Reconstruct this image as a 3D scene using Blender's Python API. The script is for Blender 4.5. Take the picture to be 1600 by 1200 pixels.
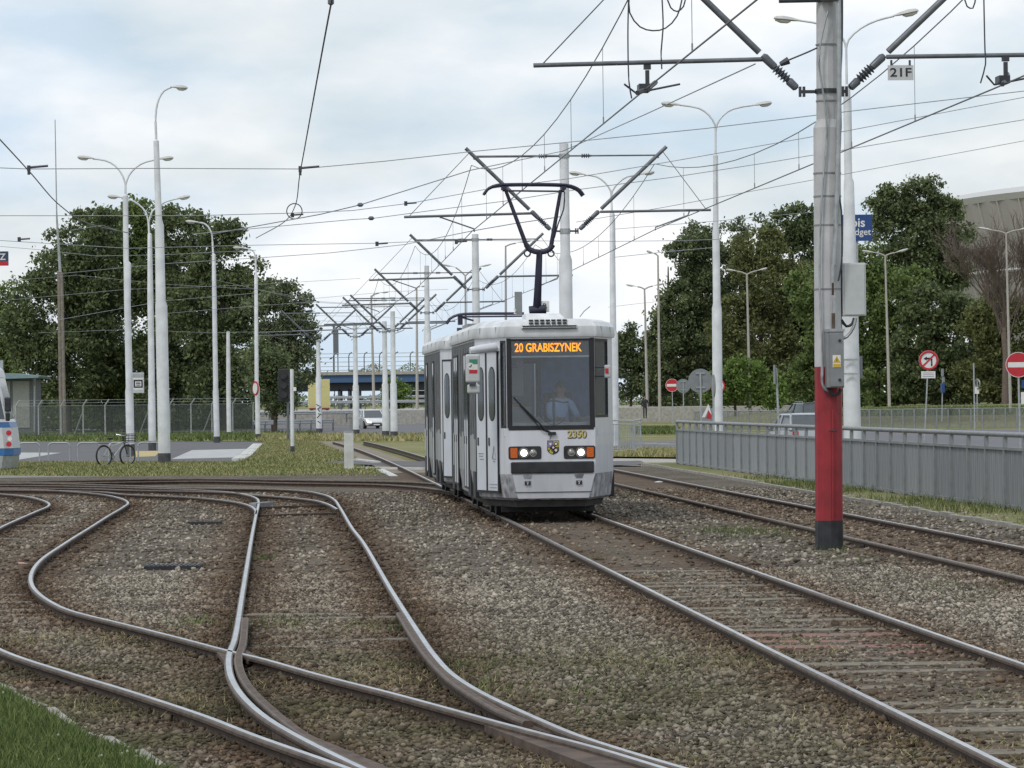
import bpy, bmesh, math, random
import numpy as np
from mathutils import Vector, Matrix

for o in list(bpy.data.objects):
    bpy.data.objects.remove(o, do_unlink=True)
scene = bpy.context.scene
COL = scene.collection
rad = math.radians
rnd = random.Random(7)

# ------------------------------------------------------------------ camera
F, CX, CY, EYE = 6000.0, 800.0, 600.0, 2.0          # focal length in photo pixels, eye height
PITCH, ROLL = math.atan(27 / F), rad(0.7)
RC = Matrix.Rotation(math.pi / 2 + PITCH, 3, 'X') @ Matrix.Rotation(-ROLL, 3, 'Z')
camd = bpy.data.cameras.new('camera')
camd.sensor_width = 36
camd.lens = 36 * F / 1600
camd.clip_start, camd.clip_end = 0.5, 6000
cam = bpy.data.objects.new('camera', camd)
COL.objects.link(cam)
cam.matrix_world = Matrix.Translation((0, 0, EYE)) @ RC.to_4x4()
scene.camera = cam

# ------------------------------------------------------------------ sky, sun, exposure
SUN_EL, SUN_AZ = 52, 215        # azimuth clockwise from +Y: behind and to the left of the camera
w = bpy.data.worlds.new('World')
scene.world = w
w.use_nodes = True
nt = w.node_tree
nt.nodes.clear()
out = nt.nodes.new('ShaderNodeOutputWorld')
sky = nt.nodes.new('ShaderNodeTexSky')
sky.sky_type = 'NISHITA'
sky.sun_disc = False
sky.sun_elevation = rad(SUN_EL)
sky.sun_rotation = rad(SUN_AZ)
sky.dust_density = 2.0
b1 = nt.nodes.new('ShaderNodeBackground'); b1.inputs[1].default_value = 0.13
b2 = nt.nodes.new('ShaderNodeBackground'); b2.inputs[1].default_value = 1.0
tc = nt.nodes.new('ShaderNodeTexCoord')
mp = nt.nodes.new('ShaderNodeMapping'); mp.inputs['Scale'].default_value = (1, 1, 2.6)
mp.inputs['Location'].default_value = (0.35, 0.1, 0.21)
nz = nt.nodes.new('ShaderNodeTexNoise'); nz.inputs['Scale'].default_value = 7.5
nz.inputs['Detail'].default_value = 7; nz.inputs['Roughness'].default_value = 0.52
cr = nt.nodes.new('ShaderNodeValToRGB')
cr.color_ramp.elements[0].position = 0.38; cr.color_ramp.elements[0].color = (0.62, 0.62, 0.62, 1)
cr.color_ramp.elements[1].position = 0.56; cr.color_ramp.elements[1].color = (1, 1, 1, 1)
nz2 = nt.nodes.new('ShaderNodeTexNoise'); nz2.inputs['Scale'].default_value = 11
nz2.inputs['Detail'].default_value = 6
cr2 = nt.nodes.new('ShaderNodeValToRGB')
cr2.color_ramp.elements[0].position = 0.36; cr2.color_ramp.elements[0].color = (0.66, 0.785, 0.915, 1)
cr2.color_ramp.elements[1].position = 0.60; cr2.color_ramp.elements[1].color = (1.04, 1.05, 1.07, 1)
e = cr2.color_ramp.elements.new(0.48); e.color = (0.85, 0.915, 0.98, 1)
mx = nt.nodes.new('ShaderNodeMixShader')
L = nt.links.new
L(tc.outputs['Generated'], mp.inputs['Vector']); L(mp.outputs[0], nz.inputs['Vector']); L(mp.outputs[0], nz2.inputs['Vector'])
L(nz.outputs['Fac'], cr.inputs[0]); L(nz2.outputs['Fac'], cr2.inputs[0])
L(sky.outputs[0], b1.inputs[0]); L(cr2.outputs[0], b2.inputs[0])
L(cr.outputs[0], mx.inputs[0]); L(b1.outputs[0], mx.inputs[1]); L(b2.outputs[0], mx.inputs[2])
L(mx.outputs[0], out.inputs[0])

sd = bpy.data.lights.new('sun', 'SUN')
sd.energy = 1.5
sd.angle = rad(11)
sd.color = (1, 0.96, 0.9)
sun = bpy.data.objects.new('sun', sd)
COL.objects.link(sun)
a, el = rad(SUN_AZ), rad(SUN_EL)
sdir = Vector((math.sin(a) * math.cos(el), math.cos(a) * math.cos(el), math.sin(el)))
sun.rotation_euler = sdir.to_track_quat('Z', 'Y').to_euler()
sun.location = (0, -20, 60)
scene.view_settings.view_transform = 'Standard'
scene.view_settings.look = 'None'
scene.view_settings.exposure = 0.0
scene.view_settings.gamma = 1.0
scene.view_settings.use_curve_mapping = False
scene.render.resolution_x, scene.render.resolution_y = 1024, 768

# ------------------------------------------------------------------ measuring the place
def ray(px, py):
    d = RC @ Vector(((px - CX) / F, -(py - CY) / F, -1))
    return d / d.y
def P(px, py, D):                 # the point seen at a pixel, D metres away
    return Vector((0, 0, EYE)) + ray(px, py) * D
def Zp(px, py, z=0.0):            # the point seen at a pixel on the level z
    d = ray(px, py)
    return Vector((0, 0, EYE)) + d * ((z - EYE) / d.z)

# ------------------------------------------------------------------ materials
def mat(name, col, rough=0.7, metal=0.0, var=0.12, scale=6.0, bump=0.0, col2=None, emit=0, detail=5, island=0, spec=0.5, coat=0, thin=0, streak=None, objvar=0):
    m = bpy.data.materials.new(name)
    m.use_nodes = True
    n = m.node_tree
    b = n.nodes['Principled BSDF']
    b.inputs['Roughness'].default_value = rough
    b.inputs['Metallic'].default_value = metal
    b.inputs['Specular IOR Level'].default_value = spec
    if coat:
        b.inputs['Coat Weight'].default_value = coat
    c2 = col2 or tuple(min(1, c * (1 + var)) for c in col)
    c1 = tuple(c * (1 - var) for c in col) if not col2 else col
    t = n.nodes.new('ShaderNodeTexCoord')
    z = n.nodes.new('ShaderNodeTexNoise')
    z.inputs['Scale'].default_value = scale; z.inputs['Detail'].default_value = detail
    if streak:
        mpn = n.nodes.new('ShaderNodeMapping'); mpn.inputs['Scale'].default_value = streak
        n.links.new(t.outputs['Object'], mpn.inputs['Vector']); n.links.new(mpn.outputs[0], z.inputs['Vector'])
    else: n.links.new(t.outputs['Object'], z.inputs['Vector'])
    r = n.nodes.new('ShaderNodeValToRGB')
    r.color_ramp.elements[0].position = 0.35; r.color_ramp.elements[0].color = (*c1, 1)
    r.color_ramp.elements[1].position = 0.65; r.color_ramp.elements[1].color = (*c2, 1)
    if island:
        g = n.nodes.new('ShaderNodeNewGeometry')
        ad = n.nodes.new('ShaderNodeMath'); ad.operation = 'MULTIPLY_ADD'
        ad.inputs[1].default_value = island; n.links.new(g.outputs['Random Per Island'], ad.inputs[0])
        sb = n.nodes.new('ShaderNodeMath'); sb.operation = 'MULTIPLY_ADD'
        sb.inputs[1].default_value = 1 - island; n.links.new(z.outputs['Fac'], sb.inputs[0]); sb.inputs[2].default_value = 0
        n.links.new(sb.outputs[0], ad.inputs[2])
        n.links.new(ad.outputs[0], r.inputs[0])
    else:
        n.links.new(z.outputs['Fac'], r.inputs[0])
    n.links.new(r.outputs[0], b.inputs['Base Color'])
    if objvar:
        oi = n.nodes.new('ShaderNodeObjectInfo'); mr = n.nodes.new('ShaderNodeMapRange'); mr.inputs[3].default_value = 1 - objvar; mr.inputs[4].default_value = 1 + objvar
        mu = n.nodes.new('ShaderNodeMix'); mu.data_type = 'RGBA'; mu.blend_type = 'MULTIPLY'; mu.inputs[0].default_value = 1
        n.links.new(oi.outputs['Random'], mr.inputs[0]); n.links.new(r.outputs[0], mu.inputs[6]); n.links.new(mr.outputs[0], mu.inputs[7]); n.links.new(mu.outputs[2], b.inputs['Base Color'])
    if bump:
        bp = n.nodes.new('ShaderNodeBump'); bp.inputs['Strength'].default_value = bump
        bp.inputs['Distance'].default_value = 0.03
        n.links.new(z.outputs['Fac'], bp.inputs['Height']); n.links.new(bp.outputs[0], b.inputs['Normal'])
    if thin:                       # leaves and blades let some light through
        tl = n.nodes.new('ShaderNodeBsdfTranslucent'); mxs = n.nodes.new('ShaderNodeMixShader'); mxs.inputs[0].default_value = thin
        n.links.new(r.outputs[0], tl.inputs[0]); n.links.new(b.outputs[0], mxs.inputs[1]); n.links.new(tl.outputs[0], mxs.inputs[2])
        n.links.new(mxs.outputs[0], n.nodes['Material Output'].inputs[0])
    if emit:
        n.links.new(r.outputs[0], b.inputs['Emission Color'])
        b.inputs['Emission Strength'].default_value = emit
    return m

def glass(name, tint, clear, rough=0.05, ior=1.35):
    m = bpy.data.materials.new(name); m.use_nodes = True
    n = m.node_tree; n.nodes.clear()
    o = n.nodes.new('ShaderNodeOutputMaterial')
    tr = n.nodes.new('ShaderNodeBsdfTransparent'); tr.inputs[0].default_value = (*[c ** 0.5 for c in tint], 1)
    df = n.nodes.new('ShaderNodeBsdfDiffuse'); df.inputs[0].default_value = (*tint, 1)
    gl = n.nodes.new('ShaderNodeBsdfGlossy'); gl.inputs['Roughness'].default_value = rough
    gl.inputs[0].default_value = (0.9, 0.95, 1, 1)
    fr = n.nodes.new('ShaderNodeFresnel'); fr.inputs[0].default_value = ior
    a1 = n.nodes.new('ShaderNodeMixShader'); a1.inputs[0].default_value = clear
    a2 = n.nodes.new('ShaderNodeMixShader')
    n.links.new(df.outputs[0], a1.inputs[1]); n.links.new(tr.outputs[0], a1.inputs[2])
    n.links.new(fr.outputs[0], a2.inputs[0]); n.links.new(a1.outputs[0], a2.inputs[1]); n.links.new(gl.outputs[0], a2.inputs[2])
    n.links.new(a2.outputs[0], o.inputs[0])
    return m

def mesh_net(name, col, open_, scale):       # woven wire too fine to see strand by strand
    m = bpy.data.materials.new(name); m.use_nodes = True
    n = m.node_tree; n.nodes.clear()
    o = n.nodes.new('ShaderNodeOutputMaterial')
    tr = n.nodes.new('ShaderNodeBsdfTransparent')
    df = n.nodes.new('ShaderNodeBsdfDiffuse'); df.inputs[0].default_value = (*col, 1)
    t = n.nodes.new('ShaderNodeTexCoord')
    z = n.nodes.new('ShaderNodeTexNoise'); z.inputs['Scale'].default_value = scale
    r = n.nodes.new('ShaderNodeMapRange'); r.inputs[1].default_value = 0.3; r.inputs[2].default_value = 0.7
    r.inputs[3].default_value = open_ - 0.12; r.inputs[4].default_value = open_ + 0.12
    x = n.nodes.new('ShaderNodeMixShader')
    n.links.new(t.outputs['Object'], z.inputs[0]); n.links.new(z.outputs['Fac'], r.inputs[0]); n.links.new(r.outputs[0], x.inputs[0])
    n.links.new(df.outputs[0], x.inputs[1]); n.links.new(tr.outputs[0], x.inputs[2]); n.links.new(x.outputs[0], o.inputs[0])
    return m

M = {}
M['pole'] = mat('pole_paint', (0.60, 0.62, 0.64), 0.5, var=0.10, scale=2.5)
M['polegrey'] = mat('pole_concrete', (0.46, 0.465, 0.47), 0.75, var=0.12, scale=3, bump=0.15)
M['galv'] = mat('galvanised', (0.36, 0.38, 0.39), 0.45, 0.4, 0.15, 8)
M['lampgrey'] = mat('lamp_housing', (0.45, 0.45, 0.43), 0.5, var=0.08)
M['diffuser'] = mat('lamp_diffuser', (0.62, 0.62, 0.58), 0.3, var=0.05)
M['dark'] = mat('dark_metal', (0.05, 0.055, 0.065), 0.5, 0.3, 0.25, 5)
M['armgrey'] = mat('arm_tube', (0.13, 0.14, 0.155), 0.5, 0.3, 0.2, 5)
M['insul'] = mat('insulator', (0.09, 0.10, 0.12), 0.35, var=0.2)
M['wire'] = mat('wire', (0.10, 0.11, 0.12), 0.5, 0.3, 0.1)
M['wirelight'] = mat('wire_light', (0.25, 0.27, 0.29), 0.5, 0.3, 0.1)
M['red'] = mat('red_paint', (0.20, 0.012, 0.018), 0.55, col2=(0.30, 0.018, 0.026), scale=4, bump=.1, detail=9)
M['black'] = mat('black_paint', (0.018, 0.019, 0.022), 0.55, var=0.4, scale=7)
M['tarbase'] = mat('tar_base', (0.06, 0.062, 0.07), 0.8, var=0.25)
M['steel'] = mat('rail_running_face', (0.46, 0.47, 0.49), 0.28, 0.9, 0.16, 3)
M['dullsteel'] = mat('rail_dull_face', (0.15, 0.135, 0.12), 0.45, 0.6, 0.2, 3)
M['rust'] = mat('rail_rust', (0.062, 0.041, 0.029), 0.85, var=0.35, scale=12, bump=0.3)
M['rustplate'] = mat('rust_plate', (0.080, 0.055, 0.040), 0.85, 0.0, 0.35, 7, 0.3)
M['sleeper'] = mat('sleeper_concrete', (0.15, 0.132, 0.102), 0.9, var=0.30, scale=9, bump=0.5)
M['sleeperred'] = mat('sleeper_red_paint', (0.24, 0.085, 0.07), 0.9, col2=(0.16, 0.13, 0.105), scale=9, bump=0.4)
M['concrete'] = mat('concrete', (0.33, 0.32, 0.29), 0.9, var=0.18, scale=4, bump=0.2)
M['concretelight'] = mat('concrete_light', (0.50, 0.51, 0.50), 0.85, var=0.12, scale=3)
M['kerb'] = mat('kerb_stone', (0.27, 0.255, 0.225), 0.9, var=0.22, scale=5, bump=0.3)
M['asphalt'] = mat('asphalt', (0.10, 0.10, 0.105), 0.9, var=0.15, scale=1.2, bump=0.1)
M['asphaltroad'] = mat('asphalt_road', (0.115, 0.115, 0.125), 0.85, var=0.12, scale=0.5)
M['roadpaint'] = mat('road_paint', (0.6, 0.6, 0.6), 0.8, var=0.1)
M['yellowpave'] = mat('yellow_paving', (0.42, 0.34, 0.16), 0.9, var=0.15)
M['fencegrey'] = mat('fence_panel_paint', (0.235, 0.25, 0.27), 0.55, 0.1, 0.16, 4, streak=(1, 3, .35), objvar=.10)
M['fencepost'] = mat('fence_post_paint', (0.22, 0.235, 0.245), 0.55, 0.1, 0.12, 4)
M['white'] = mat('white_paint', (0.68, 0.69, 0.70), 0.4, var=0.05)
M['signwhite'] = mat('sign_white', (0.66, 0.66, 0.64), 0.5, var=0.04)
M['signred'] = mat('sign_red', (0.45, 0.018, 0.03), 0.5, var=0.08)
M['signgrey'] = mat('sign_back', (0.22, 0.235, 0.245), 0.5, 0.3, 0.08)
M['signblue'] = mat('sign_blue', (0.012, 0.05, 0.19), 0.4, var=0.1)
M['signyellow'] = mat('sign_yellow', (0.55, 0.36, 0.02), 0.5, var=0.05)
M['signblack'] = mat('sign_black', (0.012, 0.012, 0.014), 0.5, var=0.05)
M['boxgrey'] = mat('cabinet_grey', (0.22, 0.23, 0.235), 0.5, 0.2, 0.1, 5)
M['boxlight'] = mat('cabinet_light', (0.45, 0.47, 0.47), 0.5, var=0.06)
M['rubber'] = mat('rubber', (0.015, 0.015, 0.017), 0.7, var=0.2)
M['rim'] = mat('wheel_rim', (0.35, 0.36, 0.37), 0.35, 0.7, 0.1)
M['bark'] = mat('bark', (0.055, 0.043, 0.033), 0.95, var=0.3, scale=5, bump=0.6)
M['bare'] = mat('bare_twigs', (0.13, 0.10, 0.085), 0.9, var=0.2)
M['leafdark'] = mat('leaf_dark', (0.055, 0.078, 0.038), 0.6, col2=(0.175, 0.21, 0.095), island=0.5, scale=0.5, spec=0.25, thin=.45)
M['leafmid'] = mat('leaf_mid', (0.072, 0.108, 0.036), 0.6, col2=(0.205, 0.265, 0.09), island=0.5, scale=0.5, spec=0.25, thin=.45)
M['leafgrey'] = mat('leaf_grey_green', (0.078, 0.10, 0.056), 0.6, col2=(0.215, 0.25, 0.135), island=0.5, scale=0.5, spec=0.25, thin=.45)
M['leaflight'] = mat('leaf_light', (0.075, 0.12, 0.03), 0.6, col2=(0.20, 0.28, 0.08), island=0.5, scale=0.5, spec=0.25, thin=.45)
M['leafbrown'] = mat('leaf_brownish', (0.08, 0.095, 0.04), 0.7, col2=(0.195, 0.21, 0.085), island=0.5, scale=0.5, spec=0.2, thin=.45)
M['blade'] = mat('grass_blade', (0.055, 0.085, 0.024), 0.7, col2=(0.17, 0.215, 0.075), island=0.7, scale=0.5, spec=0.2, thin=.3)
M['bladedry'] = mat('grass_blade_mixed', (0.17, 0.185, 0.07), 0.8, col2=(0.48, 0.43, 0.23), island=0.55, scale=0.25, spec=0.2, thin=.3)
M['clover'] = mat('clover_flower', (0.36, 0.35, 0.27), 0.8, var=0.1)

for k_ in ('leafdark', 'leafmid', 'leafgrey', 'leaflight', 'leafbrown'):
    for n_ in M[k_].node_tree.nodes:
        if n_.type == 'VALTORGB':
            for e_ in n_.color_ramp.elements: e_.color = (*[min(1, c * 1.2) for c in e_.color[:3]], 1)

# ------------------------------------------------------------------ building blocks
class MB:
    def __init__(s): s.v, s.f, s.m = [], [], []
    def add(s, vs, fs, mi=0):
        b = len(s.v)
        s.v += [tuple(v) for v in vs]
        s.f += [tuple(i + b for i in f) for f in fs]
        s.m += [mi] * len(fs)
        return s
    def box(s, c, size, rot=None, mi=0):
        x, y, z = (k / 2 for k in size)
        vs = [Vector((sx * x, sy * y, sz * z)) for sz in (-1, 1) for sy in (-1, 1) for sx in (-1, 1)]
        if rot is not None: vs = [rot @ v for v in vs]
        c = Vector(c)
        return s.add([v + c for v in vs], [(0, 2, 3, 1), (4, 5, 7, 6), (0, 1, 5, 4), (2, 6, 7, 3), (0, 4, 6, 2), (1, 3, 7, 5)], mi)
    def cyl(s, p0, p1, r0, r1=None, n=10, mi=0, cap=True):
        p0, p1 = Vector(p0), Vector(p1)
        r1 = r0 if r1 is None else r1
        q = (p1 - p0).to_track_quat('Z', 'Y').to_matrix()
        vs = []
        for p, r in ((p0, r0), (p1, r1)):
            vs += [p + q @ Vector((math.cos(2 * math.pi * i / n) * r, math.sin(2 * math.pi * i / n) * r, 0)) for i in range(n)]
        fs = [(i, (i + 1) % n, n + (i + 1) % n, n + i) for i in range(n)]
        if cap: fs += [tuple(range(n - 1, -1, -1)), tuple(range(n, 2 * n))]
        return s.add(vs, fs, mi)
    def lathe(s, prof, n=12, mi=0, c=(0, 0, 0), rot=None):      # prof: (r, z)
        vs = []
        for r, z in prof:
            vs += [Vector((math.cos(2 * math.pi * i / n) * r, math.sin(2 * math.pi * i / n) * r, z)) for i in range(n)]
        if rot is not None: vs = [rot @ v for v in vs]
        vs = [v + Vector(c) for v in vs]
        fs = []
        for k in range(len(prof) - 1):
            fs += [(k * n + i, k * n + (i + 1) % n, (k + 1) * n + (i + 1) % n, (k + 1) * n + i) for i in range(n)]
        fs += [tuple(range(n - 1, -1, -1)), tuple(range((len(prof) - 1) * n, len(prof) * n))]
        return s.add(vs, fs, mi)
    def tube(s, pts, r, n=6, mi=0):
        pts = [Vector(p) for p in pts]
        rs = r if isinstance(r, (list, tuple)) else [r] * len(pts)
        vs = []
        up = Vector((0, 0, 1))
        for i, p in enumerate(pts):
            d = (pts[min(i + 1, len(pts) - 1)] - pts[max(i - 1, 0)]).normalized()
            a = d.cross(up)
            if a.length < 0.05: a = d.cross(Vector((0, 1, 0)))
            a.normalize(); b = a.cross(d)
            vs += [p + (a * math.cos(2 * math.pi * k / n) + b * math.sin(2 * math.pi * k / n)) * rs[i] for k in range(n)]
        fs = []
        for j in range(len(pts) - 1):
            fs += [(j * n + k, j * n + (k + 1) % n, (j + 1) * n + (k + 1) % n, (j + 1) * n + k) for k in range(n)]
        fs += [tuple(range(n - 1, -1, -1)), tuple(range((len(pts) - 1) * n, len(pts) * n))]
        return s.add(vs, fs, mi)
    def torus(s, c, R, r, axis=(0, 1, 0), n=20, k=6, a0=0, a1=2 * math.pi, mi=0):
        q = Vector(axis).to_track_quat('Z', 'Y').to_matrix()
        full = abs(a1 - a0 - 2 * math.pi) < 1e-4
        m = n if full else n + 1
        vs = []
        for i in range(m):
            t = a0 + (a1 - a0) * i / n
            for j in range(k):
                u = 2 * math.pi * j / k
                vs.append(Vector(c) + q @ Vector(((R + r * math.cos(u)) * math.cos(t), (R + r * math.cos(u)) * math.sin(t), r * math.sin(u))))
        fs = []
        for i in range(n):
            a, b = i, (i + 1) % m
            fs += [(a * k + j, b * k + j, b * k + (j + 1) % k, a * k + (j + 1) % k) for j in range(k)]
        return s.add(vs, fs, mi)
    def disc(s, c, r, th, axis=(0, -1, 0), n=28, mi=0):
        a = Vector(axis).normalized() * th / 2
        return s.cyl(Vector(c) - a, Vector(c) + a, r, n=n, mi=mi)
    def prism(s, poly, d, mi=0):          # poly: 3D points of a flat outline, pushed along d
        n = len(poly); d = Vector(d)
        vs = [Vector(p) for p in poly] + [Vector(p) + d for p in poly]
        return s.add(vs, [tuple(range(n - 1, -1, -1)), tuple(range(n, 2 * n))] + [(i, (i + 1) % n, n + (i + 1) % n, n + i) for i in range(n)], mi)
    def build(s, name, m, parent=None, smooth=False, origin=None, bevel=0):
        me = bpy.data.meshes.new(name)
        vs = s.v
        if origin is not None:
            o = Vector(origin); vs = [tuple(Vector(v) - o) for v in vs]
        me.from_pydata(vs, [], s.f)
        for k in (m if isinstance(m, (list, tuple)) else [m]):
            me.materials.append(M[k] if isinstance(k, str) else k)
        if any(s.m): me.polygons.foreach_set('material_index', s.m)
        bm = bmesh.new(); bm.from_mesh(me); bmesh.ops.recalc_face_normals(bm, faces=bm.faces)
        bm.to_mesh(me); bm.free()
        if smooth:
            me.polygons.foreach_set('use_smooth', [True] * len(me.polygons))
            try: me.set_sharp_from_angle(angle=rad(smooth if smooth > 1 else 40))
            except Exception: pass
        ob = bpy.data.objects.new(name, me)
        COL.objects.link(ob)
        if origin is not None: ob.location = origin
        if parent is not None: ob.parent = parent
        if bevel:
            bv = ob.modifiers.new('bevel', 'BEVEL'); bv.width = bevel; bv.segments = 2; bv.limit_method = 'ANGLE'
        return ob

def tag(o, label=None, cat=None, group=None, kind=None):
    if label: o['label'] = label
    if cat: o['category'] = cat
    if group: o['group'] = group
    if kind: o['kind'] = kind
    return o
def empty(name, loc, rz=0.0, label=None, cat=None, group=None):
    o = bpy.data.objects.new(name, None)
    o.empty_display_size = 0.3
    COL.objects.link(o)
    o.location = loc
    o.rotation_euler = (0, 0, rz)
    return tag(o, label, cat, group)
def share(ob, parent, loc=(0, 0, 0), rot=(0, 0, 0), name=None, scale=None):
    c = ob.copy(); COL.objects.link(c); c.parent = parent; c.location = loc; c.rotation_euler = rot
    if name: c.name = name
    if scale: c.scale = scale
    return c
def text_mesh(s, size, mt, parent, loc, rot=(math.pi / 2, 0, 0), name='lettering', depth=0.002, sx=1.0, align='CENTER', bold=0.0):
    cu = bpy.data.curves.new('t', 'FONT'); cu.body = s; cu.size = size; cu.extrude = depth
    cu.align_x = align; cu.align_y = 'CENTER'; cu.offset = bold
    to = bpy.data.objects.new('t', cu); COL.objects.link(to)
    bpy.context.view_layer.update()
    me = bpy.data.meshes.new_from_object(to.evaluated_get(bpy.context.evaluated_depsgraph_get()))
    bpy.data.objects.remove(to); bpy.data.curves.remove(cu)
    me.materials.clear(); me.materials.append(M[mt] if isinstance(mt, str) else mt)
    ob = bpy.data.objects.new(name, me); COL.objects.link(ob)
    ob.parent = parent; ob.location = loc; ob.rotation_euler = rot; ob.scale = (sx, 1, 1)
    return ob
def spline(pts, step=0.4):
    pts = [Vector(p) for p in pts]
    q = [pts[0] * 2 - pts[1]] + pts + [pts[-1] * 2 - pts[-2]]
    o = []
    for i in range(1, len(q) - 2):
        p0, p1, p2, p3 = q[i - 1:i + 3]
        n = max(2, int((p2 - p1).length / step))
        # centripetal form keeps tight bends from overshooting
        t0 = 0; t1 = t0 + max(1e-4, (p1 - p0).length ** 0.5); t2 = t1 + max(1e-4, (p2 - p1).length ** 0.5); t3 = t2 + max(1e-4, (p3 - p2).length ** 0.5)
        for k in range(n):
            t = t1 + (t2 - t1) * k / n
            a1 = p0 * ((t1 - t) / (t1 - t0)) + p1 * ((t - t0) / (t1 - t0))
            a2 = p1 * ((t2 - t) / (t2 - t1)) + p2 * ((t - t1) / (t2 - t1))
            a3 = p2 * ((t3 - t) / (t3 - t2)) + p3 * ((t - t2) / (t3 - t2))
            b1_ = a1 * ((t2 - t) / (t2 - t0)) + a2 * ((t - t0) / (t2 - t0))
            b2_ = a2 * ((t3 - t) / (t3 - t1)) + a3 * ((t - t1) / (t3 - t1))
            o.append(b1_ * ((t2 - t) / (t2 - t1)) + b2_ * ((t - t1) / (t2 - t1)))
    o.append(pts[-1])
    return o

# ================================================================== GROUND
def sheet(name, pts, z, m, kind='structure', label=None, thick=0.0):
    mb = MB()
    n = len(pts)
    mb.add([(p[0], p[1], z) for p in pts], [tuple(range(n))])
    o = mb.build(name, m, origin=(pts[0][0], pts[0][1], 0))
    if o.data.polygons[0].normal.z < 0: o.data.flip_normals()
    tag(o, kind=kind)
    if label: o['label'] = label
    return o
def pix(pts, z=0.0): return [tuple(Zp(x, y, z))[:2] for x, y in pts]

def ground_mat():
    m = bpy.data.materials.new('rough_ground'); m.use_nodes = True
    n = m.node_tree; b = n.nodes['Principled BSDF']; b.inputs['Roughness'].default_value = 0.95
    b.inputs['Specular IOR Level'].default_value = 0.15
    t = n.nodes.new('ShaderNodeTexCoord')
    z1 = n.nodes.new('ShaderNodeTexNoise'); z1.inputs['Scale'].default_value = 0.10; z1.inputs['Detail'].default_value = 8
    z2 = n.nodes.new('ShaderNodeTexNoise'); z2.inputs['Scale'].default_value = 2.0; z2.inputs['Detail'].default_value = 6
    r = n.nodes.new('ShaderNodeValToRGB')
    els = r.color_ramp.elements
    els[0].position = .3; els[0].color = (.10, .115, .046, 1); els[1].position = .72; els[1].color = (.31, .275, .155, 1)
    k = els.new(.5); k.color = (.18, .182, .08, 1)
    mxx = n.nodes.new('ShaderNodeMix'); mxx.data_type = 'FLOAT'; mxx.inputs[0].default_value = .45
    for q in (z1, z2): n.links.new(t.outputs['Object'], q.inputs['Vector'])
    n.links.new(z1.outputs['Fac'], mxx.inputs[2]); n.links.new(z2.outputs['Fac'], mxx.inputs[3])
    n.links.new(mxx.outputs[0], r.inputs[0]); n.links.new(r.outputs[0], b.inputs['Base Color'])
    return m
M['ground'] = ground_mat()

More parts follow.
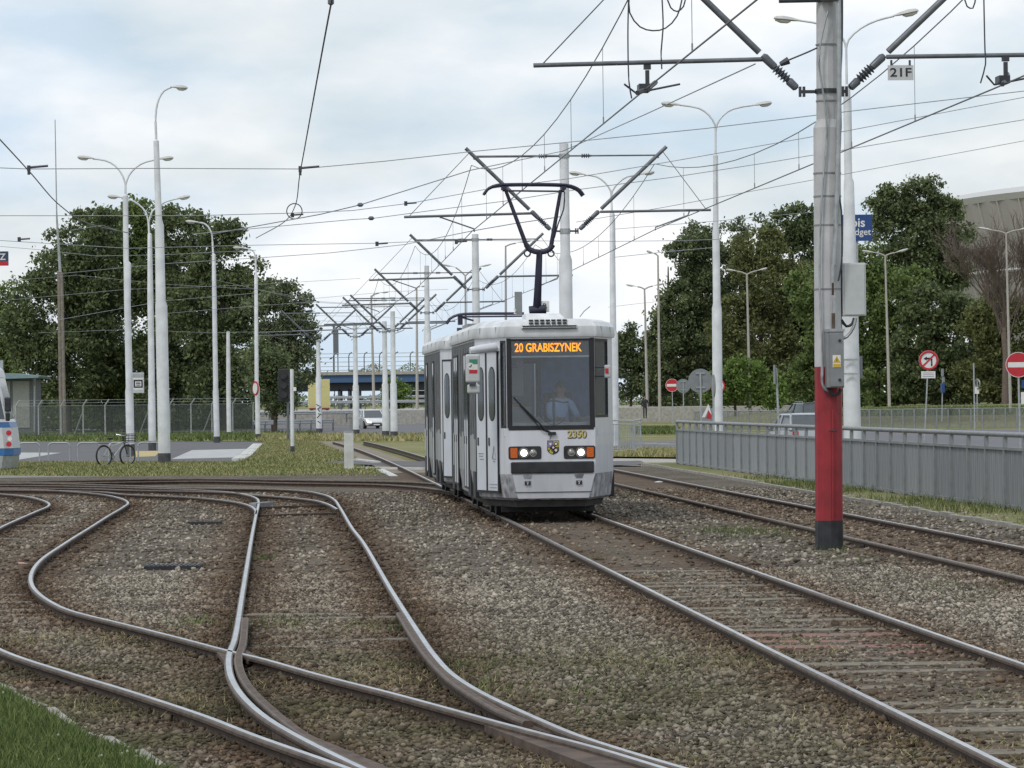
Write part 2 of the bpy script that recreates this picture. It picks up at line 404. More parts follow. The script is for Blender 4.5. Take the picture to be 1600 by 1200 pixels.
def ballast_mat(name, stones=False):
    m = bpy.data.materials.new(name); m.use_nodes = True
    n = m.node_tree; b = n.nodes['Principled BSDF']; b.inputs['Roughness'].default_value = 0.92
    b.inputs['Specular IOR Level'].default_value = 0.2
    L = n.links.new
    t = n.nodes.new('ShaderNodeTexCoord')
    at = n.nodes.new('ShaderNodeAttribute'); at.attribute_name = 'stain'
    sep = n.nodes.new('ShaderNodeSeparateColor'); L(at.outputs['Color'], sep.inputs[0])
    ramp = n.nodes.new('ShaderNodeValToRGB'); el = ramp.color_ramp.elements
    el[0].position = 0.0; el[0].color = (.066, .056, .043, 1) if not stones else (.075, .063, .049, 1); el[1].position = 1; el[1].color = (.23, .20, .16, 1) if not stones else (.44, .395, .325, 1)
    k = el.new(.55); k.color = (.13, .112, .088, 1) if not stones else (.215, .19, .153, 1)
    if stones:
        g = n.nodes.new('ShaderNodeNewGeometry'); L(g.outputs['Random Per Island'], ramp.inputs[0])
        src = g.outputs['Random Per Island']
    else:
        vo = n.nodes.new('ShaderNodeTexVoronoi'); vo.inputs['Scale'].default_value = 24
        L(t.outputs['Object'], vo.inputs['Vector'])
        s2 = n.nodes.new('ShaderNodeSeparateColor'); L(vo.outputs['Color'], s2.inputs[0]); L(s2.outputs[0], ramp.inputs[0])
        src = s2.outputs[1]
        bp = n.nodes.new('ShaderNodeBump'); bp.inputs['Strength'].default_value = 0.9; bp.inputs['Distance'].default_value = 0.04
        bp.invert = True
        L(vo.outputs['Distance'], bp.inputs['Height']); L(bp.outputs[0], b.inputs['Normal'])
    # large soft blotches of grime
    z = n.nodes.new('ShaderNodeTexNoise'); z.inputs['Scale'].default_value = 0.55; z.inputs['Detail'].default_value = 6
    L(t.outputs['Object'], z.inputs['Vector'])
    bl = n.nodes.new('ShaderNodeMapRange'); bl.inputs[1].default_value = .3; bl.inputs[2].default_value = .7; bl.inputs[3].default_value = .62; bl.inputs[4].default_value = 1.22
    L(z.outputs['Fac'], bl.inputs[0])
    mul = n.nodes.new('ShaderNodeMix'); mul.data_type = 'RGBA'; mul.blend_type = 'MULTIPLY'; mul.inputs[0].default_value = 1
    L(ramp.outputs[0], mul.inputs[6]); L(bl.outputs[0], mul.inputs[7])
    # rust
    rr = n.nodes.new('ShaderNodeValToRGB'); rr.color_ramp.elements[0].color = (.045, .029, .019, 1); rr.color_ramp.elements[1].color = (.20, .125, .07, 1)
    L(src, rr.inputs[0])
    f1 = n.nodes.new('ShaderNodeMath'); f1.operation = 'MULTIPLY'; L(sep.outputs[0], f1.inputs[0])
    zz = n.nodes.new('ShaderNodeTexNoise'); zz.inputs['Scale'].default_value = 1.7; zz.inputs['Detail'].default_value = 6; L(t.outputs['Object'], zz.inputs['Vector'])
    f2 = n.nodes.new('ShaderNodeMapRange'); f2.inputs[1].default_value = .3; f2.inputs[2].default_value = .6; f2.inputs[3].default_value = .35; f2.inputs[4].default_value = 1; L(zz.outputs['Fac'], f2.inputs[0])
    L(f2.outputs[0], f1.inputs[1])
    m1 = n.nodes.new('ShaderNodeMix'); m1.data_type = 'RGBA'; L(f1.outputs[0], m1.inputs[0]); L(mul.outputs[2], m1.inputs[6]); L(rr.outputs[0], m1.inputs[7])
    # moss and soil
    gr = n.nodes.new('ShaderNodeValToRGB'); gr.color_ramp.elements[0].color = (.040, .036, .019, 1); gr.color_ramp.elements[1].color = (.135, .12, .068, 1); L(src, gr.inputs[0])
    f3 = n.nodes.new('ShaderNodeMath'); f3.operation = 'MULTIPLY'; L(sep.outputs[1], f3.inputs[0])
    f4 = n.nodes.new('ShaderNodeMapRange'); f4.inputs[1].default_value = .38; f4.inputs[2].default_value = .62; L(z.outputs['Fac'], f4.inputs[0]); L(f4.outputs[0], f3.inputs[1])
    m2 = n.nodes.new('ShaderNodeMix'); m2.data_type = 'RGBA'; L(f3.outputs[0], m2.inputs[0]); L(m1.outputs[2], m2.inputs[6]); L(gr.outputs[0], m2.inputs[7])
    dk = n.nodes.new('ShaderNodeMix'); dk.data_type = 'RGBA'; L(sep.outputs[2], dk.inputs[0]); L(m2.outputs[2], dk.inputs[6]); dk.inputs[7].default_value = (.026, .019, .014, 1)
    L(dk.outputs[2], b.inputs['Base Color'])
    return m
M['ballast'] = ballast_mat('ballast_bed'); M['stone'] = ballast_mat('ballast_stone', True)

sheet('ground', [(-2500, -60), (2500, -60), (2500, 4500), (-2500, 4500)], -0.06, 'ground')

# ---------------------------------------------------------------- rail lines (traced, then laid out on the level of the rail heads)
HZ = 0.14
M['railshoulder'] = mat('rail_shoulder', (.11, .085, .065), .6, .3, .25, 6)
def rl(pts): return [Zp(x, y, HZ) for x, y in pts]
r1 = [(567,689),(655,714),(914,797.8),(1025,836.5),(1100,866),(1150,884),(1250,917.5),(1350,952),(1440,983),(1600,1036)]
r2 = [(557,700),(590,712),(625,727),(681,753),(766,797.5),(799,814),(900,863.75),(937.5,883),(1035,930),(1150,985.8),(1250,1035),(1338,1079),(1440,1128.5),(1583,1199)]
w1 = np.array([tuple(p) for p in rl(r1)]); w2 = np.array([tuple(p) for p in rl(r2)])
ys = np.concatenate([w1[:, 1], w2[:, 1]]); xs = np.concatenate([w1[:, 0] - .753, w2[:, 0] + .753])
TC = np.polyfit(ys, xs, 3)                         # centre line of the tram's track
def tcx(y): return float(np.polyval(TC, y))
def tdir(y):
    d = Vector((tcx(y + .5) - tcx(y - .5), 1, 0)); return d.normalized()
def off_line(fx, y0, y1, off, n=120):
    o = []
    for i in range(n + 1):
        y = y0 + (y1 - y0) * i / n
        d = Vector((fx(y + .5) - fx(y - .5), 1, 0)).normalized()
        nrm = Vector((d.y, -d.x, 0))
        o.append(Vector((fx(y), y, HZ)) + nrm * off)
    return o
def rcx(y): return 8.406 - .06225 * y
RAILS = {}
RAILS['tram'] = [off_line(tcx, 8, 188, .753, 240), off_line(tcx, 8, 188, -.753, 240)]
RAILS['right'] = [off_line(rcx, 20, 190, .753), off_line(rcx, 20, 190, -.753)]
RA = [(-60,754.5),(60,754.5),(180,757.5),(300,762),(420,763.5),(470,766),(505,772),(521,779),(531,792),(550,824),(567,846),(613,924),(660,997),(677,1021),(705,1051),(750,1080),(840,1122),(900,1147),(967,1169),(1065,1198),(1180,1230)]
LA = [(-60,758),(60,758),(180,760.5),(300,764.5),(356,768),(385,772.5),(400,777.5),(404,783),(400,804),(393,840),(379,925),(366,1000),(359,1018),(357,1036),(362,1060),(380,1088),(416,1120),(472,1153),(560,1196),(640,1232)]
RB = [(-60,761),(140,763),(200,765),(300,767),(360,769),(396,772.5),(444,776),(490,781),(512,787),(527,795)]
LB = [(-60,764),(140,767),(200,772),(300,776.5),(360,782.5),(386,788),(399,796),(399.5,803)]
S1 = [(-60,762.5),(0,763),(60,764.5),(120,768),(160,772),(188,778),(200,785),(192,792),(170,805),(140,824),(100,849),(62,876),(48,900),(54,920),(80,940),(112,954),(192,974),(280,996),(356,1016),(404,1027),(500,1054),(607,1081),(667,1097),(799,1133),(930,1167),(1020,1194),(1130,1228)]
S2 = [(-60,767),(0,771),(40,775),(66,781),(77,787),(74,791),(60,797),(30,810),(0,824),(-50,856),(-78,890),(-82,920),(-62,966),(0,1014),(112,1052),(192,1076),(320,1118),(400,1149),(520,1191),(620,1228)]
E1 = [(-60,752.5),(100,750.5),(230,748),(320,747.5),(460,749.5),(620,752),(680,755),(735,763),(790,777)]
E2 = [(-60,753.6),(160,753),(300,751),(460,754),(585,756),(645,759.5),(682,763.5),(707,768),(725,776),(750,790)]
for k, l in (('left', [RA, LA]), ('branch', [RB, LB]), ('loop', [S1, S2]), ('cross', [E1, E2])):
    RAILS[k] = [spline(rl(q), .35) for q in l]
GU = [[(383,965),(379,1005),(372,1030),(385,1066),(422,1105),(482,1150),(565,1192),(640,1225)], [(624,957),(653,1003),(680,1037),(713,1067),(788,1112),(825,1127)]]
RAILS['guard'] = [spline(rl(q), .35) for q in GU]

PROF = [(-.032, .122), (-.028, .133), (-.019, .139), (.019, .139), (.028, .133), (.032, .122), (.032, .105), (.012, .092), (.012, .02), (.065, .006), (.065, -.03), (-.065, -.03), (-.065, .006), (-.012, .02), (-.012, .092), (-.032, .105)]
def rail_mesh(path, name, parent, top='steel', prof=PROF, dz=0.0):
    mb = MB(); n = len(prof)
    vs = []
    for i, p in enumerate(path):
        d = (path[min(i + 1, len(path) - 1)] - path[max(i - 1, 0)]); d.z = 0; d.normalize()
        nr = Vector((d.y, -d.x, 0))
        vs += [Vector((p.x, p.y, 0)) + nr * a + Vector((0, 0, b + dz)) for a, b in prof]
    fs, ms = [], []
    for j in range(len(path) - 1):
        for k in range(n):
            fs.append((j * n + k, j * n + (k + 1) % n, (j + 1) * n + (k + 1) % n, (j + 1) * n + k)); ms.append(0 if k == 2 else (2 if k < 5 else 1))
    mb.v = [tuple(v) for v in vs]; mb.f = fs + [tuple(range(n)), tuple(range(len(vs) - n, len(vs)))]; mb.m = ms + [1, 1]
    return mb.build(name, [top, 'rust', 'railshoulder'], parent)

tracks = {}
for k, lab in (('tram', 'straight tram track that the white tram stands on, running to the lower right corner'),
               ('right', 'rusty tram track along the grey fence behind the red pole'),
               ('left', 'tram track running from the switch down the left middle to the bottom edge'),
               ('branch', 'short turnout track peeling off left at the far switch'),
               ('loop', 'S-curved tram track swinging round the left edge and crossing to bottom right'),
               ('cross', 'far curved track joining the tram track from the left along the grass')):
    r = empty('tram_track', (0, 0, 0), label=lab, cat='track')
    tracks[k] = r
    for i, p in enumerate(RAILS[k]):
        rail_mesh(p, 'rail', r, 'dullsteel' if (k == 'right' and i == 1) or k == 'cross' else 'steel')
for p in RAILS['guard']:
    rail_mesh(p, 'guard_rail', tracks['left'], 'rustplate', dz=.004)

# sleepers and rail clips
sm = MB()
hw, hl = .13, 1.16
sm.add([(-hl, -hw, -.14), (hl, -hw, -.14), (hl, hw, -.14), (-hl, hw, -.14), (-hl + .03, -hw + .02, -.03), (-.66, -hw + .02, .025), (.66, -hw + .02, .025), (hl - .03, -hw + .02, -.03), (hl - .03, hw - .02, -.03), (.66, hw - .02, .03), (-.66, hw - .02, .03), (-hl + .03, hw - .02, -.03)],
       [(0, 3, 2, 1), (4, 5, 10, 11), (5, 6, 9, 10), (6, 7, 8, 9), (0, 1, 7, 6, 5, 4), (1, 2, 8, 7), (2, 3, 11, 10, 9, 8), (3, 0, 4, 11)])
slp = sm.build('sleeper', 'sleeper'); slr = slp.copy(); slr.data = slp.data.copy(); slr.data.materials[0] = M['sleeperred']
cm = MB(); cm.torus((0, 0, .04), .075, .017, (0, 1, 0), 8, 5, math.pi, 2 * math.pi)
clip = cm.build('rail_clip', 'rust')
tmp_protos = [slp, slr, clip]
def lay(track, fx, y0, y1, step, clips=(1, 1), red=(), show=999):
    y = y0; i = 0
    while y < y1:
        d = Vector((fx(y + .5) - fx(y - .5), 1, 0)).normalized(); ang = -math.atan2(d.x, d.y)
        nr = Vector((d.y, -d.x, 0)); c = Vector((fx(y), y, 0))
        s = share(slr if i in red else slp, track, c + Vector((rnd.uniform(-.03, .03), 0, (rnd.uniform(.02, .038) if y < show else rnd.uniform(-.03, .012)))), (rnd.uniform(-.02, .02), rnd.uniform(-.012, .012), ang + rnd.uniform(-.01, .01)), 'sleeper')
        if clips[0]: share(clip, track, c - nr * .58 + Vector((0, 0, rnd.uniform(0, .015))), (rnd.uniform(-.2, .2), 0, ang), 'rail_clip')
        if clips[1]: share(clip, track, c + nr * .58 + Vector((0, 0, rnd.uniform(0, .015))), (rnd.uniform(-.2, .2), 0, ang), 'rail_clip')
        y += step * rnd.uniform(.97, 1.03); i += 1
lay(tracks['tram'], tcx, 16, 62, .70, (1, 1), red=(19, 20, 21, 22), show=44)
LAC = spline([(a + b) / 2 for a, b in zip(rl([(404,783),(400,804),(393,840),(379,925),(366,1000)]), rl([(525,783),(538,804),(564.5,840),(613.5,925),(662,1000)]))], .5)
lac = np.array([tuple(p) for p in LAC]); lac = lac[np.argsort(lac[:, 1])]
def lcx(y): return float(np.interp(y, lac[:, 1], lac[:, 0]))
lay(tracks['left'], lcx, 30.8, 72, .66, (1, 1), show=37)
lay(tracks['right'], rcx, 40, 70, .70, (0, 1), show=30)
for px, py in ((20, 950), (45, 962), (10, 938), (30, 976), (60, 815), (85, 826), (45, 835), (110, 812), (20, 848)):
    c = Zp(px, py, 0); share(slp, tracks['loop'], (c.x - .5, c.y, .034), (0, 0, -.12), 'sleeper')
for o in tmp_protos: bpy.data.objects.remove(o)

# switch gear, plates and drains
sw = tracks['left']
def bar(p0, p1, wdt, h, name, m, parent, z=0.06):
    a, b = Zp(*p0, z), Zp(*p1, z); mb = MB(); d = b - a
    mb.box((a + b) / 2, (d.length, wdt, h), Matrix.Rotation(math.atan2(d.y, d.x), 3, 'Z')); return mb.build(name, m, parent)
bar((408, 794), (524, 790), .07, .05, 'stretcher_bar', 'rustplate', sw, .085)
bar((410, 806), (520, 803), .34, .05, 'switch_rod_cover', 'rust', sw, .07)
bar((404, 789), (415, 789), .75, .10, 'switch_box', 'galv', sw, .10)
def plate(pts, name, parent, z=.118, th=.03, m='rustplate'):
    mb = MB(); q = [Zp(x, y, z) for x, y in pts]; mb.prism(q, (0, 0, -th)); return mb.build(name, m, parent)
plate([(338, 1017), (356, 1022), (376, 1034), (356, 1042)], 'crossing_plate', sw)
plate([(378, 1012), (408, 1028), (388, 1032), (374, 1024)], 'crossing_plate', sw, .112)
plate([(757, 1133), (800, 1131), (1040, 1196), (1110, 1230), (1010, 1230)], 'crossing_plate', sw, .108, .06)
plate([(810, 1133), (835, 1131), (930, 1160), (912, 1158)], 'crossing_plate', sw, .104, .05)
plate([(455, 1148), (478, 1145), (600, 1196), (690, 1240), (620, 1240), (530, 1194)], 'crossing_plate', sw, .100, .05)
plate([(425, 1143), (445, 1143), (495, 1172), (470, 1168)], 'crossing_plate', sw, .097, .05)
for i, (x0, x1, y, wd, lab) in enumerate(((229, 313, 892, .55, 'dark drain grating lying in the gravel between the two left tracks'),
                                          (232, 285, 780, .7, 'dark drain grating beside the far switch'),
                                          (294, 346, 822, .16, 'narrow dark slot left of the switch rail'))):
    a, b = Zp(x0, y, .03), Zp(x1, y, .03); r = empty('drain_grating', ((a.x + b.x) / 2, (a.y + b.y) / 2, 0), label=lab, cat='drain')
    ln = b.x - a.x
    mb = MB(); mb.box((0, 0, .055), (ln, wd, .09)); mb.build('frame', 'black', r)
    mb = MB()
    for k in range(12): mb.box((-ln / 2 + ln * (k + .5) / 12, 0, .105), (ln / 30, wd * .9, .012))
    mb.build('bars', 'dark', r)

# ---------------------------------------------------------------- ballast bed with stains from the rails
from mathutils import kdtree
allp = [p for l in RAILS.values() for q in l for p in q]
kd = kdtree.KDTree(len(allp))
for i, p in enumerate(allp): kd.insert((p.x, p.y, 0), i)
kd.balance()
GX0, GX1, GY0, GY1, GS = -22.0, 16.0, 10.0, 112.0, 0.25
gx = np.arange(GX0, GX1 + .01, GS); gy = np.arange(GY0, GY1 + .01, GS)
dist = np.empty((len(gy), len(gx)))
for j, y in enumerate(gy):
    for i, x in enumerate(gx):
        dist[j, i] = kd.find((x, y, 0))[2]
def look(x, y):
    fx = np.clip((x - GX0) / GS, 0, len(gx) - 1.001); fy = np.clip((y - GY0) / GS, 0, len(gy) - 1.001)
    i = fx.astype(int); j = fy.astype(int); u = fx - i; v = fy - j
    return (dist[j, i] * (1 - u) + dist[j, i + 1] * u) * (1 - v) + (dist[j + 1, i] * (1 - u) + dist[j + 1, i + 1] * u) * v
def stain(x, y):
    d = look(x, y)
    rust = np.clip(np.exp(-(d / .52) ** 2) * 1.1, 0, 1)
    t = np.abs(x - np.polyval(TC, y)); rust = np.maximum(rust, np.where((t < .75) & (y < 200), .28, 0))
    t2 = np.abs(x - (8.406 - .06225 * y)); rust = np.maximum(rust, np.where(t2 < .8, .7, 0))
    s = lambda q: 1 / (1 + np.exp(-q))
    green = s((31.5 - y) * .8) * s((x_edge(y) - x) * 2.2) * .92
    green = np.maximum(green, .25 * s((29 - y) * 1.0))
    return rust, np.clip(green, 0, 1)
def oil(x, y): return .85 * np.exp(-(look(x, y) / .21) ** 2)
BZ = .052
def x_edge(y): return 2.1 - .0 * y
XX, YY = np.meshgrid(gx, gy)
keep_right = 12.55 - .0698 * YY
nv = XX.size
verts = np.stack([XX.ravel(), YY.ravel(), np.full(nv, BZ)], 1)
nxg = len(gx)
idx = np.arange(nv).reshape(XX.shape)
quads = np.stack([idx[:-1, :-1].ravel(), idx[:-1, 1:].ravel(), idx[1:, 1:].ravel(), idx[1:, :-1].ravel()], 1)
cxq = verts[quads].mean(1)
far = np.where(cxq[:, 0] < -2.2, 106.5, 112)
okq = (cxq[:, 0] < 12.75 - .0698 * cxq[:, 1]) & (cxq[:, 1] < far)
quads = quads[okq]
me = bpy.data.meshes.new('ballast')
me.from_pydata(verts.tolist(), [], quads.tolist())
ru, gn = stain(verts[:, 0], verts[:, 1])
ca = me.color_attributes.new('stain', 'FLOAT_COLOR', 'POINT')
ca.data.foreach_set('color', np.stack([ru, gn, oil(verts[:, 0], verts[:, 1]), ru * 0 + 1], 1).ravel())
me.materials.append(M['ballast'])
bal = bpy.data.objects.new('ballast_bed', me); COL.objects.link(bal); tag(bal, kind='structure')

def mesh_from_np(name, V, Fc, m, col=None, kind='stuff', label=None, cat=None):
    me = bpy.data.meshes.new(name)
    me.vertices.add(len(V)); me.vertices.foreach_set('co', V.astype(np.float32).ravel())
    k = Fc.shape[1]
    me.loops.add(Fc.size); me.loops.foreach_set('vertex_index', Fc.astype(np.int32).ravel())
    me.polygons.add(len(Fc)); me.polygons.foreach_set('loop_start', np.arange(0, Fc.size, k, dtype=np.int32))
    me.polygons.foreach_set('loop_total', np.full(len(Fc), k, dtype=np.int32))
    me.update(calc_edges=True)
    if col is not None:
        a = me.color_attributes.new('stain', 'FLOAT_COLOR', 'POINT'); a.data.foreach_set('color', col.astype(np.float32).ravel())
    me.materials.append(M[m] if isinstance(m, str) else m)
    o = bpy.data.objects.new(name, me); COL.objects.link(o)
    tag(o, label, cat, kind=kind)
    return o
rg = np.random.default_rng(11)
def stones(N, d0, d1, size, seed):
    g = np.random.default_rng(seed)
    # uniform over the ground inside a wedge a little wider than the view
    y = np.sqrt(g.uniform(d0 ** 2, d1 ** 2, N)); x = g.uniform(-.165, .165, N) * y
    d = look(x, y)
    insl = np.abs(x - np.polyval(TC, y)) < .7
    ok = (d > .07) & (x < 12.2 - .0698 * y) & ~(insl & (g.uniform(0, 1, N) < .72))
    lawn = (x < -1.6 - (y - 19.3) * .5 + .35)    # bottom-left lawn stays clear
    lw = np.array([tuple(Zp(*q))[:2] for q in ((-80, 1050), (20, 1095), (120, 1150), (235, 1200))])
    lx = np.interp(y, lw[::-1, 1], lw[::-1, 0]); ok &= ~((y < lw[0, 1]) & (x < lx))
    x, y = x[ok], y[ok]; n = len(x)
    base = np.array([(1, 0, 0), (-1, 0, 0), (0, 1, 0), (0, -1, 0), (0, 0, 1), (0, 0, -1)], float)
    s = size * g.lognormal(0, .30, n)
    V = base[None] * g.uniform(.65, 1.15, (n, 6, 1)) + g.uniform(-.28, .28, (n, 6, 3))
    V *= (s[:, None] * np.stack([g.uniform(.7, 1.3, n), g.uniform(.7, 1.2, n), g.uniform(.5, .85, n)], 1))[:, None, :]
    a = g.uniform(0, 6.28, n); tl = g.uniform(-.6, .6, n)
    ca, sa, ct, st = np.cos(a), np.sin(a), np.cos(tl), np.sin(tl)
    X, Y, Zc = V[..., 0].copy(), V[..., 1].copy(), V[..., 2].copy()
    Y2 = Y * ct[:, None] - Zc * st[:, None]; Z2 = Y * st[:, None] + Zc * ct[:, None]
    V[..., 0] = X * ca[:, None] - Y2 * sa[:, None] + x[:, None]
    V[..., 1] = X * sa[:, None] + Y2 * ca[:, None] + y[:, None]
    V[..., 2] = Z2 + (BZ + s * .22)[:, None]
    fb = np.array([(0, 2, 4), (2, 1, 4), (1, 3, 4), (3, 0, 4), (2, 0, 5), (1, 2, 5), (3, 1, 5), (0, 3, 5)])
    Fc = (fb[None] + (np.arange(n) * 6)[:, None, None]).reshape(-1, 3)
    r_, g_ = stain(x, y)
    r_ = np.clip(r_ + g.normal(0, .12, n), 0, 1)
    C4 = np.repeat(np.stack([r_, g_, oil(x, y), r_ * 0 + 1], 1), 6, 0)
    return V.reshape(-1, 3), Fc, C4
V, Fc, C4 = stones(125000, 17.5, 44, .0195, 3)
mesh_from_np('ballast_stones', V, Fc, 'stone', C4, label='loose grey and rust-stained ballast stones around the near rails', cat='gravel')
V, Fc, C4 = stones(34000, 44, 84, .029, 4)
mesh_from_np('ballast_stones', V, Fc, 'stone', C4, label='loose ballast stones further along the tracks', cat='gravel')

# ---------------------------------------------------------------- grass, paths, roads, kerbs
def blades(name, fn, N, hgt, wid, m, seed, label, z0=0.0, lean=.5):
    g = np.random.default_rng(seed)
    x, y, hm = fn(g, N); n = len(x)
    h = hgt * g.uniform(.4, 1.25, n) * hm; a = g.uniform(0, 6.28, n); wv = wid * g.uniform(.6, 1.4, n)
    dx, dy = np.cos(a), np.sin(a); lx, ly = g.normal(0, lean, n) * h, g.normal(0, lean, n) * h
    V = np.zeros((n, 3, 3))
    V[:, 0] = np.stack([x - dx * wv, y - dy * wv, z0 + 0 * x], 1); V[:, 1] = np.stack([x + dx * wv, y + dy * wv, z0 + 0 * x], 1)
    V[:, 2] = np.stack([x + lx, y + ly, z0 + h], 1)
    return mesh_from_np(name, V.reshape(-1, 3), np.arange(n * 3).reshape(-1, 3), m, label=label, cat='grass')
# lawn in the near left corner
lawnpx = [(-120, 1035), (20, 1095), (65, 1118), (120, 1150), (175, 1172), (235, 1205), (330, 1260), (-150, 1260)]
lw = pix(lawnpx, .07)
sheet('lawn', lw, .07, 'ground')
from mathutils.geometry import intersect_point_tri_2d
def in_poly(poly, x, y):
    c = np.zeros(len(x), bool); n = len(poly)
    for i in range(n):
        x1, y1 = poly[i]; x2, y2 = poly[(i + 1) % n]
        t = ((y1 > y) != (y2 > y)); c ^= t & (x < (x2 - x1) * (y - y1) / (y2 - y1 + 1e-12) + x1)
    return c
def fill(poly, hfn=None):
    p = np.array(poly)
    def fn(g, N):
        x = g.uniform(p[:, 0].min(), p[:, 0].max(), N * 3); y = g.uniform(p[:, 1].min(), p[:, 1].max(), N * 3)
        k = in_poly(poly, x, y); x, y = x[k][:N], y[k][:N]
        return x, y, (hfn(x, y) if hfn else np.ones(len(x)))
    return fn
lw2 = pix([(-120, 1025), (20, 1089), (60, 1112), (110, 1139), (150, 1166), (190, 1174), (255, 1207), (350, 1260), (-150, 1260)], .07)
blades('grass', fill(lw2), 32000, .075, .007, 'blade', 5, 'short green lawn with clover in the bottom left corner', .07)
def clov(g, N):
    p = np.array(lw); x = g.uniform(p[:, 0].min(), p[:, 0].max(), 900); y = g.uniform(p[:, 1].min(), p[:, 1].max(), 900)
    k = in_poly(lw, x, y) & (np.sin(x * 5) + np.sin(y * 4 + 1) + g.normal(0, .8, 900) > 1.3); return x[k], y[k]
cx_, cy_ = clov(np.random.default_rng(6), 0)
mb = MB()
for x, y in zip(cx_, cy_): mb.lathe([(.003, 0), (.008, .006), (.007, .013), (.002, .016)], 5, c=(x, y, rnd.uniform(.10, .14)))
tag(mb.build('clover_flowers', 'clover'), 'small white clover flowers scattered in the near lawn', 'flowers', kind='stuff')
# broken concrete edging of the lawn
ke = empty('lawn_edging', (*pix([(120, 1150)])[0], 0), label='broken concrete edging between the near lawn and the gravel', cat='kerb')
eo = ke.location.copy()
pts = [Vector((*q, 0)) for q in pix([(-30, 1072), (20, 1097), (66, 1120), (122, 1152), (160, 1166), (205, 1188), (260, 1218)])]
for a_, b_ in zip(pts[:-1], pts[1:]):
    d = b_ - a_; mb = MB(); mb.box(((a_ + b_) / 2 - eo) + Vector((rnd.uniform(-.02, .02), 0, rnd.uniform(.0, .028))), (d.length * rnd.uniform(.72, .95), .07, .10), Matrix.Rotation(math.atan2(d.y, d.x) + rnd.uniform(-.05, .05), 3, 'Z') @ Matrix.Rotation(rnd.uniform(-.16, .16), 3, 'X'))
    mb.build('kerb_stone', 'kerb', ke, bevel=.012)

# weeds between the tracks
def weedfn(g, N):
    y = np.sqrt(g.uniform(18 ** 2, 34 ** 2, N)); x = g.uniform(-.15, .15, N) * y
    nz_ = np.sin(x * 2.3 + 1) * np.sin(y * 1.3) + np.sin(x * .9 - y * .7 + 2) + g.normal(0, .55, N)
    _, gr_ = stain(x, y)
    k = (nz_ > .75) & (gr_ > .2) & (look(x, y) > .09); return x[k], y[k], g.uniform(.5, 1.1, k.sum())
blades('track_weeds', weedfn, 42000, .045, .004, 'bladedry', 8, 'sparse dry weeds and moss between the near left tracks', BZ, .7)
def weed2(g, N):
    x, y = [], []
    for px, py, r, n in ((415, 880, .25, 60), (395, 1118, .12, 60), (1185, 840, 1.2, 400), (1140, 835, .8, 240), (935, 880, .2, 20), (760, 1090, .4, 60), (440, 985, .5, 160), (1330, 880, .8, 60), (1480, 930, 1.2, 100), (300, 985, .4, 120), (600, 990, .5, 100), (1275, 866, .3, 50), (1318, 868, .3, 40), (850, 1060, 1.3, 110), (930, 1090, 1.0, 90), (720, 1045, .8, 60), (980, 1120, .6, 60)):
        c = Zp(px, py); x.append(g.normal(c.x, r * .35, n)); y.append(g.normal(c.y, r, n))
    x, y = np.concatenate(x), np.concatenate(y); return x, y, np.ones(len(x))
blades('track_weeds', weed2, 1, .075, .006, 'blade', 9, 'small green weed tufts by the rails', BZ, .45)

# kerb line by the right track and grass under the fence
def fx_fence(y): return 12.973 - .0698 * y
def fx_kerb(y): return 10.594 - .0583 * y
kr = empty('track_kerb', (fx_kerb(60), 60, 0), label='low concrete kerb line between the right track and the grey fence', cat='kerb')
y = 30.0
while y < 116:
    L_ = 1.0 if y < 70 else 2.0
    mb = MB(); mb.box((0, 0, .05), (.10, L_ * .975, .13)); o = mb.build('kerb_stone', 'kerb', kr)
    o.location = (fx_kerb(y) - kr.location.x + rnd.uniform(-.015, .015), y - 60, rnd.uniform(-.012, .012)); o.rotation_euler = (0, 0, .0583)
    y += L_
sheet('fence_verge', [(fx_kerb(28) + .06, 28), (fx_fence(28) + .5, 28), (fx_fence(118) + .5, 118), (fx_kerb(118) + .06, 118)], .066, 'ground')
def verge(g, N):
    y = g.uniform(35, 100, N); t = g.uniform(.08, 1, N); x = fx_kerb(y) + t * (fx_fence(y) - fx_kerb(y) + .1)
    k = (np.sin(y * .9) + np.sin(y * .37 + 2) + g.normal(0, .7, N) > -.1) & (y < 96); return x[k], y[k], g.uniform(.4, 1.4, k.sum())
blades('verge_weeds', verge, 15000, .17, .010, 'blade', 12, 'green weeds growing along the foot of the grey fence', .01, .35)
def verge2(g, N):
    x, y, yy, _ = *verge(g, N)[:2], 0, 0; k = g.uniform(0, 1, len(x)) < .5; return x[k], y[k], g.uniform(.4, 1.2, k.sum())
blades('verge_weeds', verge2, 9000, .15, .010, 'bladedry', 13, 'dry grass tufts among the weeds under the grey fence', .01, .4)

# far left: gravel path, grass strip, asphalt yard, inner grass, pale slabs
sheet('gravel_path', pix([(-120, 752.6), (330, 746.8), (330, 741), (-120, 739)]), .004, mat('gravel_path', (.19, .185, .17), .9, var=.18, scale=3))
gs = pix([(-120, 741.5), (330, 746.8), (612, 747), (592, 734), (560, 729), (500, 723), (-120, 723)])
sheet('grass_strip', gs, .008, 'ground')
blades('grass', fill(gs), 22000, .085, .018, 'bladedry', 14, 'strip of dry green grass behind the far tracks', .01)
blades('grass', fill(gs), 16000, .085, .018, 'blade', 15, 'greener grass tufts in the strip behind the far tracks', .01)
M['paleslab'] = mat('pale_slabs', (.34, .35, .35), .9, col2=(.43, .44, .44), scale=1.6, detail=8)
sheet('yard_paving', pix([(-200, 723.5), (368, 723.5), (392, 696), (420, 690), (-200, 690)]), .0, 'asphalt')
sheet('pale_paving', pix([(268, 717.5), (384, 714.5), (400, 701), (300, 703.5)]), .006, 'paleslab')
sheet('pale_paving', pix([(-60, 722), (20, 720), (96, 707.5), (-60, 707)]), .006, 'paleslab')
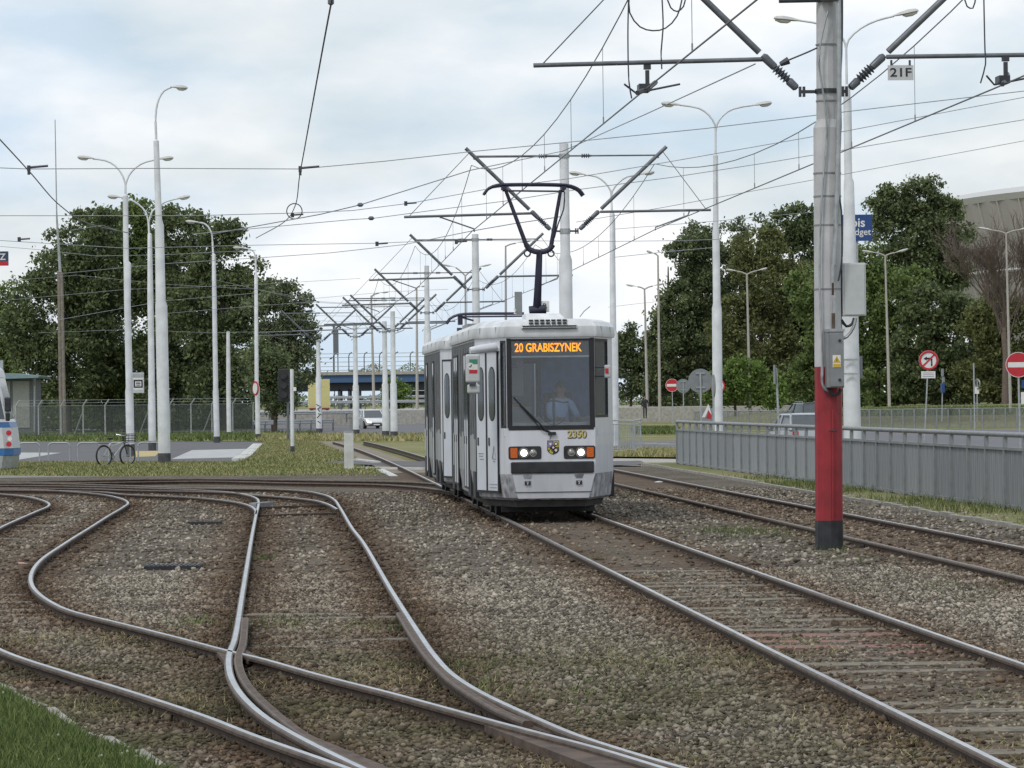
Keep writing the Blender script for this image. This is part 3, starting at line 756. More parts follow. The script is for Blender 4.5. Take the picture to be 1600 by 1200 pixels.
sheet('tactile_paving', pix([(205, 715), (243, 713), (250, 704.5), (212, 705)]), .006, 'yellowpave')
kk = empty('yard_kerb', (*pix([(385, 712)])[0], 0), label='pale concrete kerb at the right end of the paved yard', cat='kerb')
for p0, p1 in (((372, 722), (384, 716)), ((384, 715.6), (394, 706)), ((394, 705.6), (403, 697))):
    a_, b_ = Zp(*p0), Zp(*p1); d = b_ - a_; mb = MB(); mb.box((a_ + b_) / 2 - kk.location + Vector((0, 0, .06)), (d.length * .98, .45, .14), Matrix.Rotation(math.atan2(d.y, d.x), 3, 'Z')); mb.build('kerb_stone', 'concretelight', kk)
g2 = pix([(372, 723.5), (405, 697), (420, 689.5), (490, 690), (530, 707), (556, 720), (500, 722.5)])
sheet('grass_patch', g2, .006, 'ground')
blades('grass', fill(g2), 20000, .13, .025, 'bladedry', 16, 'rough dry grass between the yard and the far tram tracks', .01)
blades('grass', fill(g2), 13000, .12, .025, 'blade', 17, 'green grass clumps between the yard and the far tram tracks', .01)
sheet('gravel_track_bed', pix([(480, 690), (545, 690), (700, 742), (715, 760), (640, 752), (540, 710), (470, 695)]), .012, mat('gravel_far', (.20, .17, .13), .95, var=.25, scale=2))
sheet('crossing_path', pix([(500, 724), (640, 729.5), (700, 731), (700, 722), (520, 720)]), .018, 'asphalt')
for p0, p1, lab in (((555, 718.5), (590, 722.5), 'pale kerb above the small crossing path'), ((562, 731.5), (665, 733), 'pale kerb below the small crossing path'), ((594, 735), (615, 745.5), 'short slanting kerb beside the far rail')):
    a_, b_ = Zp(*p0, .03), Zp(*p1, .03); d = b_ - a_; mb = MB(); mb.box((0, 0, 0), (d.length, .22, .08), Matrix.Rotation(math.atan2(d.y, d.x), 3, 'Z'))
    tag(mb.build('path_kerb', 'concretelight', origin=None), lab, 'kerb').location = (a_ + b_) / 2
g3 = pix([(-200, 690), (430, 689.5), (500, 686), (500, 676), (-200, 681)])
sheet('grass_inner', g3, .004, 'ground')
blades('grass', fill(g3), 9000, .25, .05, 'blade', 18, 'green grass strip along the foot of the wire fence', .01)
# far road on the left, with the raised carriageway behind it
sheet('road', pix([(-300, 668), (380, 676), (520, 683), (720, 683), (900, 676), (900, 650), (-300, 652)]), .016, 'asphaltroad')
g4 = pix([(400, 690), (700, 690), (700, 681.5), (400, 681.5)])
blades('grass', fill(g4), 6000, .25, .06, 'bladedry', 19, 'dry grass edge along the far road', .02)
# right side road, verge, bank
sheet('road', pix([(900, 705), (1060, 707), (1700, 760), (2000, 760), (2000, 671), (1250, 671), (1062, 688), (900, 691)]), .0, 'asphaltroad')
for i, px in enumerate((1007, 1026, 1047)):
    c = Zp(px, 692.5 + i * .8, 0); mb = MB(); mb.box((0, 0, 0), (1.1, .35, .004)); o = mb.build('lane_marking', 'roadpaint'); o.location = (c.x, c.y, .006); tag(o, kind='structure')
g5 = pix([(900, 713), (1075, 715), (1075, 706.5), (900, 705)])
sheet('grass_strip', g5, .01, 'ground'); blades('grass', fill(g5), 5000, .22, .03, 'bladedry', 20, 'dry grass strip between the tracks and the road on the right', .01)
sheet('pavement', pix([(940, 728), (1056, 729), (1056, 718), (960, 717)]), .02, 'concrete')
sheet('asphalt_crossing', pix([(940, 729), (1015, 727), (1000, 721), (940, 722)]), .026, 'asphalt')
g6 = pix([(990, 679), (1060, 679), (1060, 671), (990, 671)])
blades('grass', fill(g6), 4000, .25, .06, 'blade', 21, 'grass island beyond the right road', .02)
mb = MB()
prof_b = [(236, -.05), (245, .15), (256, .95), (270, 1.15), (420, 1.3), (520, 1.3)]
xsb = [(1060, 1060), (1180, 1180), (1400, 1400), (1620, 1620), (1900, 1900)]
hs = [.0, .55, .95, 1.05, 1.1]
vs = []
for (px, _), hh in zip(xsb, hs):
    for D_, z_ in prof_b: vs.append(((px - 800) / F * D_, D_, max(-.05, z_ * hh) if z_ > 0 else -.05))
n_ = len(prof_b)
fs = [(i * n_ + j, (i + 1) * n_ + j, (i + 1) * n_ + j + 1, i * n_ + j + 1) for i in range(len(xsb) - 1) for j in range(n_ - 1)]
mb.add(vs, fs); bk = mb.build('grass_bank', 'ground', smooth=True); tag(bk, kind='structure')
def bankf(g, N):
    D_ = g.uniform(247, 275, N); px = g.uniform(1250, 1640, N); return (px - 800) / F * D_, D_, np.interp(px, [1180, 1400], [.5, 1])
blades('grass', bankf, 9000, .55, .06, 'blade', 22, 'green grass on the bank behind the wire mesh fence', .75)

# ================================================================== POLES AND STREET LAMPS
def shaft(sections, n=14, c0=None, mi=0):        # sections: list of (point, radius)
    mb = MB(); vs = []
    for p, r in sections:
        vs += [Vector(p) + Vector((math.cos(2 * math.pi * i / n) * r, math.sin(2 * math.pi * i / n) * r, 0)) for i in range(n)]
    fs = []
    for k in range(len(sections) - 1):
        fs += [(k * n + i, k * n + (i + 1) % n, (k + 1) * n + (i + 1) % n, (k + 1) * n + i) for i in range(n)]
    fs += [tuple(range(n - 1, -1, -1)), tuple(range((len(sections) - 1) * n, len(sections) * n))]
    return mb.add(vs, fs, mi)

def lamp_head(root, p, q, m1='lampgrey'):        # luminaire from its neck p to its tip q
    p, q = Vector(p), Vector(q); ln = (q - p).length; d = (q - p).normalized()
    side = Vector((0, 1, 0)); up = side.cross(d); up = up if up.z > 0 else -up
    mb = MB(); st = [(0, .25), (.12, .45), (.35, .8), (.65, 1), (.9, .8), (1, .4)]; vs = []; n = 10
    for t, k in st:
        for i in range(n):
            a = 2 * math.pi * i / n; ca, sa = math.cos(a), math.sin(a)
            vs.append(p + d * (t * ln) + side * (ca * .16 * k) + up * ((sa * .10 if sa > 0 else sa * .03) * k))
    fs = [(k * n + i, k * n + (i + 1) % n, (k + 1) * n + (i + 1) % n, (k + 1) * n + i) for k in range(len(st) - 1) for i in range(n)]
    fs += [tuple(range(n)), tuple(range((len(st) - 1) * n, len(st) * n))]
    h = mb.add(vs, fs).build('lamp_head', m1, root, smooth=50)
    mb = MB(); vs = []; st = [(.38, .3), (.5, .85), (.75, .9), (.95, .35)]
    for t, k in st:
        for i in range(n):
            a = 2 * math.pi * i / n; ca, sa = math.cos(a), math.sin(a)
            vs.append(p + d * (t * ln) + side * (ca * .13 * k) + up * (-.025 + (min(sa, 0)) * .085 * k))
    fs = [(k * n + i, k * n + (i + 1) % n, (k + 1) * n + (i + 1) % n, (k + 1) * n + i) for k in range(len(st) - 1) for i in range(n)]
    mb.add(vs, fs).build('diffuser', 'diffuser', h, smooth=50)
    return h

def street_lamp(label, base, D, secs, arms, heads, black=0, group=None, m='pole', name='street_lamp', cat='street lamp', tar='tarbase'):
    # base: pixel of the foot; secs: (px, py, half width in px) going up; arms: pixel polylines; heads: (neck px, tip px)
    k = D / F
    b = P(base[0], base[1], D); b.z = max(b.z, -.05)
    root = empty(name, b, 0, label, cat, group)
    loc = lambda q: P(q[0], q[1], D) - b
    S = [(Vector((0, 0, -.1)), secs[0][2] * k)] + [(loc(s), s[2] * k) for s in secs]
    S[1:] = [(Vector((p.x, 0, p.z)), r) for p, r in S[1:]]
    if black:
        r0 = secs[0][2] * k; zb = black * k
        shaft([((0, 0, -.1), r0 + .012), ((0, 0, zb), r0 + .012)]).build('base_band', tar, root)
    shaft(S).build('pole', m, root, smooth=35)
    for a_ in arms:
        pts = [loc(q) for q in a_[0]]; MB().tube(spline(pts, .25), a_[1] * k, 8).build('arm', m, root, smooth=60)
    for p, q in heads: lamp_head(root, loc(p), loc(q))
    return root

street_lamp('tall white lamp post with one arm and a wide stepped foot, nearest on the left', (257, 725), 132,
    [(257, 724, 9.5), (252, 478, 9.5), (251, 470, 7.8), (249, 352, 7), (248, 343, 5.3), (244, 220, 4.3), (244, 218, 2), (243, 190, 1.9)],
    [([(243, 195), (244, 172), (248, 155), (256, 142), (268, 136)], 1.6)], [((266, 136), (293, 138))], 17)
street_lamp('white double-armed lamp post carrying the tram stop sign on the left', (204, 714), 151,
    [(204, 713, 6.4), (202, 612, 6.4), (202, 604, 5.5), (199, 470, 5.2), (199, 412, 6), (197, 408, 4.4), (196, 306, 4.2), (196, 303, 1.8), (196, 285, 1.7)],
    [([(196, 290), (192, 275), (180, 259), (165, 251), (145, 248)], 1.4), ([(196, 290), (201, 275), (213, 261), (228, 253), (247, 249)], 1.4)],
    [((148, 248), (121, 246)), ((245, 249), (271, 247))], 20)
street_lamp('white double-armed lamp post just right of the stop sign, partly behind the nearest post', (238, 704), 171,
    [(238, 703, 5.8), (237, 610, 5.6), (237, 604, 5), (235, 470, 4.8), (234, 366, 3.4), (233, 364, 1.7), (232, 345, 1.6)],
    [([(232, 350), (228, 332), (216, 319), (203, 312), (190, 310)], 1.3), ([(232, 350), (238, 330), (252, 319), (262, 314), (274, 311)], 1.3)],
    [((192, 309), (168, 307)), ((272, 312), (297, 307))], 15)
street_lamp('white lamp post with one arm curving left, middle of the left row', (339, 692), 203,
    [(339, 691, 4.6), (337, 612, 4.6), (337, 606, 4), (335, 470, 3.6), (334, 398, 3), (333, 396, 1.6), (332, 378, 1.5)],
    [([(332, 382), (331, 366), (325, 354), (318, 349), (311, 348)], 1.3)], [((313, 348), (290, 346))], 10)
street_lamp('slim white lamp post with a red round sign, rightmost of the left row', (403, 688), 214,
    [(403, 687, 3.8), (402, 606, 3.8), (401, 600, 3.2), (400, 430, 2.8), (400, 428, 1.5), (399, 398, 1.4)],
    [([(399, 403), (397, 394), (390, 389), (380, 388)], 1.1)], [((382, 388), (364, 387))], 10)
def plain_post(label, base, D, secs, black=0, m='pole', cat='post', name='post', group=None):
    return street_lamp(label, base, D, secs, [], [], black, group, m, name, cat)
plain_post('short white overhead-wire post left of the red-signed lamp post', (358, 680), 250, [(358, 679, 3.6), (357, 612, 3.6), (356.5, 518, 2.8)], 5)
plain_post('low white post standing in the grass beside the traffic light', (457, 711), 152, [(457, 710, 3), (456, 577, 2.8)], 14)
r = plain_post('slim concrete twin pole with a tall thin mast in front of the left trees', (96, 682), 258, [(96, 681, 3.2), (92, 425, 2.8)], 0, mat('weathered_pole', (.19, .165, .14), .9, var=.2), 'utility pole', 'utility_pole')
bb = r.location.copy()
lc = lambda x, y, D: P(x, y, D) - bb
shaft([(lc(101, 681, 258), .13), (lc(96, 425, 258), .11)]).build('second_leg', mat('weathered_pole2', (.20, .18, .155), .9, var=.2), r)
for yy_ in (440, 520, 600): a_ = lc(93, yy_, 258); MB().box(a_ + Vector((.12, 0, 0)), (.34, .1, .12)).build('spacer', 'dark', r)
shaft([(lc(94, 425, 258), .10), (lc(89, 345, 258), .07), (lc(88.5, 330, 258), .045), (lc(86, 187, 258), .03)]).build('mast', 'galv', r)

street_lamp('white double-armed lamp post rising behind the fence, centre right', (1122, 717), 130,
    [(1122, 716, 8), (1120, 482, 7.6), (1120, 474, 6), (1118.5, 362, 5.6), (1118.5, 354, 4.3), (1118, 243, 3.8), (1118, 241, 1.8), (1118, 205, 1.7)],
    [([(1118, 212), (1117, 195), (1108, 180), (1092, 169), (1062, 164)], 1.5), ([(1118, 212), (1120, 195), (1130, 180), (1146, 170), (1178, 164)], 1.5)],
    [((1064, 164.5), (1033, 162)), ((1176, 165), (1206, 161))])
street_lamp('white double-armed lamp post directly right of the tram', (960, 697), 168,
    [(960, 696, 7), (959, 524, 6.6), (958, 516, 5), (956.5, 334, 4), (956, 331, 1.7), (955, 305, 1.6)],
    [([(955, 310), (954, 298), (945, 285), (932, 276), (913, 273)], 1.4), ([(955, 310), (957, 298), (967, 285), (980, 276), (1000, 273)], 1.4)],
    [((915, 273), (889, 270)), ((998, 273), (1023, 269))])
ml = street_lamp('white double-armed lamp post partly hidden by the red and white pole', (1333, 736), 101,
    [(1333, 735, 14), (1328, 480, 12.5), (1326.5, 284, 7.8), (1325.5, 278, 6.2), (1323, 135, 5.5), (1323, 132, 2), (1322, 70, 1.8)],
    [([(1322, 76), (1326, 62), (1345, 44), (1370, 32), (1397, 25)], 1.7), ([(1322, 76), (1318, 62), (1303, 47), (1284, 38), (1250, 32)], 1.7)],
    [((1395, 25.5), (1435, 17)), ((1252, 33), (1209, 29))])
mb = MB(); bb = ml.location; c = P(1330, 574, 101.4) - bb; mb.box(c, (.60, .03, .6)); mb.build('sign_back', 'signgrey', ml)
for yy_ in (562, 584): c = P(1330, yy_, 100.7) - bb; MB().box(c, (.44, .03, .05)).build('clamp_band', 'galv', ml)
def thin_lamp(label, base, D, top, heads, m='galv'):
    hx, hy = top
    arms = [([(hx, hy + 1), ((hx + q[0]) / 2, (hy + q[1]) / 2 - .5), (q[0], q[1])], 1.1) for q, t in heads]
    street_lamp(label, base, D, [(base[0], base[1] - 1, 2.6), ((base[0] + hx) / 2, (base[1] + hy) / 2, 2.0), (hx, hy, 1.3)], arms, heads, 0, None, mat('thin_lamp_paint', (.36, .34, .31), .6, var=.1))
thin_lamp('thin grey road lamp with two arms before the trees left of the red pole', (1172, 645), 330, (1167, 428), [((1152, 424), (1135, 421)), ((1183, 423), (1199, 419))])
thin_lamp('thin grey road lamp with two short arms just right of the red pole', (1390, 647), 300, (1383, 399), [((1368, 395), (1347, 392)), ((1398, 395), (1419, 389))])
thin_lamp('thin grey road lamp with two arms at the right edge by the bare tree', (1579, 645), 250, (1572, 364), [((1552, 360), (1529, 356)), ((1592, 359), (1614, 355))])
thin_lamp('thin grey road lamp with a single arm beside the right trees', (1031, 655), 300, (1028, 399), [((1022, 396), (1010, 392))])
thin_lamp('thin grey road lamp with two arms, leftmost of the far right row', (1012, 652), 370, (1007, 451), [((996, 448), (978, 445)), ((1020, 447), (1037, 443))])
thin_lamp('thin far lamp with one arm left of the tram among the catenary poles', (585, 662), 420, (580, 462), [((592, 458), (608, 456))])
thin_lamp('thin far lamp behind the tram roof, arm to the right', (791, 660), 330, (790, 384), [((806, 380), (830, 376))])
thin_lamp('thin far double-armed lamp above the tram, left of its pantograph', (729, 660), 400, (727, 430), [((712, 418), (690, 413)), ((744, 418), (768, 413))])
thin_lamp('thin far lamp pole just left of the tram', (652, 662), 400, (651, 449), [((656, 448), (664, 447))])

# ================================================================== CATENARY POLES
YAW = math.atan(.0648)
def v_arms(root, zc, s=1.0, right=True, left=True, tube_l=(-.72, .42, -3.7, .34), reg=True, zr=0):
    # two slanting brackets in a V, with tie rods, a horizontal tube and registration arms
    sides = ([-1] if left else []) + ([1] if right else [])
    for sg in sides:
        x1 = 2.22 if sg < 0 else 2.32
        a_, b_ = Vector((sg * .30, 0, zc)), Vector((sg * x1, 0, zc + 1.88)); d = b_ - a_
        mb = MB(); mb.tube([a_ + d * .27, b_ + d * .03], .038 * s, 8); mb.build('bracket_tube', 'armgrey', root, smooth=60)
        q = d.to_track_quat('Z', 'Y').to_matrix()
        pr = [(.02, 0), (.045, .02), (.05, .14), (.035, .16)] + [z for k in range(5) for z in ((.03, .17 + k * .045), (.068, .19 + k * .045), (.03, .21 + k * .045))] + [(.045, .40), (.05, .58), (.03, .62)]
        MB().lathe([(r_ * s, z_) for r_, z_ in pr], 10, c=a_ + d * .02, rot=q).build('insulator', 'insul', root, smooth=50)
        mb = MB(); mb.box((sg * .21, 0, zc), (.20, .05, .04)); mb.box((sg * .25, 0, zc), (.03, .06, .13)); mb.box((sg * .30, 0, zc), (.03, .06, .13)); mb.build('hinge', 'dark', root)
        # tie rod
        zt = zc + 1.74; xt = sg * (x1 - .12)
        mb = MB(); mb.tube([(sg * .12, 0, zt), (xt * .97, 0, zt), (xt, 0, zt - .06)], .018 * s if sg > 0 else .026 * s, 6); mb.build('tie_rod', 'armgrey', root)
        MB().lathe([(.02, 0)] + [z for k in range(4) for z in ((.025, .02 + k * .05), (.06, .04 + k * .05), (.025, .06 + k * .05))] + [(.02, .26)], 8, c=(sg * .38, 0, zt), rot=Matrix.Rotation(sg * math.pi / 2, 3, 'Y')).build('insulator', 'insul', root)
        # horizontal tube and registration arm
        if sg < 0: t0, t1 = Vector((-.74, 0, zc + .42)), Vector((-3.72, 0, zc + .36))
        else: t0, t1 = Vector((.82, 0, zc + .44)), Vector((3.4, 0, zc + .46))
        mb = MB(); mb.tube([t0, t1], .026 * s, 8); mb.build('steady_tube', 'armgrey', root, smooth=60)
        if reg:
            mb = MB(); mb.tube([(sg * 2.9, 0, t1.z - .02), (sg * 2.86, 0, zc + .34), (sg * 2.1, 0, zc + .07), (sg * 2.1, 0, zc)], .016 * s, 6); mb.build('registration_arm', 'armgrey', root)
        mb = MB(); mb.tube([b_ - d * .02, (t1.x + .1 * (-sg), 0, t1.z)], .008, 4); mb.build('stay_wire', 'wire', root)
ZC = 5.92
OCS = []
def ocs_pole(label, px, D, secs, black=0, s=1.0, arms=True, yaw=YAW):
    k = D / F
    xb = P(px, 620, D).x
    root = empty('catenary_pole', (xb, D, 0), yaw, label, 'pole', 'catenary poles along the tram line')
    sz = [(z, r) for z, r in secs]
    shaft([((0, 0, z), r) for z, r in sz]).build('pole', 'pole', root, smooth=35)
    if black: shaft([((0, 0, -.1), sz[0][1] + .01), ((0, 0, black), sz[0][1] + .01)]).build('base_band', 'tarbase', root)
    if arms: v_arms(root, ZC, s)
    MB().lathe([(sz[-1][1] * 1.0 + .02, ZC - .06), (sz[-1][1] + .02, ZC + .06)], 12).build('clamp_band', 'galv', root)
    MB().lathe([(sz[-1][1] * 1.0 + .02, ZC + 1.69), (sz[-1][1] + .02, ZC + 1.79)], 12).build('clamp_band', 'galv', root)
    OCS.append((xb, D, yaw))
    return root
SEC = [(-.1, .165), (5.25, .155), (5.35, .115), (7.98, .105)]
# the nearest pole, painted red and black at its foot
D1 = 49.2
x1_ = P(1293, 620, D1).x
pole1 = empty('catenary_pole', (P(1295.5, 866, D1).x, D1, 0), YAW, 'big grey overhead-wire pole with red foot and black base, sign 21F on its arm', 'pole')
k1 = D1 / F
lz = lambda py, px=1293: P(px, py, D1).z
lx = lambda px, py: P(px, py, D1).x - pole1.location.x
ax = lambda py: lx(1295.8 - (866 - py) * .0055, py)
N8 = 12
def seg(y0, y1, r0, r1, name, m, n=N8):
    return shaft([((ax(y0), 0, lz(y0)), r0 * k1), ((ax(y1), 0, lz(y1)), r1 * k1)], n).build(name, m, pole1, smooth=25)
seg(870, 813, 22.2, 22.0, 'black_base', 'black'); seg(813, 573, 21.6, 21.6, 'red_foot', 'red'); seg(573, 200, 21.6, 21.4, 'lower_shaft', 'polegrey')
seg(200, 187, 21.4, 16.6, 'shoulder', 'polegrey'); seg(187, -160, 16.6, 15.0, 'upper_shaft', 'polegrey')
for yy_ in (70, 158, 271, 307, 352, 452): seg(yy_ + 1.2, yy_ - 1.2, (22.2 if yy_ > 200 else 17.4), (22.2 if yy_ > 200 else 17.4), 'strap', 'boxgrey')
seg(146, 139, 18.6, 18.6, 'clamp_band', 'dark')
arm1 = v_arms(pole1, ZC, 1.12, reg=False)
fy = -.21                                                     # front face of the pole
def onface(pts, r, name, m, dy=0.0, n=6):
    MB().tube(spline([(lx(px, py), fy + dy, lz(py, px)) for px, py in pts], .2), r, n).build(name, m, pole1, smooth=60)
onface([(1290, 20), (1280, 60), (1276, 100), (1283, 150), (1288, 190), (1287, 230), (1281, 300), (1278, 360), (1277, 450), (1280, 520), (1282, 575)], .014, 'cable', 'galv', -.0)
onface([(1306, -60), (1307, 60), (1307, 150), (1305, 260), (1302, 360), (1299, 415)], .032, 'conduit', 'galv', -.02, 8)
onface([(1311, -60), (1311, 60), (1308, 140), (1309, 200), (1306, 260)], .022, 'cable', 'dark', -.0, 8)
onface([(1297, 415), (1297, 436), (1297, 442)], .026, 'conduit_joint', 'galv', -.03, 8)
onface([(1297, 443), (1297, 462)], .014, 'rod', 'rust', -.03)
onface([(1295, 466), (1295, 516)], .010, 'rod', 'galv', -.03); onface([(1300, 466), (1300, 516)], .010, 'rod', 'galv', -.03); onface([(1297.5, 490), (1297.5, 516)], .028, 'rod_sleeve', 'rustplate', -.03)
onface([(1281, 573), (1281, 598), (1285, 608), (1293, 612)], .020, 'cable_conduit', 'galv', -.01)
onface([(1290, 608), (1297, 617), (1305, 616), (1309, 608)], .022, 'cable_loop', 'dark', -.05)
onface([(1306, 440), (1310, 420), (1312, 400), (1311, 330), (1306, 300)], .012, 'cable', 'dark', -.0)
onface([(1313, 530), (1322, 526), (1332, 512), (1336, 497)], .022, 'cable_loop', 'galv', .12)
onface([(1314, 500), (1322, 510), (1331, 506), (1334, 497)], .020, 'cable_loop', 'black', .16)
onface([(1297, 640), (1297.5, 812)], .010, 'seam', 'red', -.0, 5)
onface([(1291, 673), (1304, 673)], .008, 'bolt_bar', 'black', -.015)
def boxpx(x0, y0, x1, y1, yc, dep, name, m, parent=pole1, bevel=.01):
    c = Vector(((lx(x0, y0) + lx(x1, y1)) / 2, yc, (lz(y0, x0) + lz(y1, x1)) / 2))
    mb = MB(); mb.box(c, (abs(x1 - x0) * k1, dep, abs(y1 - y0) * k1)); return mb.build(name, m, parent, bevel=bevel)
sb = boxpx(1285.5, 516, 1312, 606, -.28, .20, 'switch_box', 'boxgrey')
boxpx(1284.5, 514.5, 1313, 519, -.28, .225, 'box_lid', 'galv', sb, 0); boxpx(1290, 521, 1311.5, 604, -.385, .012, 'box_door', 'boxgrey', sb, .004)
for yy_ in (533, 594): c = Vector((lx(1305, yy_), -.397, lz(yy_))); MB().disc(c, .018, .02).build('lock', 'black', sb)
wp = boxpx(1294, 555.5, 1306.5, 574.5, -.394, .006, 'warning_plate', 'signwhite', sb, 0)
z0_, z1_ = lz(567), lz(556.6); xm = lx(1300.3, 560); hw_ = 5.6 * k1
MB().prism([(xm - hw_, -.398, z0_), (xm + hw_, -.398, z0_), (xm, -.398, z1_)], (0, -.002, 0)).build('warning_triangle', 'signyellow', sb)
MB().box((xm, -.4015, (z0_ + z1_) / 2 - .01), (.008, .001, .04)).build('warning_mark', 'signblack', sb)
boxpx(1295, 569, 1306, 574, -.3985, .002, 'warning_strip', 'signyellow', sb, 0)
wb = boxpx(1315, 411, 1352, 494, .02, .22, 'terminal_box', 'boxlight'); boxpx(1318, 413, 1349.5, 492, -.097, .012, 'box_door', 'boxlight', wb, .004)
onface([(1314, 411), (1314, 500)], .010, 'box_bracket', 'dark', .2)
# sign 21F
yq = .0
sg_ = boxpx(1387.5, 101.5, 1428, 125, -.03, .012, 'number_sign', mat('number_plate', (.50, .51, .52), .5, var=.04), pole1, 0)
text_mesh('21F', .155, 'signblack', sg_, ((lx(1387.5, 113) + lx(1428, 113)) / 2, -.0385, lz(113.4, 1407)), sx=1.25, bold=.002)
for px in (1393, 1422): boxpx(px - 1.6, 93.5, px + 1.6, 101.5, -.03, .02, 'sign_hanger', 'dark', sg_, 0)
# top insulator bar seen at the upper edge
mb = MB(); mb.tube([(lx(1215, 2), -.1, lz(2)), (lx(1285, 3), -.1, lz(1))], .03, 8); mb.build('cross_arm', 'dark', pole1)
boxpx(1279, -9, 1306, 4, -.2, .14, 'top_clamp', 'dark', pole1, 0)
onface([(1275, 76), (1262, 82), (1243, 90), (1226, 97)], .012, 'stay_rod', 'dark', .1)
MB().cyl((lx(1230, 95), -.1, lz(95)), (lx(1217, 101), -.1, lz(101)), .05, .03, 8).build('stay_clamp', 'dark', pole1)
# contact gear hanging from both steady tubes
def gear(cx, cy, sg, name='section_clamp'):
    o_ = Vector((lx(cx, cy), 0, lz(cy, cx))); mb = MB()
    mb.box(o_ + Vector((0, 0, -.17)), (.05, .05, .22)); mb.box(o_ + Vector((0, 0, -.02)), (.09, .07, .06))
    a_ = o_ + Vector((sg * .0, 0, -.30))
    mb.tube([a_ + Vector((-.22 , -.9, -.12)), a_ + Vector((0, 0, 0)), a_ + Vector((.20, .9, .16))], .032, 6); mb.tube([a_ + Vector((-.34, -.5, .02)), a_ + Vector((-.15, 0, -.05)), a_ + Vector((.42, 0, .06))], .014, 5)
    mb.box(a_ + Vector((-.06, -.1, .0)), (.14, .3, .10))
    return mb.build(name, 'dark', pole1)
gear(1010, 104, -1); gear(1574, 88, 1)
OCS.append((pole1.location.x, D1, YAW))
ocs_pole('white overhead-wire pole with V brackets rising behind the tram roof', 886, 88.8, [(-.1, .165), (5.25, .155), (5.38, .115), (7.95, .105)], s=1.15)
ocs_pole('white overhead-wire pole with V brackets, second behind the tram', 745.5, 134, [(-.1, .19), (4.2, .18), (4.3, .14), (7.85, .115)], s=1.25)
ocs_pole('white overhead-wire pole just above the rear tram car', 669, 168, SEC, s=1.3)
ocs_pole('white overhead-wire pole left of the tram, taller of the close pair', 615, 208, [(-.1, .19), (3.0, .18), (3.1, .14), (6.95, .125)], .45, 1.4)
ocs_pole('white overhead-wire pole left of the tram, shorter of the close pair', 602, 212, [(-.1, .19), (3.0, .18), (3.1, .14), (6.5, .125)], .45, 1.4)
ocs_pole('white overhead-wire pole behind the grey bollard', 556, 226, [(-.1, .19), (3.0, .18), (3.1, .14), (6.6, .125)], .45, 1.4)
gp = ocs_pole('white overhead-wire pole with black graffiti near its foot', 498, 240, [(-.1, .19), (3.6, .18), (3.7, .14), (5.95, .12)], .45, 1.4)
for k_, (dx_, z_, a_) in enumerate(((-.06, 1.9, .5), (.05, 1.75, -.6), (-.02, 1.6, .9), (.04, 1.35, .3), (-.04, 1.2, -.8), (.0, .85, .6))):
    MB().box((dx_, -.192, z_), (.24, .006, .05), Matrix.Rotation(a_, 3, 'Y')).build('graffiti', 'black', gp)

# ================================================================== WIRES
def catenary(label, pts, zc, sag_c=.0, mess=1.52, r=.011, drop=5.5, sidex=-2.1):
    o_ = Vector((pts[0][0], pts[0][1], zc)); root = empty('catenary', o_, 0, label, 'overhead wire')
    W = [Vector((p[0], p[1], zc)) for p in pts]
    MB().tube([p - o_ for p in W], r, 5).build('contact_wire', 'wire', root)
    ml_, dr = [], []
    for a_, b_ in zip(W[:-1], W[1:]):
        ln = (b_ - a_).length; n = 14; sag = min(1.0, ln / 40 * .9)
        for i in range(n + 1):
            t = i / n; p = a_.lerp(b_, t); ml_.append(p + Vector((0, 0, mess - 4 * sag * t * (1 - t))))
        m_ = max(2, int(ln / drop))
        for i in range(1, m_):
            t = i / m_; p = a_.lerp(b_, t); dr.append((p, p + Vector((0, 0, mess - 4 * sag * t * (1 - t)))))
    MB().tube([p - o_ for p in ml_], r * .85, 5).build('messenger_wire', 'wire', root)
    for p, q in dr:
        mb = MB(); mb.tube([p - o_, q - o_], .0045, 4); mb.box(p - o_ + Vector((0, 0, .05)), (.02, .02, .09)); mb.build('dropper', 'wirelight', root)
    return root
def opt(i, dx): x, y, a_ = OCS[i]; return (x + dx * math.cos(a_), y + dx * math.sin(a_))
near_l = (OCS[0][0] - 2.32 + .0675 * 44, 5.0); near_r = (OCS[0][0] + 2.2 + .0675 * 44, 5.0)
catenary('contact wire and messenger with droppers above the white tram\'s track', [near_l, opt(0, -2.32), opt(1, -2.15), opt(2, -2.1), opt(3, -2.1), opt(4, -2.1)], ZC + .02, drop=5.2)
catenary('contact wire and messenger with droppers above the right track', [near_r, opt(0, 2.2), opt(1, 2.1), opt(2, 2.1), opt(3, 2.1), opt(4, 2.1)], ZC + .02, drop=5.2)
jl = empty('jumper_cables', (pole1.location.x - 2.5, D1 - 1, 7.0), 0, 'looping black jumper cables hanging from the wires at the top edge', 'cable')
for pts_ in ([(983, -10), (984, 20), (1000, 42), (1020, 48), (1040, 44), (1058, 25), (1068, -12)], [(982, -5), (981, 60), (983, 130), (987, 154)], [(1034, -10), (1036, 45), (1033, 80), (1034, 108)], [(1040, -12), (1048, 12), (1058, 18), (1068, 10), (1072, -10)], [(1537, -10), (1539, 80), (1540, 100), (1532, 130)], [(1506, -10), (1511, 10), (1520, 13), (1525, -8)]):
    MB().tube(spline([P(x, y, D1 - .6) - jl.location for x, y in pts_], .1), .010, 5).build('cable', 'dark', jl)

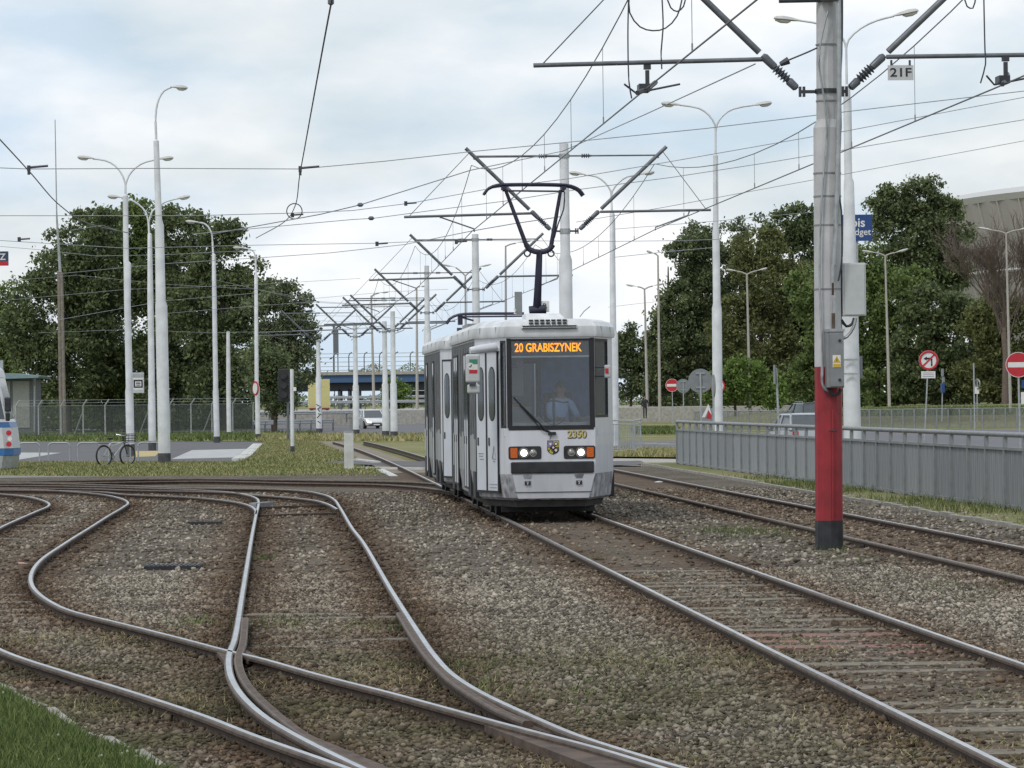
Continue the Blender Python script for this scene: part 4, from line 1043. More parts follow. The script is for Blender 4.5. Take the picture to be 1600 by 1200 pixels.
def line(label, pts, D, r=.008, name='span_wire', cat='overhead wire', m='wirelight', extra=None):
    q = [P(x, y, (D if not isinstance(D, (list, tuple)) else D[i])) for i, (x, y) in enumerate(pts)]
    o_ = q[0].copy(); root = empty(name, o_, 0, label, cat)
    MB().tube([p - o_ for p in q], r * .8, 5).build('wire', m, root)
    for e_ in (extra or []):
        t, (x, y), D_ = e_[0], e_[1], e_[2]; p = P(x, y, D_) - o_; k = D_ / F; mb = MB()
        if t == 'clamp':      # the hanger clamps with a short arm to the right
            mb.box(p, (5 * k, .05, 9 * k)); mb.tube([p + Vector((2 * k, 0, 1.5 * k)), p + Vector((30 * k, .0, 3.5 * k))], 2.0 * k, 6); mb.box(p + Vector((0, 0, -7 * k)), (4 * k, .05, 6 * k)); mb.build('hanger_clamp', 'dark', root)
        elif t == 'small':
            mb.box(p, (5 * k, .05, 7 * k)); mb.tube([p, p + Vector((17 * k, 0, 1.0 * k))], 1.5 * k, 6); mb.build('hanger_clamp', 'dark', root)
        elif t == 'ball':
            mb.lathe([(.5 * k, -5 * k), (3.2 * k, -2.5 * k), (3.2 * k, 2.5 * k), (.5 * k, 5 * k)], 8, c=p, rot=Matrix.Rotation(math.pi / 2, 3, 'Y')); mb.build('insulator', 'insul', root)
    return root
def lev(label, pts, z=5.95, r=.010, m='wire', name='contact_wire', extra=None):
    q = [Zp(x, y, z) for x, y in pts]; o_ = q[0].copy(); root = empty(name, o_, 0, label, 'overhead wire')
    MB().tube([p - o_ for p in spline(q, 1.0)], r, 5).build('wire', m, root)
    for t, (x, y) in (extra or []):
        p = Zp(x, y, z) - o_; k = Zp(x, y, z).y / F
        if t == 'ball': MB().lathe([(.5 * k, -6 * k), (5 * k, -3 * k), (5 * k, 3 * k), (.5 * k, 6 * k)], 8, c=p).build('insulator', 'insul', root)
        else: MB().torus(p, 12 * k, .9 * k, (0, 1, 0), 18, 5).build('guide_ring', 'dark', root)
    return root
line('long cross-span wire over the whole sky, carrying two hanger clamps on the left', [(-80, 259), (44, 264), (250, 263), (468, 264), (600, 252), (735, 237), (880, 223), (1100, 201), (1275, 180), (1532, 150), (1700, 131)], 68, .010,
     extra=[('clamp', (45, 263), 67.9), ('clamp', (469, 264), 67.9)])
lev('contact wire running up the left middle of the sky to the top edge', [(545, -130), (518, 2), (497, 115), (478, 220), (468, 276), (461, 322), (445, 346), (400, 372)], extra=[('ball', (517, 3)), ('ring', (460, 330))])
lev('contact wire slanting down at the left edge to the mast', [(-150, 60), (0, 218), (46, 268), (95, 322), (140, 350), (210, 366)], 5.95, .011)
line('cross-span wire second from the top, from the left edge to the upper right', [(-60, 337), (300, 337), (455, 333), (550, 329), (644, 317), (769, 294), (890, 279), (1050, 252), (1267, 214), (1315, 206), (1600, 152), (1700, 133)], 80, .010, extra=[('small', (634, 318), 80), ('small', (457, 336), 79.8)])
line('cross-span wire third from the top, passing through the tall pantograph', [(300, 366), (440, 353), (550, 343), (584, 341), (666, 330), (790, 314), (897, 297), (1050, 277), (1200, 254), (1314, 235), (1600, 187), (1700, 170)], 90, .011, extra=[('ball', (580, 341), 89.9)])
line('cross-span wire fourth from the top on the right, fading behind the tram pole', [(900, 347), (1031, 325), (1200, 294), (1320, 272), (1600, 220), (1700, 201)], 98, .010)
line('nearly level cross-span wire below the left hanger clamps', [(-60, 372), (200, 388), (400, 383), (588, 380), (660, 377), (760, 376), (960, 377), (1065, 376), (1124, 374)], 128, .013, extra=[('small', (589, 381), 127.8), ('small', (713, 378), 127.8), ('small', (30, 374), 127)])
line('cross-span wire tied to the white lamp post in front of the right trees', [(960, 402), (1036, 394), (1113, 387), (1121, 385.5)], [150, 140, 131, 130], .014, extra=[('ball', (1050, 393), 139)])
line('thin wire sloping past the right trees to the red pole', [(960, 358), (1124, 345), (1184, 339), (1267, 332)], 104, .009)
line('contact wire sagging from the left trees to the second catenary pole', [(90, 428), (257, 412), (417, 402), (517, 395), (633, 382), (737, 361), (800, 350), (880, 338)], [190, 170, 150, 140, 134, 100, 95, 89], .015, name='contact_wire')
line('anchor wire from the big insulator up to the pole behind the tram', [(330, 366), (440, 346), (500, 335), (563, 320), (735, 266), (880, 236), (1010, 178), (1180, 100)], [76, 72, 70, 69, 70, 88, 70, 50], .012, extra=[('ball', (563, 320), 68.9)])
line('thin wire crossing in front of the left trees, uppermost', [(0, 385), (60, 390), (150, 400), (257, 398), (400, 391)], 180, .014)
for i, (pts_, D_) in enumerate((([(0, 470), (200, 452), (400, 445), (425, 443), (563, 435)], 200), ([(0, 440), (120, 430), (257, 444), (400, 452), (483, 467), (607, 456), (700, 452)], 215), ([(90, 500), (257, 470), (400, 458)], 180),
        ([(257, 490), (400, 478), (483, 472), (580, 477), (668, 480)], 200), ([(60, 520), (200, 515), (330, 520), (430, 518), (520, 516), (600, 512)], 220), ([(330, 436), (480, 470), (560, 475), (700, 478)], 210), ([(480, 493), (560, 494), (614, 496), (668, 500)], 208), ([(470, 500), (545, 503), (600, 511)], 215), ([(110, 360), (160, 352), (200, 366)], 160), ([(400, 520), (470, 517), (560, 513), (655, 505)], 225), ([(950, 480), (1000, 474), (1040, 470)], 200))):
    line(['thin span wire low over the left trees running to the overpass', 'thin sagging span wire crossing the left lamp posts', 'short thin wire between the two nearest left lamp posts', 'thin span wire ending above the rear tram car',
          'lowest thin span wire across the left tree crowns', 'thin wire slanting from the single-arm lamp to the tram', 'short thin wire at the top of the far pole pair', 'short thin wire just above the overpass railing', 'short curved wire ending at the stop-sign lamp post', 'thin level wire right above the overpass railing', 'short thin wire right of the tram roof'][i], pts_, D_, .012)

# ================================================================== THE TRAM
M['tramwhite'] = mat('tram_paint', (.54, .56, .60), .32, .1, col2=(.64, .66, .70), scale=2.2, streak=(2, 2, .35), coat=.3)
M['tramroof'] = mat('tram_roof', (.50, .52, .53), .45, 0, col2=(.68, .70, .72), scale=2.2, streak=(1.5, 1.5, .5))
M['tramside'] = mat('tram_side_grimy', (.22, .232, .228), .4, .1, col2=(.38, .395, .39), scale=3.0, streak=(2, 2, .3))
M['tramskirt'] = mat('tram_skirt_print', (.15, .155, .17), .5, 0, col2=(.44, .45, .47), scale=7.0, detail=8)
M['tramdoor'] = mat('tram_door_paint', (.55, .58, .63), .35, 0, .06, 2)
M['under'] = mat('underframe', (.045, .045, .045), .8, 0, .3)
M['cabgrey'] = mat('cab_plastic', (.55, .58, .62), .6, 0, .1)
M['cabdark'] = mat('cab_dark', (.05, .055, .065), .6, 0, .1)
M['glass'] = glass('windscreen_glass', (.88, .93, .97), .985, .03, 1.55)
M['sideglass'] = glass('side_window_glass', (.45, .50, .55), .86, .04)
M['curtainblue'] = mat('cab_curtain', (.17, .30, .60), .8, var=.2)
M['amber'] = mat('amber_lens', (.55, .11, .01), .25, 0, .15, 30)
M['headlight'] = mat('headlight_lit', (1, .97, .88), .3, 0, .02, emit=3.0)
M['lens'] = mat('lens_clear', (.30, .29, .27), .12, .5, .3, 20)
M['led'] = mat('led_amber', (1.0, .30, .02), .5, 0, .06, emit=1.25)
M['gold'] = mat('gold_digits', (.50, .40, .10), .5, 0, .08)
M['panto'] = mat('pantograph_paint', (.022, .022, .045), .5, .2, .2)
DF = 61.0
fc = P(861, 640, DF)
tram = empty('tram', (fc.x, DF, HZ), YAW, 'white two-car tram with route display 20 GRABISZYNEK coming up the track', 'tram')
ZF = 1 / 98.4                                    # metres per photo pixel at the tram's face
def tz(py): return (627.0 - py) * DF / F + EYE - HZ        # height above the rail for a photo row at the face
def txx(px, back=0): return (px - 861) * DF / F
HWF, HW, CH = .70, 1.12, 1.5                     # half width of the face, of the body, length of the tapered nose
Z0, Z1 = tz(741), tz(527)                        # top of the skirt, underside of the roof

class Facet:
    """a flat upright wall from plan point a to b; u runs along it, z up, panes and holes are given as (u0, u1, z0, z1)"""
    def __init__(s, a, b): s.a, s.b = Vector((*a, 0)), Vector((*b, 0)); s.L = (s.b - s.a).length; s.d = (s.b - s.a) / s.L; s.n = Vector((s.d.y, -s.d.x, 0))
    def pt(s, u, z, out=0.0): p = s.a + s.d * u + s.n * out; return Vector((p.x, p.y, z))
    def wall(s, z0, z1, holes, th=.05, mb=None):
        us = sorted({0, s.L, *[h[0] for h in holes], *[h[1] for h in holes]}); zs = sorted({z0, z1, *[h[2] for h in holes], *[h[3] for h in holes]})
        mb = mb or MB()
        for i in range(len(us) - 1):
            for j in range(len(zs) - 1):
                uc, zc = (us[i] + us[i + 1]) / 2, (zs[j] + zs[j + 1]) / 2
                if any(h[0] < uc < h[1] and h[2] < zc < h[3] for h in holes): continue
                mb.add([s.pt(us[i], zs[j]), s.pt(us[i + 1], zs[j]), s.pt(us[i + 1], zs[j + 1]), s.pt(us[i], zs[j + 1])], [(0, 1, 2, 3)])
        for u0, u1, a, b in holes:
            q = [(u0, a), (u1, a), (u1, b), (u0, b)]
            for k in range(4):
                p, r = q[k], q[(k + 1) % 4]; mb.add([s.pt(*p), s.pt(*r), s.pt(*r, -th), s.pt(*p, -th)], [(0, 1, 2, 3)])
        return mb
    def slab(s, u0, u1, z0, z1, out, th, mb=None, mi=0):       # a plate lying on the facet
        mb = mb or MB()
        q = [s.pt(u0, z0, out - th), s.pt(u1, z0, out - th), s.pt(u1, z1, out - th), s.pt(u0, z1, out - th)]
        return mb.prism(q, s.n * th, mi)
    def rounded(s, u0, u1, z0, z1, r, out, th, mb=None, n=5):
        mb = mb or MB(); q = []
        for cx, cz, a0 in ((u1 - r, z1 - r, 0), (u0 + r, z1 - r, 90), (u0 + r, z0 + r, 180), (u1 - r, z0 + r, 270)):
            for k in range(n + 1): t = rad(a0 + 90 * k / n); q.append(s.pt(cx + r * math.cos(t), cz + r * math.sin(t), out - th))
        return mb.prism(q, s.n * th)
    def frame(s, u0, u1, z0, z1, w_, out, th):
        mb = MB(); s.slab(u0, u1, z0, z0 + w_, out, th, mb); s.slab(u0, u1, z1 - w_, z1, out, th, mb)
        s.slab(u0, u0 + w_, z0 + w_, z1 - w_, out, th, mb); s.slab(u1 - w_, u1, z0 + w_, z1 - w_, out, th, mb); return mb

def plan(o=0.0, hf=HWF, hw=HW, L=10.8, ch=CH):   # outline of a car seen from above, o outwards
    return [(-hf - o * .8, -o), (hf + o * .8, -o), (hw + o, ch), (hw + o, L - ch), (hf + o * .8, L + o), (-hf - o * .8, L + o), (-hw - o, L - ch), (-hw - o, ch)]
def loft(rings, mb=None, cap=True, mi=0):
    mb = mb or MB(); n = len(rings[0][0]); vs = []
    for pl, z in rings: vs += [(x, y, z) for x, y in pl]
    fs = [(k * n + i, k * n + (i + 1) % n, (k + 1) * n + (i + 1) % n, (k + 1) * n + i) for k in range(len(rings) - 1) for i in range(n)]
    if cap: fs += [tuple(range(n - 1, -1, -1)), tuple(range((len(rings) - 1) * n, len(rings) * n))]
    return mb.add(vs, fs, mi)

def car_shell(root, y0, L, front):
    g = empty('tram_car', (0, y0, 0)) ; g.parent = root
    pl = plan(L=L)
    fac = [Facet(pl[i], pl[(i + 1) % 8]) for i in range(8)]
    # 0 face, 1 nose right, 2 right side, 3 tail right, 4 tail, 5 tail left, 6 left side, 7 nose left
    WS = (txx(790) + HWF + .02, txx(925) + HWF, tz(669), tz(530))
    holes = {k: [] for k in range(8)}
    if front:
        holes[0] = [(.045, 2 * HWF - .045, tz(669), tz(530))]
        holes[1] = [(.03, fac[1].L - .42, tz(654), tz(530))]
        holes[7] = [(fac[7].L - .30, fac[7].L - .03, tz(669), tz(532))]
    else:
        holes[0] = [(.1, 2 * HWF - .1, tz(669), tz(530))]; holes[1] = [(.2, fac[1].L - .2, tz(654), tz(533))]
    holes[4] = [(.15, 2 * HWF - .15, 1.45, 2.6)]
    wz0, wz1 = 1.42, Z1 - .10
    for k in (2, 6):
        ln = fac[k].L; n = 6
        for i in range(n): holes[k].append((ln * (i + .08) / n, ln * (i + .92) / n, wz0, wz1))
    for k, f in enumerate(fac):
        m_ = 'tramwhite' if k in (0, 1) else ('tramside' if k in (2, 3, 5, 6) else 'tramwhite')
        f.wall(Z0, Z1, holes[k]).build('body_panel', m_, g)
        for h in holes[k]:
            clear = (front and k == 0)
            f.slab(h[0], h[1], h[2], h[3], -.018, .012).build('windscreen' if clear else 'window', 'glass' if clear else 'sideglass', g)
            if k in (2, 6):
                zt = h[2] + (h[3] - h[2]) * .62
                mb = f.frame(h[0], h[1], h[2], h[3], .035, -.008, .03); f.slab(h[0], h[1], zt - .02, zt + .02, -.006, .03, mb); mb.build('window_frame', 'rubber', g)
            else:
                f.frame(h[0], h[1], h[2], h[3], .04 if k else .035, .004, .03).build('window_frame', 'rubber', g)
    # skirt, tucked in below the bumper line
    sk = [plan(.0, L=L), plan(-.05, L=L), plan(-.14, L=L)]
    loft([(sk[0], Z0), (sk[1], tz(778)), (plan(-.10, L=L), tz(782))], cap=False).build('skirt', 'tramskirt' if front else 'tramside', g)
    loft([(plan(-.16, L=L), tz(779)), (plan(-.2, L=L), tz(793))]).build('underframe_skirt', 'under', g)
    # roof with a rounded, overhanging edge
    loft([(plan(.035, L=L), Z1), (plan(.05, L=L), Z1 + .05), (plan(.035, L=L), Z1 + .17), (plan(-.03, L=L), Z1 + .245), (plan(-.16, L=L), Z1 + .285), (plan(-.7, hf=HWF + .2, L=L), Z1 + .30)]).build('roof', 'tramroof', g, smooth=28)
    for k in (6, 2, 1, 7):
        f = fac[k]; n = max(2, int(f.L / 1.6))
        for i in range(n): f.slab(f.L * (i + .5) / n - .012, f.L * (i + .5) / n + .012, Z1 + .04, Z1 + .17, .048, .02).build('roof_seam', 'tramside', g)
    # bogie openings and wheels
    for i, yb in enumerate((2.6, L - 2.6)):
        mb = MB()
        for dy in (-.75, .75):
            for sx in (-1, 1): mb.cyl((sx * .70, yb + dy, .33), (sx * .79, yb + dy, .33), .33, n=18)
        mb.box((0, yb, .38), (1.3, 1.9, .26)); mb.build('bogie', 'under', g)
        for k in (6, 2):
            f = fac[k]; u = (yb - CH) if k == 2 else (f.L - (yb - CH))
            for du in (-.75, .75): f.slab(u + du - .33, u + du + .33, tz(781), Z0 + .02, .012, .10).build('wheel_opening', 'black', g)
    MB().box((0, L / 2, Z0 - .25), (1.9, L - 2.0, .12)).build('floor', 'cabgrey', g)
    return g, fac

carA, FA = car_shell(tram, 0, 10.6, True)
carB, FB = car_shell(tram, 12.2, 10.4, False)
MB().cyl((0, 10.3, .55), (0, 12.5, .55), .06).build('coupler', 'under', tram)
# doors on the left nose and along the left side
def door_leaf(f, u0, u1, g, glassy=True):
    z0, z1 = tz(768), tz(549)
    L_ = f.slab(u0, u1, z0, z1, .02, .022).build('door', 'tramdoor', g)
    f.frame(u0 - .03, u1 + .03, z0 - .03, z1 + .03, .035, .026, .03).build('door_seal', 'rubber', L_)
    w_ = (u1 - u0); wu0, wu1 = u0 + w_ * .26, u1 - w_ * .26
    f.rounded(wu0 - .035, wu1 + .035, tz(658), tz(572), (wu1 - wu0) / 2 + .03, .023, .004).build('window_seal', 'rubber', L_)
    f.rounded(wu0, wu1, tz(656), tz(574), (wu1 - wu0) / 2 - .005, .027, .004).build('window', 'sideglass', L_)
    f.rounded(u0 + w_ * .14, u0 + w_ * .24, tz(697), tz(684), .02, .032, .012).build('handle', 'black', L_)
f7 = FA[7]
door_leaf(f7, .10, .58, carA); door_leaf(f7, .64, 1.14, carA)
f7.slab(.04, 1.22, tz(548), tz(543), .05, .05).build('door_header', 'tramwhite', carA)
# tower drawing on the second leaf
q = [(.89, 717), (.97, 697), (1.05, 717)]
mb = MB(); pts_ = [f7.pt(u, tz(y), .025) for u, y in q]
mb.tube(pts_ + [pts_[0]], .008, 4); mb.tube([f7.pt(.93, tz(721), .025), f7.pt(1.01, tz(721), .025)], .008, 4); mb.build('tower_drawing', 'tramskirt', carA)
for yy_, a, b in ((709, .2, .45), (713, .22, .42), (718, .25, .45), (757, .7, 1.1), (762, .72, 1.08)): f7.slab(a, b, tz(yy_ + 1.6), tz(yy_), .023, .002).build('print_line', 'tramskirt', carA)
f6 = FA[6]
for uu in (f6.L - 3.2, f6.L - 6.6):
    door_leaf(f6, uu, uu + .62, carA); door_leaf(f6, uu + .68, uu + 1.3, carA)
g6b = FB[7]; door_leaf(g6b, .2, .72, carB); door_leaf(g6b, .78, 1.3, carB)
for uu in (1.2, 4.2): door_leaf(FB[6], uu, uu + .62, carB)
# dark printed film over the side windows' pillars
for f, g in ((FA[6], carA), (FB[6], carB)):
    n = 14
    for i in range(n):
        u = f.L * (i + .5) / n; f.slab(u - f.L / n * .45, u + f.L / n * .30, 1.30 + .05 * math.sin(i * 2.3), Z1 - .03, .006, .004).build('window_film', mat('film%d' % i, (.022, .024, .027), .5, 0, col2=(.10, .105, .11), scale=4.5) if i < 3 else bpy.data.materials['film%d' % (i % 3)], g)
# face details
f0 = FA[0]
U = lambda px: txx(px) + HWF
mb = MB(); f0.rounded(U(797), U(922), tz(556), tz(531), .02, -.034, .01, mb); disp = mb.build('route_display', 'cabdark', carA)
tm = text_mesh('20 GRABISZYNEK', .19, 'led', disp, ((txx(805) + txx(910)) / 2, .012, tz(544.2)), sx=.80, name='route_text', depth=.002, bold=.003)
bpy.context.view_layer.update()
tm.scale.x = (txx(910) - txx(805)) / max(.1, tm.data.vertices and (max(v.co.x for v in tm.data.vertices) - min(v.co.x for v in tm.data.vertices)))
f0.slab(U(797), U(922), tz(559), tz(556.5), -.034, .02).build('display_rail', 'cabgrey', carA)
for px in (861,): pass
for nm, x0, x1, order in (('l', 793.5, 845, 0), ('r', 880, 929.5, 1)):
    hb = f0.rounded(U(x0), U(x1), tz(718), tz(697.5), .035, .012, .03).build('headlight_unit', 'black', carA, bevel=.006)
    am, h1, h2 = (802, 817.5, 832) if order == 0 else (921.5, 907, 892)
    f0.rounded(U(am - 5.5), U(am + 5.5), tz(715.5), tz(700), .015, .022, .02).build('indicator_lens', 'amber', hb)
    rot = Matrix.Rotation(math.pi / 2, 3, 'X')
    for hx, rr_, m_ in ((h1, 7.4, 'lens'), (h1, 5.6, 'headlight'), (h2, 5.2, 'lens')):
        c = f0.pt(U(hx), tz(708), .012)
        if m_ == 'headlight': c = c + Vector((0, -.012, 0))
        MB().lathe([(rr_ * ZF * .4, .018), (rr_ * ZF * .8, .014), (rr_ * ZF, .0)], 18, c=c, rot=rot).build('lamp', m_, hb, smooth=60)
        MB().torus(c, rr_ * ZF * 1.05, .008, (0, 1, 0), 18, 5).build('lamp_ring', 'lens', hb)
f0.rounded(U(797), U(927), tz(740), tz(722), .02, .05, .09).build('bumper', 'black', carA, bevel=.015)
# lower panel, slanting sides
p0 = [f0.pt(U(799), tz(741.5), .028), f0.pt(U(929), tz(741.5), .028), f0.pt(U(919), tz(779.5), -.03), f0.pt(U(808), tz(779.5), -.03)]
lp = MB().prism(p0, Vector((0, .03, 0))).build('lower_panel', 'tramwhite', carA, bevel=.004)
MB().tube([f0.pt(U(802.5), tz(769.5), -.008), f0.pt(U(924), tz(769.5), -.008)], .006, 4).build('panel_joint', 'under', lp)
for px in (823, 903.5):
    MB().prism([f0.pt(U(px - 8), tz(741.8), .031), f0.pt(U(px + 8), tz(741.8), .031), f0.pt(U(px + 5), tz(748.5), .021), f0.pt(U(px - 5), tz(748.5), .021)], Vector((0, .004, 0))).build('recess', 'tramskirt', lp)
    MB().box(f0.pt(U(px), tz(755), .016), (.095, .012, .062)).build('jack_mark', 'black', lp)
    MB().box(f0.pt(U(px), tz(756), .0245), (.012, .004, .028)).build('jack_mark_stem', 'white', lp); MB().box(f0.pt(U(px), tz(753.3), .0245), (.04, .004, .008)).build('jack_mark_bar', 'white', lp)
tn = text_mesh('2350', .165, 'signblack', carA, (txx(901.7), -.0035, tz(680.8)), name='fleet_number_shadow', sx=.92, bold=.007)
tn = text_mesh('2350', .165, 'gold', carA, (txx(901), -.0075, tz(680)), name='fleet_number', sx=.92, bold=.003)
# coat of arms: quartered shield with a roundel
sx_, sz_ = txx(863.5), tz(700); w_, h_ = 9.2 * ZF, 11.0 * ZF
def shield(k, y, m, nm, par):
    q = [(-1, 1), (1, 1), (1, -.45), (.6, -.8), (0, -1), (-.6, -.8), (-1, -.45)]
    return MB().prism([(sx_ + a * w_ * k, y, sz_ + b * h_ * k) for a, b in q], (0, .003, 0)).build(nm, m, par)
M['crestviolet'] = mat('crest_violet', (.22, .18, .30), .5, var=.1); M['crestyellow'] = mat('crest_yellow', (.50, .42, .06), .5, var=.1); M['crestbrown'] = mat('crest_brown', (.13, .05, .04), .5, var=.1)
cs = shield(1.0, -.006, 'signblack', 'coat_of_arms', carA)
def cell(x0, x1, z0, z1, m, nm='crest_field'): MB().box((sx_ + (x0 + x1) / 2 * w_, -.0075, sz_ + (z0 + z1) / 2 * h_), ((x1 - x0) * w_, .003, (z1 - z0) * h_)).build(nm, m, cs)
cell(-.92, -.04, .06, .92, 'crestviolet'); cell(.04, .92, .06, .92, 'crestyellow'); cell(.04, .85, -.5, -.02, 'crestbrown')
MB().prism([(sx_ + a * w_, -.009, sz_ + b * h_) for a, b in ((-.92, -.02), (-.04, -.02), (-.04, -.9), (-.55, -.72), (-.92, -.4))], (0, .003, 0)).build('crest_field', 'crestyellow', cs)
text_mesh('W', .105, 'signblack', cs, (sx_ - .46 * w_, -.0105, sz_ - .38 * h_), name='crest_letter', depth=.001)
for (a, b, r_, m_) in ((.48, .5, .33, 'signblack'), (.48, .52, .2, 'signwhite'), (.45, -.38, .22, 'signwhite'), (-.45, .5, .2, 'signwhite')): MB().disc((sx_ + a * w_, -.0105 - .001 * (m_ == 'signwhite'), sz_ + b * h_), r_ * w_, .003).build('crest_charge', m_, cs)
MB().disc((sx_, -.0125, sz_ + .02 * h_), .38 * w_, .003).build('crest_roundel', 'signwhite', cs); MB().torus((sx_, -.0145, sz_ + .02 * h_), .30 * w_, .009, n=16, k=4).build('crest_ring', 'signblack', cs)
MB().box((0, .9, .19), (1.5, .06, .22)).build('shade_board', 'black', carA)  # black panel added to stand in for the deep shade under the tram's front
# wiper
wb_ = f0.pt(U(862), tz(678), .02)
wr = MB(); wr.tube([wb_, f0.pt(U(852), tz(672), .05), f0.pt(U(808), tz(627), .03)], .013, 6); wr.tube([wb_ + Vector((-.03, 0, .01)), f0.pt(U(846), tz(672), .04), f0.pt(U(812), tz(634), .03)], .009, 5)
wr.tube([f0.pt(U(803), tz(621), .012), f0.pt(U(838), tz(661), .012)], .012, 5); wr.box(wb_, (.12, .05, .05)); wr.tube([wb_, wb_ + Vector((-.04, 0, -.1))], .005, 4)
wr.build('wiper', 'black', carA)
f0.slab(.02, 2 * HWF - .02, tz(672.5), tz(668.5), .006, .02).build('screen_sill', 'rubber', carA)
for u in (.035, 2 * HWF - .035): f0.slab(u - .035, u + .035, tz(669), tz(529), .007, .02).build('screen_pillar', 'rubber', carA)
# the dashboard and cab inside
MB().box((0, .42, tz(676)), (1.5, .62, .12)).build('dashboard', 'cabgrey', carA)
MB().box((0, .20, tz(664)), (1.25, .05, .07)).build('dash_shelf', 'concretelight', carA)
MB().box((.0, 2.1, .95), (2.0, .05, 1.3)).build('cab_partition', 'cabgrey', carA)
MB().box((.45, 2.1, 2.2), (.9, .05, 1.2)).build('cab_partition', M['curtainblue'], carA)
MB().box((-.42, 2.06, 2.25), (.25, .02, .6)).build('partition_notice', 'tramdoor', carA); MB().tube([(-.68, 2.0, 1.80), (-.2, 2.0, 1.80)], .018, 6).build('yellow_rail', 'signyellow', carA)
MB().box((-.42, 2.04, 1.6), (.5, .03, .35)).build('notice', 'signwhite', carA)
mb = MB(); cz = tz(628)
mb.tube([(txx(865), .06, tz(612)), (txx(866), .06, tz(664))], .018, 6); mb.tube([(txx(840), .06, tz(628)), (txx(852), .06, tz(630)), (txx(866), .06, tz(626)), (txx(880), .06, tz(630)), (txx(889), .06, tz(629))], .014, 6)
mb.tube(spline([(txx(838), .06, tz(618)), (txx(841), .06, tz(645)), (txx(855), .06, tz(661)), (txx(866), .06, tz(665)), (txx(879), .06, tz(659)), (txx(888), .06, tz(645)), (txx(888), .06, tz(630))], .03), .006, 5)
mb.build('control_stand', 'cabdark', carA)
MB().box((txx(805), .10, tz(567)), (.09, .06, .16)).build('inside_mirror', 'black', carA)
# mirrors
mb = MB(); mb.tube([(txx(776), .15, tz(542)), (txx(752), .02, tz(545)), (txx(735), -.02, tz(547))], [.075, .07, .05], 8); mb.build('mirror_arm', 'tramwhite', carA, smooth=60)
mb = MB(); mb.box((txx(739), -.03, tz(575)), (.225, .14, .45)); mh = mb.build('mirror', 'boxlight', carA, bevel=.03)
mb = MB(); mb.box((txx(740), -.03, tz(607)), (.20, .14, .15)); mb.build('mirror', 'boxlight', carA, bevel=.03)
MB().box((txx(738), -.11, tz(600)), (.10, .05, .04)).build('mirror_joint', 'dark', carA)
M['flaggreen'] = mat('sticker_green', (.04, .22, .14), .5, var=.05)
cxs = txx(738)
MB().box((cxs + .02, -.103, tz(564.5)), (.13, .004, .075)).build('sticker_band', 'flaggreen', mh); MB().box((cxs + .02, -.103, tz(573)), (.13, .004, .085)).build('sticker_band', 'signwhite', mh); MB().box((cxs + .015, -.103, tz(580)), (.13, .004, .055)).build('sticker_band', 'signred', mh)
MB().disc((cxs - .03, -.106, tz(571.5)), .055, .004).build('sticker_disc', 'signwhite', mh); MB().tube([(cxs - .055, -.11, tz(572)), (cxs - .03, -.11, tz(573)), (cxs - .01, -.11, tz(569))], .007, 4).build('sticker_mark', 'black', mh)
mb = MB(); mb.box((txx(952), .25, tz(582)), (.11, .12, .21)); mr = mb.build('mirror', 'boxlight', carA, bevel=.025)
MB().box((txx(951), .185, tz(581)), (.05, .01, .08)).build('sticker', 'signred', mr)
MB().tube([(txx(928), .05, tz(575)), (txx(946), .18, tz(575))], .014, 5).build('mirror_arm', 'dark', carA); MB().tube([(txx(930), .05, tz(589)), (txx(946), .18, tz(589))], .014, 5).build('mirror_arm', 'dark', carA)
# air conditioner cover on the roof front
M['vent'] = mat('vent_slot', (.03, .032, .035), .7, var=.2)
yb = .22
def acpt(px, py, y): return Vector((txx(px), y, tz(py)))
ac = MB(); q0 = [acpt(815, 515, -.075), acpt(904, 515, -.075), acpt(903, 508, -.07), acpt(895, 501, -.02), acpt(882, 498, .03), acpt(828, 498, .03), acpt(818, 502, -.02), acpt(815, 508, -.07)]
ac.prism(q0, Vector((0, .9, .03))); ac.prism([acpt(824, 499, .1), acpt(886, 499, .1), acpt(880, 490, .3), acpt(826, 489.5, .3)], Vector((0, 1.0, 0))); aco = ac.build('ventilation_hood', 'tramroof', carA, bevel=.02)
for row, py, dy in ((0, 501, -.02), (1, 505.5, -.052)):
    for i in range(7):
        px = 831 + i * 8.8; MB().box(acpt(px, py, dy), (.066, .05, .022)).build('vent_slot', 'vent', aco)
for py in (510, 513.7): MB().box(acpt(859.5, py, -.06), (.86, .05, .016)).build('vent_slot', 'vent', aco)
# raised pantograph
DP = 70.0; yo = DP - DF; xc = (837 - 861) * .0 
def pp(px, py): # point on the plane of the pantograph, in tram space
    w_ = P(px, py, DP + .0); m_ = Matrix.Rotation(-YAW, 3, 'Z') @ (w_ - tram.location); return m_
c0 = pp(838, 486); base_z = Z1 + .35
mb = MB(); mb.box((c0.x, c0.y, base_z + .05), (1.1, 1.4, .06))
for sx in (-.45, .45):
    for sy in (-.6, .6): mb.cyl((c0.x + sx, c0.y + sy, base_z - .03), (c0.x + sx, c0.y + sy, base_z + .08), .05)
pn = mb.build('pantograph_base', 'panto', carA)
pn.location = (0, 0, 0)
a0, a1 = pp(839, 486), pp(843, 392)
mb = MB(); mb.tube([(c0.x, c0.y + .3, base_z + .05), a0, a1], [.10, .085, .055], 8); mb.tube([a0 + Vector((-.14, 0, 0)), a0 + Vector((.16, 0, .03))], .09, 8); mb.build('lower_arm', 'panto', pn, smooth=60)
mb = MB(); mb.tube(spline([pp(822, 382), pp(828, 390), pp(843, 394), pp(858, 390), pp(864, 382)], .1), .05, 8); mb.torus(pp(824, 396), .055, .014, n=12); mb.torus(pp(861, 396), .055, .014, n=12); mb.build('knee', 'panto', pn, smooth=60)
